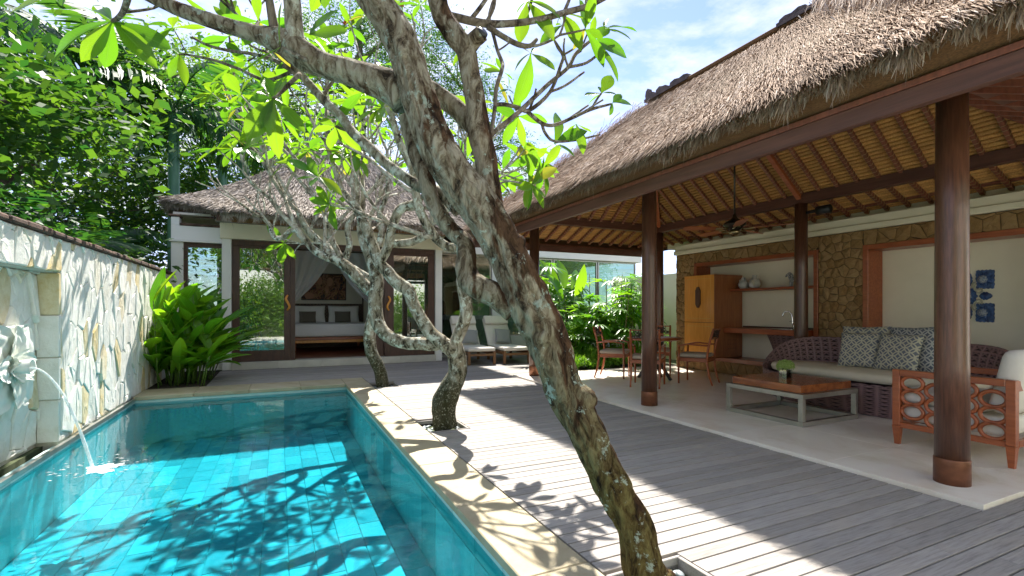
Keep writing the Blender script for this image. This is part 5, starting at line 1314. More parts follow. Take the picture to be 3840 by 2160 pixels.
# painting
def m_paint():
    N = Nodes('painting_cloth'); v = N.coord('Object', (1, 1, 1), False)
    vo = N.n('TexVoronoi', feature='DISTANCE_TO_EDGE'); vo.inputs['Scale'].default_value = 11; N.l(v, vo.inputs['Vector'])
    f = N.noise(v, 3.0, 5, 0.6, 1.5); h = N.noise(v, 9, 4)
    c = N.ramp(f, [(0.36, (0.012, 0.013, 0.022)), (0.44, (0.09, 0.035, 0.015)), (0.50, (0.36, 0.20, 0.13)), (0.56, (0.14, 0.045, 0.03)), (0.62, (0.025, 0.025, 0.04))])
    gold = N.mix(N.fr(h, 0.45, 0.55), (0.36, 0.24, 0.06), (0.20, 0.06, 0.03))
    return N.done(N.mix(N.fr(vo.outputs['Distance'], 0.02, 0.05, 0.85, 0), c, gold), 0.8)
pt = thing('painting', 'dark brown and gold patterned painting over the bed', 'painting', (1.2, 15.47, 1.93))
G().box(0.585, 1.825, 15.45, 15.495, 1.535, 2.325, 0.004).build('frame', MT['black'], pt)
MT['batik'] = m_paint(); G().box(0.61, 1.80, 15.44, 15.448, 1.56, 2.30).build('canvas', MT['batik'], pt)
MT['face'] = simple('painted_skin', (0.36, 0.18, 0.11), (0.46, 0.25, 0.17), 5, 0.8)
for (x, z, rx, rz_) in ((1.08, 2.10, 0.075, 0.12), (1.36, 2.08, 0.085, 0.13), (0.80, 1.66, 0.13, 0.09), (1.28, 1.86, 0.05, 0.12)):
    G().lathe([(0.0001, 0), (1, 0.0), (1, 0.003), (0.0001, 0.003)], n=20, M=Matrix.Translation((x, 15.439, z)) @ Matrix.Rotation(PI / 2, 4, 'X') @ Matrix.Diagonal((rx, rz_, 1, 1))).build('painted_figure', MT['face'], pt)

# ================================================================== glazed wing on the right of the villa
gw = thing('glazed_wing', 'flat roofed white wing with large glass panes behind the loungers', 'building', (6.5, 13.5, 0))
GY = 12.55
G().box(3.66, 10.5, GY - 0.12, GY + 0.2, 2.76, 3.03, 0.006).build('roof_fascia', MT['plaster_white'], gw)
G().box(3.72, 10.5, GY + 0.21, 16.0, 2.86, 3.0).build('roof_slab', MT['plaster_white'], gw)
G().box(3.72, 10.5, GY + 0.01, 16.0, -0.02, 0.06).build('floor', MT['sill_stone'], gw)
G().box(3.72, 10.5, 15.9, 16.1, 0.06, 2.86).build('rear_wall', MT['room_wall'], gw)
G().box(5.36, 5.72, GY + 0.02, GY + 0.2, 0.062, 2.756, 0.005).build('pillar', MT['plaster_white'], gw)
G().box(5.74, 10.4, GY + 0.02, GY + 0.2, 0.062, 0.5, 0.006).build('plinth', MT['plaster_white'], gw)
for a, b, z in ((3.70, 4.52, 0.1), (4.56, 5.33, 0.1), (5.76, 7.30, 0.53), (7.34, 8.9, 0.53), (8.94, 10.4, 0.53)):
    fr_ = G(); fr_.box(a, a + 0.035, GY + 0.04, GY + 0.1, z, 2.75); fr_.box(b - 0.035, b, GY + 0.04, GY + 0.1, z, 2.75); fr_.box(a + 0.035, b - 0.035, GY + 0.04, GY + 0.1, z, z + 0.03); fr_.box(a + 0.035, b - 0.035, GY + 0.04, GY + 0.1, 2.72, 2.75)
    o = fr_.build('window_frame', MT['steel'], gw); G().box(a + 0.036, b - 0.036, GY + 0.06, GY + 0.066, z + 0.031, 2.719).build('pane', MT['wing_glass'], o)
G().box(6.3, 7.6, 14.6, 15.1, 0.062, 0.85, 0.02).build('vanity', MT['plaster_white'], gw)
G().box(4.8, 5.0, 13.2, 15.8, 0.062, 2.855).build('partition', MT['room_wall'], gw)
G().box(7.0, 7.9, 13.1, 13.9, 0.062, 0.55, 0.03).build('bath_tub', MT['plaster_white'], gw)
G().box(6.55, 6.95, 12.95, 13.2, 0.062, 1.35, 0.01).build('dark_cabinet', MT['black'], gw)
ch = thing('curved_wood_stand', 'dark curved wooden stand behind the glass near the left lounger', 'stand', (4.0, 12.8, 0.06))
G().tube(smooth_path([(3.95, 12.85, 0.062), (3.97, 12.85, 0.7), (4.06, 12.85, 1.15), (4.05, 12.85, 1.42), (3.95, 12.85, 1.47), (3.88, 12.85, 1.40)], 5), [0.05] * 6 + [0.045] * 16 + [0.03] * 4, 10).build('curved_post', MT['dark_wood'], ch, True)
G().tube([(3.88, 12.85, 1.4), (3.95, 12.85, 0.5)], 0.006, 5).build('string', MT['brass'], ch)
G().box(3.8, 4.15, 12.72, 12.98, 0.061, 0.10, 0.01).build('foot', MT['dark_wood'], ch)

# ================================================================== loungers
def lounger():
    t = thing('sun_lounger', '', 'sun lounger')
    W = 0.66; m = MT['wicker_brown']
    for x in (-W / 2 + 0.03, W / 2 - 0.03):
        for y in (0.03, 1.25): G().box(x - 0.03, x + 0.03, y - 0.03, y + 0.03, 0.0, 0.30, 0.006).build('leg', m, t, world=False)
        G().box(x - 0.028, x + 0.028, 0.061, 1.92, 0.215, 0.285, 0.006).build('side_rail', m, t, world=False)
    g = G(); g.box(-W / 2 + 0.061, W / 2 - 0.061, 0.003, 0.057, 0.20, 0.255, 0.006)
    g.grid(lambda u, v: (-W / 2 + 0.061 + u * (W - 0.122), 0.005 + v * 0.05, 0.30 - 0.035 * math.sin(u * PI)), 12, 1); g.build('front_rail', m, t, world=False)
    g = G()
    for k in range(14): g.box(-W / 2 + 0.06, W / 2 - 0.06, 0.1 + k * 0.085, 0.16 + k * 0.085, 0.286, 0.296)
    g.build('slats', m, t, world=False)
    slab(-W / 2, W / 2, 0.0, 1.22, 0.302, 0.385, 0.035).build('seat_cushion', MT['pale_cushion'], t, True, False)
    Mb = Matrix.Translation((0, 1.20, 0.33)) @ Matrix.Rotation(R(52), 4, 'X')
    slab(-W / 2, W / 2, 0.0, 0.86, -0.02, 0.06, 0.035, Mb).build('back_cushion', MT['pale_cushion'], t, True, False)
    slab(-W / 2 + 0.005, W / 2 - 0.005, 0.62, 0.88, 0.062, 0.15, 0.042, Mb).build('head_roll', MT['pale_cushion'], t, True, False)
    g = G(); g.add([Mb @ V(p) for p in ((-W / 2 + 0.03, 0, -0.05), (W / 2 - 0.03, 0, -0.05), (W / 2 - 0.03, 0.84, -0.05), (-W / 2 + 0.03, 0.84, -0.05), (-W / 2 + 0.03, 0, -0.025), (W / 2 - 0.03, 0, -0.025), (W / 2 - 0.03, 0.84, -0.025), (-W / 2 + 0.03, 0.84, -0.025))], [(0, 1, 2, 3), (4, 5, 6, 7), (0, 1, 5, 4), (1, 2, 6, 5), (2, 3, 7, 6), (3, 0, 4, 7)]); g.build('back_frame', m, t, world=False)
    return t
L0 = lounger(); L1 = copy_tree(L0)
for o, x, y, rz_, lab in ((L0, 4.16, 10.33, -4, 'wicker sun lounger with beige cushions nearest the bedroom doors'), (L1, 4.98, 10.20, -5, 'wicker sun lounger with beige cushions half hidden by the leaning trunk')):
    o.location = (x, y, 0.001); o.rotation_euler = (0, 0, R(rz_)); o['label'] = lab; o['group'] = 'sun loungers on the deck'
    M = Matrix.Translation((x, y, 0)) @ rz_m(R(rz_)) @ Matrix.Translation((0.06, 1.17, 0.585)) @ Matrix.Rotation(R(-32), 4, 'X') @ Matrix.Rotation(R(6), 4, 'Y')
    pillow('lounger_cushion', 0.42, 0.40, 0.13, MT['lattice_blue'], M, 'blue lattice cushion leaning on the %s lounger' % ('left' if x < 4.5 else 'right'), 'cushion', 'blue cushions on the loungers')
# limbs of the three frangipani trees: x, y, z, radius along each limb
NEAR_LIMBS = [
    [(1.502, 1.645, -0.045, 0.1434), (1.47, 1.672, 0.035, 0.119), (1.449, 1.693, 0.099, 0.0984), (1.416, 1.72, 0.286, 0.0862), (1.348, 1.764, 0.44, 0.0853), (1.296, 1.801, 0.568, 0.0789), (1.233, 1.842, 0.716, 0.0866), (1.174, 1.881, 0.856, 0.0925), (1.136, 1.911, 0.98, 0.0895), (1.096, 1.942, 1.123, 0.0972), (1.036, 1.982, 1.276, 0.1014), (0.983, 2.019, 1.413, 0.0946), (0.925, 2.058, 1.551, 0.095), (0.826, 2.116, 1.745, 0.0972), (0.714, 2.182, 1.913, 0.0937), (0.642, 2.227, 2.064, 0.0874), (0.594, 2.261, 2.236, 0.083), (0.555, 2.292, 2.39, 0.0814), (0.506, 2.326, 2.545, 0.0816), (0.415, 2.381, 2.721, 0.0796), (0.348, 2.425, 2.86, 0.0759), (0.272, 2.472, 3.039, 0.0685)],
    [(0.55, 2.352, 2.239, 0.0662), (0.507, 2.385, 2.315, 0.0758), (0.407, 2.445, 2.369, 0.0719), (0.307, 2.506, 2.413, 0.0605), (0.208, 2.565, 2.448, 0.0603), (0.133, 2.614, 2.483, 0.064), (0.033, 2.675, 2.568, 0.0657), (-0.039, 2.722, 2.604, 0.0543), (-0.104, 2.765, 2.63, 0.0393), (-0.243, 2.844, 2.681, 0.0371), (-0.425, 2.944, 2.754, 0.0348), (-0.549, 3.016, 2.821, 0.0327), (-0.68, 3.091, 2.9, 0.0288)],
    [(0.094, 2.634, 2.523, 0.0376), (0.071, 2.638, 2.618, 0.0411), (0.059, 2.637, 2.77, 0.0391), (0.046, 2.635, 2.882, 0.0353)],
    [(0.999, 2.161, 1.5, 0.0675), (0.951, 2.195, 1.656, 0.0639), (0.929, 2.218, 1.833, 0.0583), (0.919, 2.235, 1.992, 0.0537), (0.893, 2.259, 2.133, 0.0569), (0.879, 2.278, 2.294, 0.0492), (0.86, 2.299, 2.438, 0.0475), (0.845, 2.318, 2.552, 0.0496), (0.809, 2.347, 2.618, 0.0498), (0.75, 2.388, 2.725, 0.048), (0.722, 2.413, 2.832, 0.0461), (0.683, 2.443, 2.971, 0.0402)],
    [(0.852, 2.319, 2.564, 0.0398), (0.881, 2.283, 2.593, 0.0375), (0.904, 2.25, 2.614, 0.0372)],
    [(0.921, 2.33, 2.16, 0.0506), (0.856, 2.389, 2.251, 0.0469), (0.799, 2.443, 2.323, 0.0473), (0.715, 2.511, 2.407, 0.0476), (0.625, 2.582, 2.492, 0.0417)],
    [(0.976, 2.027, 1.246, 0.0581), (0.906, 2.08, 1.314, 0.0591), (0.846, 2.129, 1.352, 0.0558), (0.812, 2.165, 1.384, 0.0525), (0.798, 2.191, 1.442, 0.0478), (0.806, 2.207, 1.507, 0.0457), (0.801, 2.229, 1.579, 0.0422), (0.763, 2.267, 1.624, 0.0386), (0.71, 2.312, 1.713, 0.0388), (0.678, 2.347, 1.798, 0.039), (0.657, 2.377, 1.905, 0.0393), (0.632, 2.408, 1.984, 0.0395), (0.616, 2.436, 2.056, 0.0398), (0.596, 2.465, 2.143, 0.0374), (0.582, 2.491, 2.231, 0.0336)],
    [(0.801, 2.299, 1.739, 0.0328), (0.728, 2.373, 1.837, 0.0305), (0.683, 2.434, 1.858, 0.0282), (0.634, 2.497, 1.897, 0.0272), (0.565, 2.569, 1.966, 0.0275), (0.513, 2.634, 2.024, 0.0264), (0.461, 2.698, 2.098, 0.0267), (0.405, 2.764, 2.172, 0.0255), (0.361, 2.825, 2.236, 0.0244), (0.312, 2.888, 2.331, 0.0246), (0.221, 2.971, 2.449, 0.0233), (0.142, 3.048, 2.564, 0.022), (0.09, 3.113, 2.644, 0.0207)]]
NEAR_TWIGS = [
    [(0.806, 2.44, 2.777, 0.0207), (0.969, 2.427, 2.775, 0.0212), (1.105, 2.427, 2.804, 0.0196), (1.29, 2.404, 2.858, 0.0185), (1.459, 2.388, 2.935, 0.0181), (1.61, 2.381, 3.008, 0.0177), (1.771, 2.369, 3.113, 0.0156)],
    [(0.998, 2.404, 2.751, 0.0155), (1.084, 2.405, 2.722, 0.015), (1.175, 2.403, 2.698, 0.0145), (1.252, 2.408, 2.709, 0.0133), (1.304, 2.425, 2.765, 0.0105)],
    [(0.953, 2.26, 2.105, 0.0106), (0.995, 2.302, 2.269, 0.0109), (1.026, 2.349, 2.411, 0.0111), (1.076, 2.388, 2.535, 0.0107), (1.099, 2.439, 2.598, 0.0102), (1.099, 2.501, 2.693, 0.0096), (1.103, 2.562, 2.801, 0.0098), (1.101, 2.625, 2.938, 0.01), (1.145, 2.667, 3.081, 0.0095)],
    [(0.931, 2.27, 2.078, 0.0133), (1.001, 2.34, 2.165, 0.0131), (1.158, 2.368, 2.307, 0.0129), (1.291, 2.407, 2.441, 0.0126), (1.407, 2.455, 2.556, 0.0122), (1.552, 2.489, 2.691, 0.0118), (1.645, 2.548, 2.822, 0.0114), (1.782, 2.585, 2.955, 0.01)],
    [(1.031, 2.367, 2.33, 0.0112), (1.098, 2.401, 2.355, 0.0115), (1.185, 2.426, 2.365, 0.0117), (1.27, 2.453, 2.372, 0.012), (1.407, 2.454, 2.502, 0.0107), (1.496, 2.478, 2.692, 0.0101), (1.536, 2.525, 2.776, 0.0096), (1.52, 2.599, 2.9, 0.0073)],
    [(1.269, 2.475, 2.376, 0.0121), (1.38, 2.504, 2.336, 0.0116), (1.485, 2.536, 2.353, 0.0111), (1.627, 2.551, 2.428, 0.0106), (1.768, 2.565, 2.507, 0.01), (1.928, 2.571, 2.572, 0.0068)],
    [(1.555, 2.494, 2.694, 0.0095), (1.707, 2.525, 2.768, 0.009), (1.851, 2.56, 2.891, 0.0075), (1.97, 2.607, 2.993, 0.006)],
    [(1.402, 2.445, 2.498, 0.0076), (1.532, 2.489, 2.579, 0.0079), (1.685, 2.521, 2.704, 0.0065)],
    [(1.782, 2.585, 2.517, 0.0075), (1.817, 2.569, 2.584, 0.0067), (1.84, 2.558, 2.618, 0.0058)],
    [(1.571, 2.553, 2.395, 0.0073), (1.677, 2.569, 2.476, 0.0066), (1.764, 2.594, 2.542, 0.0059)],
    [(1.383, 2.509, 2.338, 0.0093), (1.444, 2.574, 2.31, 0.0096), (1.538, 2.624, 2.291, 0.0082), (1.704, 2.639, 2.328, 0.0076), (1.891, 2.644, 2.393, 0.006)],
    [(1.536, 2.525, 2.776, 0.0072), (1.595, 2.53, 2.819, 0.0064), (1.663, 2.531, 2.876, 0.0057)],
    [(1.263, 2.5, 2.903, 0.0091), (1.291, 2.487, 2.973, 0.0091), (1.311, 2.477, 3.049, 0.0076)],
    [(1.494, 2.445, 2.975, 0.0108), (1.517, 2.435, 3.034, 0.01), (1.538, 2.425, 3.096, 0.0085)],
    [(0.911, 2.446, 2.779, 0.0127), (0.962, 2.421, 2.85, 0.012), (1.013, 2.397, 2.934, 0.0099)],
    [(1.026, 2.502, 2.823, 0.0103), (1.066, 2.483, 2.911, 0.0095), (1.076, 2.478, 2.999, 0.0088)],
    [(0.105, 2.994, 2.571, 0.0143), (0.058, 2.943, 2.492, 0.0125), (0.012, 2.891, 2.412, 0.0108), (-0.026, 2.836, 2.35, 0.0085)],
    [(-0.682, 3.092, 2.91, 0.0157), (-0.715, 3.176, 2.868, 0.0161), (-0.753, 3.264, 2.844, 0.0152), (-0.8, 3.355, 2.845, 0.0129), (-0.842, 3.445, 2.87, 0.0105)],
    [(-0.013, 2.719, 2.611, 0.0253), (-0.031, 2.709, 2.707, 0.0213), (-0.043, 2.696, 2.776, 0.0187), (-0.054, 2.683, 2.844, 0.016)],
    [(0.147, 3.141, 2.604, 0.0136), (0.02, 3.245, 2.723, 0.0122), (-0.126, 3.359, 2.8, 0.0107), (-0.276, 3.474, 2.845, 0.0099), (-0.4, 3.577, 2.9, 0.0084), (-0.496, 3.668, 2.972, 0.0069)],
    [(0.091, 3.167, 2.668, 0.0106), (-0.066, 3.286, 2.627, 0.0098), (-0.214, 3.401, 2.711, 0.0091), (-0.365, 3.517, 2.788, 0.0083), (-0.52, 3.635, 2.842, 0.0068), (-0.569, 3.702, 2.864, 0.0054)]]
MID_LIMBS = [
    [(1.618, 5.099, -0.017, 0.1319), (1.605, 5.096, 0.105, 0.1288), (1.613, 5.083, 0.251, 0.1315), (1.668, 5.048, 0.41, 0.1171), (1.727, 5.01, 0.569, 0.1027), (1.724, 5.002, 0.727, 0.0969), (1.686, 5.012, 0.856, 0.0995)],
    [(1.722, 4.994, 0.728, 0.0626), (1.699, 4.982, 0.858, 0.0623), (1.703, 4.958, 0.936, 0.0649), (1.755, 4.91, 1.086, 0.0675), (1.783, 4.874, 1.233, 0.0673), (1.761, 4.862, 1.398, 0.0642), (1.726, 4.855, 1.545, 0.0611), (1.735, 4.829, 1.727, 0.0554), (1.695, 4.825, 1.877, 0.0524), (1.579, 4.857, 1.897, 0.0493), (1.458, 4.891, 1.987, 0.0491), (1.359, 4.916, 2.137, 0.0474), (1.294, 4.924, 2.278, 0.0472), (1.257, 4.919, 2.425, 0.0456), (1.23, 4.909, 2.628, 0.0427), (1.164, 4.917, 2.789, 0.0398), (1.085, 4.932, 2.951, 0.037), (1.02, 4.94, 3.173, 0.0315)],
    [(1.68, 4.959, 0.789, 0.0732), (1.572, 5.027, 0.901, 0.0762), (1.474, 5.091, 0.986, 0.0734), (1.391, 5.147, 1.122, 0.0707), (1.304, 5.205, 1.307, 0.068), (1.256, 5.245, 1.462, 0.0681), (1.146, 5.315, 1.549, 0.0709), (1.071, 5.367, 1.651, 0.0653), (0.983, 5.426, 1.768, 0.0625), (0.92, 5.473, 1.955, 0.0598), (0.857, 5.52, 2.161, 0.057), (0.77, 5.579, 2.35, 0.0484), (0.693, 5.632, 2.47, 0.0428), (0.628, 5.68, 2.547, 0.0371)],
    [(0.986, 5.399, 1.76, 0.0509), (1.061, 5.319, 1.945, 0.0507), (1.092, 5.26, 2.152, 0.0475), (1.16, 5.184, 2.311, 0.0473), (1.274, 5.085, 2.359, 0.0443), (1.337, 5.011, 2.42, 0.0357)],
    [(1.103, 5.344, 1.961, 0.0426), (1.269, 5.237, 1.975, 0.0425), (1.363, 5.165, 2.012, 0.0424), (1.424, 5.108, 2.054, 0.0395), (1.465, 5.061, 2.146, 0.0309)],
    [(1.582, 5.061, 0.885, 0.0625), (1.488, 5.138, 0.877, 0.0684), (1.394, 5.215, 0.886, 0.0687), (1.245, 5.318, 0.89, 0.0688), (1.083, 5.427, 0.958, 0.0718), (0.991, 5.503, 1.08, 0.072), (0.964, 5.548, 1.235, 0.0752), (0.969, 5.578, 1.38, 0.0756), (0.985, 5.603, 1.56, 0.0731), (0.958, 5.648, 1.735, 0.0676), (0.922, 5.697, 1.858, 0.0561), (0.859, 5.759, 2.043, 0.0474), (0.836, 5.803, 2.2, 0.0387)],
    [(0.987, 5.731, 1.439, 0.0597), (0.922, 5.748, 1.481, 0.0655), (0.799, 5.792, 1.626, 0.0651), (0.688, 5.831, 1.746, 0.0618), (0.583, 5.867, 1.814, 0.0497), (0.468, 5.908, 1.852, 0.0436), (0.347, 5.952, 1.935, 0.0405), (0.254, 5.982, 2.05, 0.0359), (0.192, 5.998, 2.135, 0.0343)],
    [(0.211, 5.989, 2.081, 0.0315), (0.179, 6.015, 2.148, 0.0315), (0.106, 6.061, 2.132, 0.0286), (0.043, 6.102, 2.067, 0.0286), (-0.03, 6.147, 2.063, 0.0272), (-0.076, 6.181, 2.125, 0.0243), (-0.093, 6.199, 2.208, 0.0229), (-0.167, 6.246, 2.285, 0.02), (-0.263, 6.302, 2.348, 0.0171), (-0.332, 6.346, 2.411, 0.0142), (-0.415, 6.397, 2.48, 0.0114)]]
FAR_LIMBS = [
    [(1.555, 8.229, -0.027, 0.1082), (1.533, 8.228, 0.072, 0.1037), (1.491, 8.237, 0.288, 0.0992), (1.371, 8.283, 0.575, 0.0989), (1.349, 8.282, 0.878, 0.0987), (1.399, 8.247, 1.171, 0.0944), (1.46, 8.207, 1.521, 0.0901), (1.474, 8.19, 1.782, 0.0857), (1.413, 8.207, 2.021, 0.0813), (1.353, 8.225, 2.26, 0.0725), (1.292, 8.243, 2.476, 0.0596)],
    [(0.95, 8.405, 2.02, 0.0634), (0.816, 8.414, 2.252, 0.0629), (0.721, 8.403, 2.508, 0.0623), (0.701, 8.357, 2.671, 0.0537), (0.628, 8.337, 2.869, 0.0409)],
    [(0.99, 8.387, 1.976, 0.0635), (0.746, 8.413, 2.15, 0.0625), (0.554, 8.416, 2.366, 0.0575), (0.43, 8.386, 2.486, 0.0527), (0.317, 8.352, 2.677, 0.044), (0.272, 8.284, 2.766, 0.0396)],
    [(1.419, 8.238, 1.696, 0.073), (1.198, 8.315, 1.848, 0.0682), (0.99, 8.387, 1.976, 0.0677)],
    [(0.958, 8.401, 2.02, 0.055), (1.032, 8.329, 2.298, 0.0506), (1.005, 8.306, 2.595, 0.0462), (1.101, 8.223, 2.804, 0.0377)],
    [(1.39, 8.196, 2.172, 0.0554), (1.508, 8.14, 2.476, 0.0513), (1.488, 8.15, 2.824, 0.047), (1.587, 8.103, 3.085, 0.0385)]]
# leaf clusters of the nearest tree: where the leaves spring from, and where each leaf ends
NEAR_LEAVES = [((-0.026, 2.836, 2.35), [(-0.018, 2.898, 2.056),
    (-0.05, 2.78, 2.146),
    (0.131, 2.827, 2.2),
    (-0.136, 2.821, 2.322),
    (-0.046, 2.911, 2.189),
    (-0.087, 2.798, 2.186),
    (0.037, 2.872, 2.487),
    (-0.001, 2.757, 2.437),
    (-0.072, 2.924, 2.501),
    (-0.148, 2.827, 2.119)]),
    ((-0.842, 3.445, 2.87), [(-1.293, 3.741, 2.755),
    (-0.976, 3.425, 2.619),
    (-0.908, 3.559, 2.639),
    (-0.629, 3.26, 2.631),
    (-0.56, 3.394, 2.761),
    (-0.967, 3.421, 2.91),
    (-0.785, 3.5, 2.988),
    (-0.678, 3.283, 2.874),
    (-0.965, 3.586, 3.034)]),
    ((-0.569, 3.702, 2.864), [(-0.645, 3.794, 2.746),
    (-0.523, 3.625, 2.674),
    (-0.716, 3.827, 2.837),
    (-0.488, 3.608, 2.861),
    (-0.628, 3.786, 2.965)]),
    ((1.782, 2.585, 2.955), [(2.076, 2.529, 2.941),
    (1.926, 2.434, 2.713),
    (1.806, 2.657, 2.982),
    (1.868, 2.462, 2.84),
    (1.939, 2.594, 3.091),
    (1.758, 2.514, 3.062)]),
    ((1.885, 2.592, 3.051), [(2.108, 2.541, 3.149),
    (2.018, 2.473, 3.019),
    (1.931, 2.626, 3.175),
    (1.931, 2.515, 3.014)]),
    ((1.274, 2.439, 2.688), [(1.263, 2.5, 2.407),
    (1.377, 2.335, 2.585),
    (1.194, 2.532, 2.644),
    (1.198, 2.42, 2.706),
    (1.339, 2.464, 2.775)]),
    ((1.258, 2.447, 2.979), [(1.236, 2.513, 2.77),
    (1.375, 2.336, 2.75),
    (1.215, 2.523, 2.97),
    (1.41, 2.319, 2.92),
    (1.174, 2.542, 2.988),
    (1.344, 2.351, 2.94)]),
    ((1.48, 2.452, 2.972), [(1.622, 2.44, 2.845),
    (1.621, 2.33, 2.927),
    (1.479, 2.508, 2.932),
    (1.572, 2.353, 2.782),
    (1.572, 2.464, 2.94)]),
    ((1.515, 2.491, 2.932), [(1.647, 2.484, 2.873),
    (1.366, 2.507, 2.838),
    (1.512, 2.548, 2.985)]),
    ((1.84, 2.558, 2.618), [(1.931, 2.57, 2.763),
    (1.894, 2.477, 2.609),
    (1.792, 2.636, 2.58),
    (1.714, 2.562, 2.591),
    (1.862, 2.603, 2.691)]),
    ((1.935, 2.568, 2.58), [(2.097, 2.546, 2.627),
    (1.893, 2.533, 2.483),
    (2.017, 2.585, 2.662)]),
    ((1.571, 2.686, 2.298), [(1.658, 2.7, 2.541),
    (1.72, 2.559, 2.397),
    (1.638, 2.709, 2.281),
    (1.668, 2.584, 2.248),
    (1.537, 2.757, 2.281)]),
    ((1.695, 2.627, 2.424), [(1.817, 2.624, 2.392),
    (1.722, 2.559, 2.24),
    (1.661, 2.698, 2.383)]),
    ((1.194, 2.643, 2.656), [(1.106, 2.74, 2.696),
    (1.139, 2.614, 2.717),
    (1.273, 2.661, 2.648),
    (1.055, 2.654, 2.701)]),
    ((1.265, 2.72, 2.598), [(1.264, 2.776, 2.695),
    (1.258, 2.668, 2.645),
    (1.324, 2.748, 2.596),
    (1.208, 2.692, 2.568)]),
    ((1.059, 3.15, 2.886), [(1.133, 3.17, 2.838),
    (1.027, 3.11, 2.976),
    (1.01, 3.229, 2.974),
    (1.075, 3.087, 2.967)]),
    ((0.151, 2.917, 2.764), [(0.194, 2.952, 2.837),
    (0.33, 2.777, 2.765),
    (0.289, 2.907, 2.957),
    (0.239, 2.82, 2.635)]),
    ((0.305, 3.398, 2.984), [(0.158, 3.523, 3.108),
    (0.23, 3.378, 3.137),
    (0.349, 3.432, 2.94),
    (0.207, 3.389, 3.0)]),
    ((-0.269, 3.228, 2.897), [(-0.232, 3.265, 3.065),
    (-0.305, 3.189, 2.897),
    (-0.288, 3.292, 3.081),
    (-0.332, 3.202, 2.957)]),
    ((-1.108, 3.626, 3.064), [(-1.435, 3.837, 2.988),
    (-1.102, 3.568, 2.957),
    (-1.044, 3.651, 3.081)])]
# ================================================================== frangipani trees
def leaf_mesh(name, wr, droop, fold, m, tipp=1.0, n=8, wave=0.0, peak=0.6):
    """a blade of unit length along +Y, folded along the midrib and drooping"""
    g = G()
    def fn(u, v):
        x = (u - 0.5) * 2
        # width profile: narrow stalk, widest at `peak`, pointed tip
        s_ = math.sin(PI * min(1, v ** (math.log(0.5) / math.log(peak)))) ** 0.85 if 0 < v < 1 else 0.0
        w_ = wr * s_ + (0.010 if v < 0.12 else 0.0)
        return (x * w_, v, -droop * v * v + fold * abs(x) * w_ + wave * math.sin(v * 9 + x) * abs(x) * w_)
    g.grid(fn, 4, n, uv=True); me = g.mesh(name, True); me.materials.append(m); return me
FL = [leaf_mesh('leaf', w_, d_, f_, MT['leaf_frangi'], wave=0.08) for w_, d_, f_ in ((0.17, 0.10, 0.25), (0.15, 0.22, 0.35), (0.19, 0.05, 0.15), (0.16, 0.32, 0.3))]
def put_leaf(parent, b, t, up, me, name='leaf', wscale=1.0):
    b, t = V(b), V(t); L = (t - b).length
    return inst(name, me, parent, frame_m(b, t - b, up) @ Matrix.Diagonal((L * wscale, L, L, 1)))
def limb_mesh(g, pts, n, rough, seed, per=5):
    sp_ = smooth_path(pts, per); g.tube([p[:3] for p in sp_], [max(0.004, p[3]) for p in sp_], n, True, None, rough, seed)
def grow(g, p, d, r, L, lev, rnd, tips, up=0.25, spread=0.55):
    p, d = V(p), V(d).normalized(); path = [p.copy()]; rads = [r]
    k = 4; bend = V((rnd.uniform(-1, 1), rnd.uniform(-1, 1), rnd.uniform(-0.3, 0.6))) * 0.14
    for i in range(k):
        d = (d + bend + V((0, 0, up * 0.12)) + V((rnd.uniform(-1, 1), rnd.uniform(-1, 1), rnd.uniform(-1, 1))) * 0.06).normalized()
        p = p + d * (L / k); path.append(p.copy()); rads.append(r * (1 - 0.18 * (i + 1) / k))
    g.tube(path, rads, 6, True)
    if lev == 0: tips.append((p, d, r)); return
    kids = 3 if rnd.random() < 0.35 else 2; a0 = rnd.uniform(0, 2 * PI)
    for q in range(kids):
        a = a0 + q * 2 * PI / kids + rnd.uniform(-0.4, 0.4); o = d.orthogonal().normalized(); o = Matrix.Rotation(a, 3, d) @ o
        nd = (d + o * rnd.uniform(spread * 0.7, spread * 1.25) + V((0, 0, up * 0.35))).normalized()
        grow(g, p, nd, max(0.0065, rads[-1] * rnd.uniform(0.62, 0.8)), L * rnd.uniform(0.68, 0.98), lev - 1, rnd, tips, up, spread)
def leaf_cluster(parent, p, d, rnd, n, Lr=(0.18, 0.32), droop=0.15):
    o = d.orthogonal().normalized(); a0 = rnd.uniform(0, 6.3)
    for q in range(n):
        a = a0 + q * 2.4; r_ = Matrix.Rotation(a, 3, d) @ o; ld = (r_ * rnd.uniform(0.7, 1.1) + d * rnd.uniform(0.05, 0.75) - V((0, 0, droop))).normalized()
        L = rnd.uniform(*Lr); put_leaf(parent, p + d * 0.01 * rnd.random(), p + ld * L, d + V((0, 0, 0.6)), FL[rnd.randrange(4)], wscale=rnd.uniform(0.85, 1.15))
# nearest tree
t1 = thing('frangipani_tree', 'big frangipani with thick cracked leaning trunk closest to the camera', 'tree', (1.50, 1.65, -0.1), group='frangipani trees beside the pool')
g = G(); sp_ = smooth_path(NEAR_LIMBS[0], 14); g.tube([p[:3] for p in sp_], [p[3] * 0.92 for p in sp_], 64, True, None, 0.10, 3, False, 0.15); g.build('trunk', MT['bark_near'], t1, True)
for i, l in enumerate(NEAR_LIMBS[1:]):
    g = G(); sp_ = smooth_path(l, 9); g.tube([p[:3] for p in sp_], [max(0.004, p[3]) for p in sp_], 28, True, None, 0.09, 5 + i, False, 0.09); g.build('limb', MT['bark_near'] if i in (0, 2, 3, 4, 5) else MT['bark_mid'], t1, True)
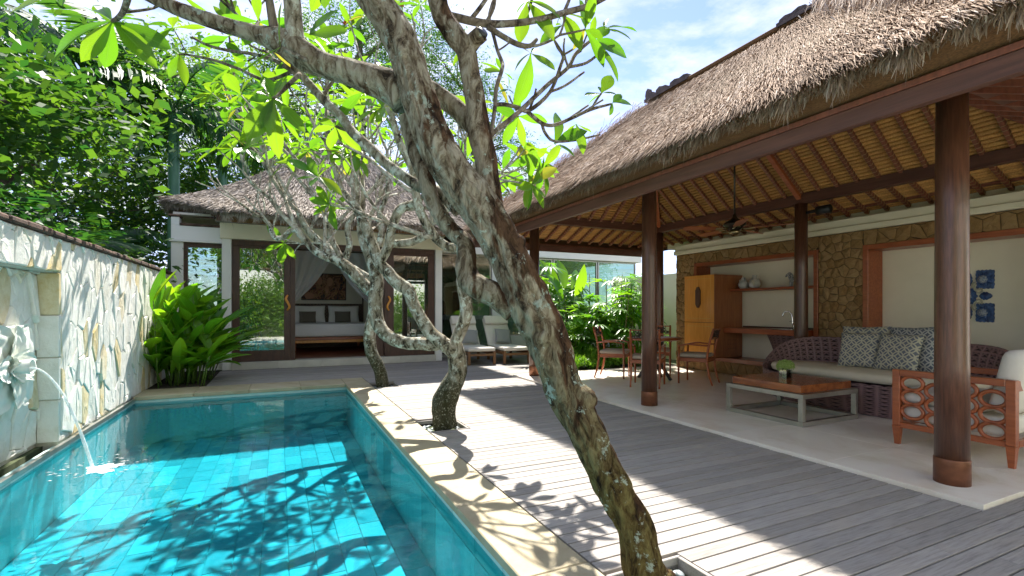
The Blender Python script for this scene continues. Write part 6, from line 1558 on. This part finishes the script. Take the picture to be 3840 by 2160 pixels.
# knots and burrs on the trunk
def lump(x, y, z, r, seed):
    g = G(); g.grid(lambda u, v: tuple(V((x, y, z)) + V((math.cos(u * 2 * PI) * math.sin(v * PI), math.sin(u * 2 * PI) * math.sin(v * PI), math.cos(v * PI))) * r * (1 + 0.25 * mnoise.noise(V((u * 5 + seed, v * 4, seed))))), 12, 8, True); return g
for i, k in enumerate((7, 9, 12)):
    a = NEAR_LIMBS[0][k]; lump(a[0] + (0.05 if i != 1 else -0.04), a[1] - 0.045, a[2], a[3] * (0.62, 0.5, 0.45)[i], i).build('knot', MT['bark_near'], t1, True)
g = G(); e = NEAR_LIMBS[4][-1]; g.tube([e[:3], (e[0] + 0.004, e[1] - 0.012, e[2] + 0.006)], [e[3] * 0.8, e[3] * 0.7], 12); g.build('cut_end', MT['black'], t1, True)
for l in NEAR_TWIGS:
    g = G(); limb_mesh(g, l, 8, 0.03, 0, 4); g.build('branch', MT['bark_dark'], t1, True)
g = G()
rnd = random.Random(12); tips = []
for l in NEAR_TWIGS + [NEAR_LIMBS[1], NEAR_LIMBS[2], NEAR_LIMBS[7]]:
    for k in range(2, len(l) - 1):
        if rnd.random() < 0.34:
            p = V(l[k][:3]); dd = (V(l[k + 1][:3]) - p).normalized(); o = Matrix.Rotation(rnd.uniform(0, 6.3), 3, dd) @ dd.orthogonal().normalized()
            grow(g, p, dd * 0.6 + o * 0.8 + V((0, 0, 0.3)), min(0.011, l[k][3] * 0.6), rnd.uniform(0.12, 0.22), rnd.choice((0, 0, 1)), rnd, tips, 0.4)
for li, n_ in ((0, 3), (1, 2), (2, 2), (3, 3), (7, 2)):
    l = NEAR_LIMBS[li]; p = V(l[-1][:3]); dd = (p - V(l[-2][:3])).normalized()
    for q in range(n_):
        o = Matrix.Rotation(q * 2.1 + li, 3, dd) @ dd.orthogonal().normalized(); grow(g, p - dd * 0.02, dd + o * 0.6, l[-1][3] * 0.6, 0.4, 2, rnd, tips, 0.3)
g.build('twigs', MT['bark_dark'], t1, True)['kind'] = 'stuff'
rnd = random.Random(4)
for c, ends in NEAR_LEAVES:
    for e in ends:
        put_leaf(t1, c, e, (rnd.uniform(-0.5, 0.5), rnd.uniform(-1, -0.2), rnd.uniform(0.1, 0.9)), FL[rnd.randrange(4)], wscale=rnd.uniform(0.9, 1.35))
for p, d, r in tips:
    if rnd.random() < 0.35: leaf_cluster(t1, p, d, rnd, rnd.randint(3, 5), (0.13, 0.24))
# two trees farther along the pool
def frangipani(label, loc, limbs, seed, start, leafy, m_main, lev, Ls, bare=()):
    t = thing('frangipani_tree', label, 'tree', loc, group='frangipani trees beside the pool')
    for i, l in enumerate(limbs):
        g = G(); limb_mesh(g, l, 16 if i == 0 else 12, 0.10, seed + i, 6); g.build('trunk' if i == 0 else 'limb', m_main, t, True)
    rnd = random.Random(seed); g = G(); tips = []
    nb = None
    for li, fr_, lv, L in list(start) + list(bare):
        if nb is None and (li, fr_, lv, L) in bare: nb = len(tips)
        l = limbs[li]; k = int(fr_ * (len(l) - 1)); p = V(l[k][:3])
        dd = (V(l[min(k + 1, len(l) - 1)][:3]) - V(l[max(k - 1, 0)][:3])).normalized()
        ends = 1 if fr_ < 0.99 else 2
        for q in range(ends):
            o = Matrix.Rotation(rnd.uniform(0, 6.3), 3, dd) @ dd.orthogonal().normalized()
            grow(g, p, dd * (1.0 if fr_ > 0.99 else 0.5) + o * (0.55 if fr_ > 0.99 else 0.9) + V((0, 0, 0.15)), l[k][3] * (0.78 if fr_ > 0.99 else 0.5), L, lv, rnd, tips, 0.22, 0.52)
    g.build('twigs', MT['bark_twig'], t, True)['kind'] = 'stuff'
    n = 0; tips = tips[:nb]; rnd.shuffle(tips)
    for p, d, r in tips:
        if rnd.random() < leafy and n < 270:
            q = rnd.randint(4, 7); n += q; leaf_cluster(t, p, d, rnd, q, (0.19, 0.34))
    return t, tips
t2, tips2 = frangipani('frangipani with dark mossy trunk forking low in the middle of the deck', (1.62, 5.1, -0.1), MID_LIMBS, 21,
    [(1, 1.0, 2, 0.55), (1, 0.62, 2, 0.5), (1, 0.8, 2, 0.5), (2, 1.0, 2, 0.55), (2, 0.75, 2, 0.5), (3, 1.0, 2, 0.5), (3, 0.6, 2, 0.45), (4, 1.0, 2, 0.5), (5, 1.0, 2, 0.55), (6, 1.0, 2, 0.5), (6, 0.7, 2, 0.5), (6, 0.5, 2, 0.5)], 0.60, MT['bark_mid'], 3, 0.5,
    [(7, 0.4, 1, 0.3), (7, 0.55, 1, 0.3), (7, 0.7, 1, 0.3), (7, 0.85, 1, 0.25), (7, 1.0, 1, 0.25)])
t3, tips3 = frangipani('slender pale frangipani farthest away beside the end of the pool', (1.54, 8.24, -0.1), FAR_LIMBS, 33,
    [(0, 1.0, 2, 0.75), (1, 1.0, 2, 0.75), (1, 0.6, 2, 0.7), (2, 1.0, 2, 0.8), (2, 0.6, 2, 0.7), (4, 1.0, 2, 0.7), (5, 1.0, 2, 0.75)], 0.62, MT['bark_mid'], 3, 0.6)

for k, (p, d, r) in enumerate(sorted(tips2, key=lambda q: -q[0].z)[2:8:2]):
    g = G(); rnd = random.Random(k)
    for f_ in range(6):
        c = p + V((rnd.uniform(-1, 1), rnd.uniform(-1, 1), rnd.uniform(0, 1))) * 0.05 + d * 0.06
        for q in range(5):
            a = q * 2 * PI / 5; e = V((math.cos(a), math.sin(a), 0.35)) * 0.03; w_ = V((-math.sin(a), math.cos(a), 0)) * 0.012
            m_ = c + e * 0.6; g.add([c, m_ + w_, c + e, m_ - w_], [(0, 1, 2, 3)])
    g.build('blossom', MT['flower_red'], t2)
# ================================================================== planting
def crown_mesh(name, parent, blobs, n, size, m, seed, droop=0.3, aspect=0.45, shell=0.55):
    """leaf-sized faces gathered in clumps through the crown's volume; blobs = (x, y, z, rx, ry, rz)"""
    rng = np.random.default_rng(seed); B = np.array(blobs, float); vol = (B[:, 3] * B[:, 4] * B[:, 5]) ** 0.7; pick = rng.choice(len(B), n // 26 + 1, p=vol / vol.sum())
    dirs = rng.normal(0, 1, (len(pick), 3)); dirs /= np.linalg.norm(dirs, axis=1)[:, None]; rad = rng.uniform(shell, 1.0, len(pick)) ** 0.6
    cl = B[pick, :3] + dirs * B[pick, 3:] * rad[:, None]
    ci = rng.integers(0, len(cl), n); cs = (size * 2.6) * rng.uniform(0.5, 1.5, len(cl))
    c = cl[ci] + rng.normal(0, 1, (n, 3)) * cs[ci][:, None] * np.array([1, 1, 0.7])
    d = rng.normal(0, 1, (n, 3)); d[:, 2] = d[:, 2] * 0.5 - droop; d /= np.linalg.norm(d, axis=1)[:, None]
    up = rng.normal(0, 0.55, (n, 3)) + np.array([0, 0, 1.0]); s_ = np.cross(d, up); s_ /= np.linalg.norm(s_, axis=1)[:, None] + 1e-9
    ln = (size * rng.uniform(0.6, 1.4, n))[:, None]; s_ = s_ * ln * aspect * 0.5
    vs_ = np.stack([c, c + d * ln * 0.45 + s_, c + d * ln, c + d * ln * 0.45 - s_], 1).reshape(-1, 3); i = np.arange(n) * 4
    tint = np.clip(rng.random(len(cl))[ci] * 0.7 + rng.random(n) * 0.3, 0, 1)
    return np_mesh(name, vs_, np.stack([i, i + 1, i + 2, i + 3], 1), m, parent, np.repeat(tint, 4))
def tree(name, label, base, h, blobs, n, size, m, seed, tr=0.12, cat='tree', group=None, droop=0.3, aspect=0.45, lean=(0, 0), bark='bark_tree', shell=0.55):
    t = thing(name, label, cat, base, group=group); rnd = random.Random(seed); g = G(); b = V(base)
    top = b + V((lean[0], lean[1], h)); pts = [b, b + (top - b) * 0.33 + V((rnd.uniform(-1, 1), rnd.uniform(-1, 1), 0)) * 0.12, b + (top - b) * 0.66 + V((rnd.uniform(-1, 1), rnd.uniform(-1, 1), 0)) * 0.15, top]
    limb_mesh(g, [(*p, tr * k) for p, k in zip(pts, (1.0, 0.8, 0.62, 0.4))], 10, 0.05, seed)
    for bl in blobs:
        c = V(bl[:3]); s_ = pts[1] + (pts[3] - pts[1]) * rnd.uniform(0.2, 0.9); mid = (s_ + c) / 2 + V((rnd.uniform(-1, 1), rnd.uniform(-1, 1), rnd.uniform(-0.2, 0.8))) * 0.15 * (c - s_).length
        limb_mesh(g, [(*s_, tr * 0.45), (*mid, tr * 0.32), (*c, tr * 0.18)], 7, 0.03, seed)
        for q in range(4):
            e = c + V((rnd.uniform(-1, 1) * bl[3], rnd.uniform(-1, 1) * bl[4], rnd.uniform(-0.5, 1) * bl[5])) * 0.8; limb_mesh(g, [(*mid, tr * 0.2), (*((mid + e) / 2 + V((0, 0, 0.08 * bl[5]))), tr * 0.14), (*e, tr * 0.06)], 5, 0, seed, 3)
    g.build('trunk', MT[bark], t, True)
    crown_mesh('crown', t, blobs, n, size, m, seed, droop, aspect, shell); return t
GB = 'trees behind the garden wall'
tree('broadleaf_tree', 'grey-barked tree with glossy dark leaves leaning over the garden wall at far left', (-3.35, 5.6, -0.06), 4.0, [(-3.3, 6.2, 3.3, 0.9, 0.8, 0.5), (-2.9, 7.2, 3.5, 0.8, 0.9, 0.45), (-3.9, 7.0, 3.0, 0.8, 0.8, 0.5), (-2.6, 8.4, 3.9, 0.8, 0.9, 0.45)], 4200, 0.15, MT['leaf_mid'], 101, 0.10, group=GB, aspect=0.6, lean=(0.2, 1.0))
tree('dense_tree', 'dense dark green bushy tree just behind the stone wall', (-4.6, 8.6, -0.06), 3.0, [(-4.4, 8.8, 2.5, 0.9, 0.9, 0.8), (-3.9, 9.8, 2.2, 0.9, 0.9, 0.7), (-5.2, 9.6, 2.9, 1.1, 1.1, 0.8), (-3.2, 8.3, 1.9, 0.5, 0.8, 0.5)], 13000, 0.12, MT['leaf_dark'], 102, 0.14, group=GB, aspect=0.5)
tree('broadleaf_tree', 'broad mid-green tree rising behind the palms left of the villa', (-6.5, 14.5, -0.06), 6.2, [(-6.2, 14.2, 5.6, 2.0, 1.6, 1.1), (-4.2, 15, 6.6, 1.6, 1.6, 1.0), (-8.2, 14.5, 4.6, 1.8, 1.8, 1.2), (-2.8, 16.0, 7.2, 1.6, 1.6, 1.0)], 12000, 0.18, MT['leaf_mid'], 103, 0.24, group=GB)
tree('broadleaf_tree', 'light yellow-green tree beyond the thatched villa roof at left', (-7.5, 22, -0.06), 7, [(-7.5, 22, 6.6, 2.6, 2.2, 1.8), (-4.2, 23, 6.2, 2.4, 2.2, 1.8), (-10.5, 22, 5.6, 2.4, 2.2, 2.0), (-2, 22.5, 5.0, 2.2, 2, 1.6), (-6, 21, 3.6, 2.4, 2, 1.4), (-10, 20, 3.0, 2.4, 2, 1.4)], 17000, 0.22, MT['leaf_light'], 104, 0.25, group=GB)
tree('understorey_shrub', 'low leafy shrub mass directly behind the wall beside the villa', (-3.1, 11.6, -0.06), 1.6, [(-3.0, 11.4, 1.5, 0.7, 1.0, 0.8), (-3.6, 12.8, 1.7, 0.9, 1.0, 0.9), (-2.7, 12.9, 1.5, 0.5, 0.8, 0.8)], 7000, 0.14, MT['leaf_mid'], 105, 0.06, 'shrub', aspect=0.4)
tree('broadleaf_tree', 'tall dark canopy tree overhanging the upper left corner', (-6.5, 9.5, -0.06), 5.0, [(-6.2, 9.9, 4.4, 1.3, 1.3, 0.7), (-5.0, 11.0, 5.3, 1.3, 1.3, 0.6), (-7.2, 11, 4.2, 1.3, 1.3, 0.8)], 7500, 0.16, MT['leaf_dark'], 106, 0.2, group=GB)
tree('dense_tree', 'dark dense tree filling the gap behind the areca palms at left', (-8.6, 16.5, -0.06), 4.5, [(-8.6, 16.5, 3.4, 1.8, 1.5, 1.6), (-6.4, 17.2, 3.0, 1.8, 1.5, 1.5), (-10.6, 16, 4.2, 1.8, 1.5, 1.6), (-4.6, 18.5, 3.2, 1.5, 1.3, 1.4)], 15000, 0.17, MT['leaf_dark'], 115, 0.2, group=GB)
tree('dense_tree', 'mid-green bushy tree between the two royal palm shafts', (-3.0, 19.0, -0.06), 5.5, [(-3.2, 19, 4.6, 1.3, 1.2, 1.3), (-1.6, 20.5, 4.9, 1.4, 1.2, 1.3), (-4.8, 19.5, 5.6, 1.4, 1.2, 1.2)], 9000, 0.17, MT['leaf_mid'], 116, 0.15, group=GB)
GF = 'feathery trees beyond the villa'
tree('feathery_tree', 'tall fine-leaved tree standing behind the villa roof peak', (3.2, 22.5, -0.06), 14, [(2.6, 22.5, 12.6, 2.6, 2.2, 2.0), (4.6, 22, 10.2, 2.2, 2.0, 1.6), (0.4, 23, 10.4, 2.2, 2.0, 1.6), (5.2, 23, 14.2, 2.4, 2.0, 1.8), (1.6, 22, 8.2, 2.0, 1.8, 1.2)], 26000, 0.16, MT['leaf_mid'], 107, 0.26, group=GF, aspect=0.3)
tree('feathery_tree', 'fine-leaved tree against the sky right of the near trunk', (8.6, 21.5, -0.06), 12, [(8.0, 21.5, 10.2, 2.0, 1.8, 2.0), (9.4, 21.0, 8.0, 1.8, 1.6, 1.5), (7.0, 22, 12.6, 1.9, 1.7, 1.6), (8.2, 21, 6.2, 1.8, 1.6, 1.1)], 20000, 0.15, MT['leaf_mid'], 108, 0.2, group=GF, aspect=0.3)
tree('feathery_tree', 'pale airy tree far behind the left slope of the villa roof', (-1.0, 25, -0.06), 11, [(-1.5, 25, 9.6, 2.8, 2.2, 2.2), (1.2, 25.5, 8.6, 2.4, 2.0, 1.8), (-3.6, 25, 11.0, 2.4, 2.0, 1.8), (0, 25, 12.2, 2.2, 2, 1.4)], 18000, 0.18, MT['leaf_light'], 109, 0.25, group=GF, aspect=0.35)
tree('feathery_tree', 'lower bushy tree beyond the gap between the villa and pavilion roofs', (9.5, 26, -0.06), 7, [(9.0, 26, 5.6, 2.6, 2, 1.8), (11.5, 26, 6.2, 2.4, 2, 1.8), (6.0, 26, 5.0, 2.6, 2, 1.8), (13.5, 25, 5.0, 2.4, 2, 1.8)], 18000, 0.2, MT['leaf_mid'], 110, 0.2, group=GF, aspect=0.4)
# end wall added behind the viewer, pale to bounce sun into pavilion and villa
ew = thing('bounce_end_wall', 'pale plastered wall added behind the viewer to bounce sunlight, mirrored in the glass doors', 'wall', (4.5, -3.1, -0.06))
G().box(-2.25, 20, -3.25, -3.02, -0.05, 3.2, 0.01).build('masonry', MT['plaster_white'], ew); G().box(-2.3, 20.05, -3.3, -2.97, 3.202, 3.26, 0.01).build('coping_course', MT['cap'], ew)
tree('hedge_shrub', 'leafy hedge in front of the end wall mirrored in the left glass door', (-0.8, -2.3, -0.006), 1.8, [(-1.6, -2.3, 1.4, 0.6, 0.5, 1.2), (-0.6, -2.4, 1.6, 0.7, 0.5, 1.3), (0.4, -2.3, 1.3, 0.6, 0.5, 1.2)], 9000, 0.17, MT['leaf_light'], 113, 0.05, 'shrub', aspect=0.35)
tree('hedge_shrub', 'leafy hedge in front of the end wall mirrored in the right glass door', (6.4, -2.3, -0.006), 1.6, [(5.7, -2.4, 1.1, 0.6, 0.4, 1.0), (6.9, -2.3, 1.3, 0.7, 0.4, 1.1)], 5000, 0.17, MT['leaf_light'], 114, 0.05, 'shrub', aspect=0.35)
# greenery behind the camera that the glass doors mirror
tree('broadleaf_tree', 'leafy tree behind the viewer seen mirrored in the left glass door', (-2.5, -7.0, -0.06), 5.2, [(-2.6, -7, 4.2, 2.2, 1.4, 1.7), (0.6, -7.4, 4.0, 2.0, 1.4, 1.7), (-5.2, -7, 4.2, 1.8, 1.4, 1.7)], 22000, 0.24, MT['leaf_light'], 111, 0.16, aspect=0.35)
tree('broadleaf_tree', 'leafy tree behind the viewer seen mirrored in the right glass door', (5.2, -7, -0.06), 5.2, [(4.2, -7, 4.0, 2.0, 1.4, 1.6), (7.2, -7.2, 4.0, 2.2, 1.4, 1.7)], 16000, 0.24, MT['leaf_light'], 112, 0.16, aspect=0.35)

tree('broadleaf_tree', 'leafy tree behind the viewer mirrored in the wing glass', (14.5, -6.5, -0.06), 5.2, [(12, -6.5, 4.2, 2.2, 1.4, 2.0), (15, -6.8, 4.2, 2.2, 1.4, 2.0), (18, -6.8, 4.2, 2.2, 1.4, 2.0), (21, -6.8, 4.2, 2.2, 1.4, 2.0)], 32000, 0.24, MT['leaf_light'], 117, 0.16, aspect=0.35)

# palms ---------------------------------------------------------------
def frond_mesh(name, n, wl, droop, curve, seed, hang=0.3, w=0.03):
    """unit-length frond along +Y arching over, leaflets down both sides"""
    rng = np.random.default_rng(seed); vs_ = []; fs = []; tint = []
    def sp_(t): return np.array([0, t * (1 - 0.18 * curve * t), curve * (0.30 * t - 0.75 * t * t)])
    m = 10
    for i in range(m + 1):
        p = sp_(i / m); r = 0.012 * (1 - 0.85 * i / m)
        for q in ((-r, 0, 0), (0, 0, r), (r, 0, 0), (0, 0, -r)): vs_.append(p + np.array(q))
    for i in range(m):
        for j in range(4): fs.append((i * 4 + j, i * 4 + (j + 1) % 4, i * 4 + 4 + (j + 1) % 4, i * 4 + 4 + j))
    tint += [0.5] * len(vs_)
    for i in range(n):
        t = 0.16 + 0.84 * i / n; p = sp_(t); tan = sp_(min(1, t + 0.02)) - p; tan /= np.linalg.norm(tan)
        L = wl * (math.sin(PI * (0.15 + 0.8 * (i / n))) ** 0.6) * rng.uniform(0.85, 1.1)
        for s_ in (-1, 1):
            d = np.array([s_ * 1.0, 0, 0]) + tan * rng.uniform(0.45, 0.75) + np.array([0, 0, -hang + rng.uniform(-0.15, 0.2)]); d /= np.linalg.norm(d)
            mid = p + d * L * 0.55; tip = mid + (d + np.array([0, 0, -droop])) / np.linalg.norm(d + np.array([0, 0, -droop])) * L * 0.45
            ww = np.cross(d, np.array([0, 0, 1.0])); ww /= np.linalg.norm(ww); ww = (ww + np.array([0, 0, rng.uniform(-0.4, 0.4)])) * w * 0.5; k = len(vs_)
            vs_ += [p - ww * 0.5, p + ww * 0.5, mid - ww, mid + ww, tip - ww * 0.1, tip + ww * 0.1]; fs += [(k, k + 1, k + 3, k + 2), (k + 2, k + 3, k + 5, k + 4)]; tint += [rng.random()] * 6
    o = np_mesh(name, vs_, fs, MT['leaf_palm'], None, tint); me = o.data; bpy.data.objects.remove(o); return me
FR = [frond_mesh('frond', 34, 0.34, 0.5, 0.8, 1), frond_mesh('frond', 30, 0.32, 0.9, 1.2, 2, 0.6), frond_mesh('frond', 34, 0.36, 1.4, 1.0, 3, 0.9, 0.022)]
def palm(name, label, base, h, r, L, nf, seed, m='palm_trunk', group=None, shaft=0.9, tilt=(0.1, 1.2)):
    t = thing(name, label, 'palm', base, group=group); rnd = random.Random(seed); b = V(base); g = G()
    g.tube([b, b + V((0, 0, h * 0.5)), b + V((0, 0, h * 0.85)), b + V((0, 0, h))], [r * 1.1, r, r * 0.95, r * 0.6], 14); g.build('trunk', MT[m], t, True)
    for k in range(nf):
        a = k * 2.39996 + rnd.uniform(-0.2, 0.2); el = tilt[0] + (tilt[1] - tilt[0]) * (k / nf) + rnd.uniform(-0.1, 0.1)
        d = V((math.cos(a) * math.cos(el), math.sin(a) * math.cos(el), math.sin(el))); LL = L * rnd.uniform(0.8, 1.1)
        inst('frond', FR[rnd.randrange(3)], t, frame_m(b + V((0, 0, h * 0.98)), d, (0, 0, 1)) @ Matrix.Scale(LL, 4))
    return t
palm('royal_palm', 'green-shafted royal palm rising left of the villa roof corner', (-2.42, 15.0, -0.06), 6.4, 0.135, 2.9, 13, 1, group='royal palms', tilt=(-0.3, 1.2))
palm('royal_palm', 'green-shafted royal palm rising just behind the villa roof slope', (-1.75, 19.4, -0.06), 7.4, 0.15, 3.0, 13, 2, group='royal palms', tilt=(-0.3, 1.2))
palm('royal_palm', 'palm crown hanging over the top left behind the big leaves', (-5.4, 12.6, -0.06), 6.8, 0.13, 2.9, 13, 9, group='royal palms', tilt=(-0.6, 1.0))
def clump_palm(label, base, n, h, L, seed):
    t = thing('areca_palm', label, 'palm', base, group='areca palms behind the wall'); rnd = random.Random(seed); b = V(base); g = G(); tops = []
    for k in range(n):
        a = rnd.uniform(0, 6.3); q = b + V((math.cos(a), math.sin(a), 0)) * rnd.uniform(0.05, 0.4); tp2 = q + V((math.cos(a) * 0.25, math.sin(a) * 0.25, h * rnd.uniform(0.6, 1.1))); g.tube([q, (q + tp2) / 2, tp2], [0.03, 0.026, 0.02], 7); tops.append((tp2, a))
    g.build('canes', MT['stem_brown'], t, True)
    for tp2, a in tops:
        for k in range(7):
            aa = a + k * 2.4; el = rnd.uniform(0.25, 1.25); d = V((math.cos(aa) * math.cos(el), math.sin(aa) * math.cos(el), math.sin(el)))
            inst('frond', FR[rnd.randrange(3)], t, frame_m(tp2, d, (0, 0, 1)) @ Matrix.Scale(L * rnd.uniform(0.75, 1.15), 4))
    return t
clump_palm('clump of feathery areca palms rising behind the middle of the wall', (-3.7, 10.3, -0.06), 7, 1.9, 1.5, 5)
clump_palm('clump of areca palms between the wall end and the villa', (-3.7, 13.4, -0.06), 6, 2.0, 1.3, 6)
clump_palm('dark areca palm clump behind the left part of the wall', (-4.1, 7.7, -0.06), 5, 1.6, 1.3, 7)
clump_palm('tall areca palms farther back beyond the royal palm', (-4.6, 16.5, -0.06), 6, 3.2, 1.9, 8)

# heliconia clump at the pool's far corner ------------------------------------
HL = [leaf_mesh('leaf', w_, d_, f_, MT['leaf_helic'], n=9, wave=0.1, peak=0.45) for w_, d_, f_ in ((0.13, 0.10, 0.5), (0.12, 0.28, 0.4), (0.14, 0.45, 0.35), (0.12, 0.02, 0.6))]
hc = thing('heliconia_clump', 'lush heliconia clump of long glossy green leaves at the pool corner', 'plant', (-1.45, 9.85, 0)); rnd = random.Random(15); g = G()
G().box(-1.9, -1.085, 9.425, 11.62, -0.05, -0.01).build('soil', MT['soil'], hc)
for k in range(64):
    x, y = rnd.uniform(-1.78, -1.10), rnd.uniform(9.50, 10.5); h = rnd.uniform(0.35, 1.6) if k % 3 else rnd.uniform(0.3, 0.7); lx, ly = (x + 1.42) * 0.8 + rnd.uniform(-0.1, 0.35), rnd.uniform(-0.35, 0.12)
    b = V((x, y, -0.01)); tp2 = b + V((lx * 0.5, ly * 0.5, h)); g.tube([b, (b + tp2) / 2 + V((0, 0, 0.02)), tp2], [0.011, 0.010, 0.007], 6)
    for q in range(rnd.randint(3, 5)):
        f_ = 0.45 + 0.55 * q / 4; p = b + (tp2 - b) * min(1, f_); a = rnd.uniform(0, 6.3); el = rnd.uniform(0.35, 1.25)
        d = V((math.cos(a) * math.cos(el) + lx * 0.5, math.sin(a) * math.cos(el) + ly * 0.6 - 0.1, math.sin(el))).normalized(); L = rnd.uniform(0.45, 0.9)
        e_ = p + d * L
        if e_.x < -1.86: d.x = abs(d.x) * 0.5; e_ = p + d.normalized() * L
        put_leaf(hc, p, e_, (d.x * 0.2, -0.25, 1), HL[rnd.randrange(4)])
g.build('stems', MT['stem_green'], hc, True)
# planting bed beyond the pavilion ------------------------------------------
tag(G().box(5.36, 8.3, 8.345, 12.5, -0.055, -0.012).build('planting_bed', MT['soil']), 'dark soil of the planting bed beyond the pavilion floor', kind='structure')
rng = np.random.default_rng(8); n = 15000
x = rng.uniform(5.38, 7.6, n); y = rng.uniform(8.40, 9.5, n); hmax = 0.14 + 0.20 * np.clip((y - 8.40) / 0.35, 0, 1) + 0.07 * np.sin(x * 7) * np.cos(y * 9) + 0.05 * np.sin(x * 17)
c = np.stack([x, y, rng.uniform(0.15, 1.0, n) ** 0.6 * hmax], 1); d = rng.normal(0, 0.6, (n, 3)) + np.array([0, -0.2, 0.7]); d /= np.linalg.norm(d, axis=1)[:, None]
s_ = np.cross(d, rng.normal(0, 1, (n, 3))); s_ /= np.linalg.norm(s_, axis=1)[:, None]; ln = rng.uniform(0.05, 0.11, n)[:, None]; s_ = s_ * 0.008
vs_ = np.stack([c, c + d * ln * 0.5 + s_, c + d * ln, c + d * ln * 0.5 - s_], 1).reshape(-1, 3); i = np.arange(n) * 4
o = np_mesh('ground_cover', vs_, np.stack([i, i + 1, i + 2, i + 3], 1), MT['leaf_shrub'], None, np.repeat(rng.random(n), 4), loc=(6.4, 8.9, 0)); tag(o, 'low bright green ground cover along the pavilion floor edge', 'ground cover', kind='stuff')
def fan_leaf(seed):
    rnd = random.Random(seed); g = G(); n = 9
    for k in range(n):
        a = (k - (n - 1) / 2) * 0.27; L = 1.0 - 0.10 * abs(k - (n - 1) / 2) / 2 + rnd.uniform(-0.06, 0.06); w_ = 0.055; dr = rnd.uniform(0.15, 0.4)
        def fn(u, v, a=a, L=L, w_=w_, dr=dr): 
            t = v * L; ww = w_ * math.sin(PI * (0.08 + 0.86 * v)) ** 0.6 * (u - 0.5) * 2
            return (math.sin(a) * t + math.cos(a) * ww, math.cos(a) * t - math.sin(a) * ww, -dr * v * v + 0.25 * abs(ww))
        g.grid(fn, 2, 5)
    g.tube([(0, -0.55, -0.02), (0, -0.25, 0.03), (0, 0, 0)], 0.010, 4); me = g.mesh('fan_leaf', True); me.materials.append(MT['leaf_rhapis']); return me
FN = [fan_leaf(k) for k in range(3)]
def lady_palm(label, base, n, h, seed, L=0.30):
    t = thing('lady_palm', label, 'plant', base, group='lady palms beyond the pavilion'); rnd = random.Random(seed); b = V(base); g = G()
    for k in range(n):
        q = b + V((rnd.uniform(-0.5, 0.5), rnd.uniform(-0.35, 0.35), 0)); hh = h * rnd.uniform(0.55, 1.1); tp2 = q + V((rnd.uniform(-0.15, 0.15), rnd.uniform(-0.2, 0.1), hh)); g.tube([q, tp2], [0.012, 0.010], 6)
        for j in range(rnd.randint(6, 8)):
            f_ = rnd.uniform(0.45, 1.0); p = q + (tp2 - q) * f_; a = rnd.uniform(0, 6.3); el = rnd.uniform(-0.1, 0.8); d = V((math.cos(a) * math.cos(el), math.sin(a) * math.cos(el) - 0.15, math.sin(el))).normalized()
            LL = L * rnd.uniform(0.8, 1.25); inst('leaf', FN[rnd.randrange(3)], t, frame_m(p + d * LL * 0.55, d + V((0, 0, -0.35)), (0, 0, 1)) @ Matrix.Scale(LL, 4))
    g.build('canes', MT['stem_brown'], t, True); return t
lady_palm('bright lady palm with fan leaves beside the loungers', (5.95, 9.9, -0.01), 7, 1.3, 3, 0.36)
lady_palm('tall sunlit lady palm behind the dining chairs', (6.75, 9.8, -0.01), 8, 1.7, 4, 0.40)
lady_palm('lady palm in the corner behind the inner timber column', (7.75, 9.3, -0.01), 6, 1.9, 5, 0.40)
lady_palm('lady palm farther back against the glazed wing', (7.1, 11.2, -0.01), 8, 2.4, 6, 0.46)
lady_palm('lady palm by the right end of the planting bed', (8.4, 10.6, -0.01), 7, 2.3, 7, 0.42)
lady_palm('lady palm with arching fans close to the pavilion floor edge', (6.3, 9.35, -0.01), 6, 1.0, 8, 0.36)
lady_palm('lady palm half hidden by the middle timber column', (7.2, 9.2, -0.01), 6, 1.6, 9, 0.40)
lady_palm('tall lady palm in front of the wing glass', (6.2, 11.3, -0.01), 8, 2.3, 10, 0.46)
BL = [leaf_mesh('leaf', 0.19, d_, 0.3, MT['leaf_rhapis'], n=10, peak=0.5) for d_ in (0.12, 0.3)]
bp_ = thing('broad_leaf_plant', 'tall plant with huge pale paddle leaves above the lady palms', 'plant', (6.6, 10.6, -0.01)); rnd = random.Random(2); g = G()
for k, (a, el, L, h) in enumerate(((2.5, 1.1, 0.95, 1.75), (2.9, 0.75, 0.8, 1.6), (1.4, 1.2, 0.9, 1.8), (0.5, 1.0, 0.85, 1.7), (3.6, 0.9, 0.8, 1.5), (5.0, 1.0, 0.8, 1.6))):
    b = V((6.6 + 0.08 * math.cos(a), 10.6 + 0.08 * math.sin(a), -0.01)); p = b + V((0.15 * math.cos(a), 0.15 * math.sin(a), h)); d = V((math.cos(a) * math.cos(el), math.sin(a) * math.cos(el), math.sin(el)))
    g.tube([b, p], [0.02, 0.012], 7); put_leaf(bp_, p, p + d * L, (0.1, -0.8, 0.5), BL[k % 2])
g.build('stems', MT['stem_green'], bp_, True)
tag(G().box(9.3, 9.45, 8.62, 12.4, -0.05, 2.2).build('garden_wall', MT['plaster']), 'plain cream garden wall behind the planting right of the glazed wing', 'wall')
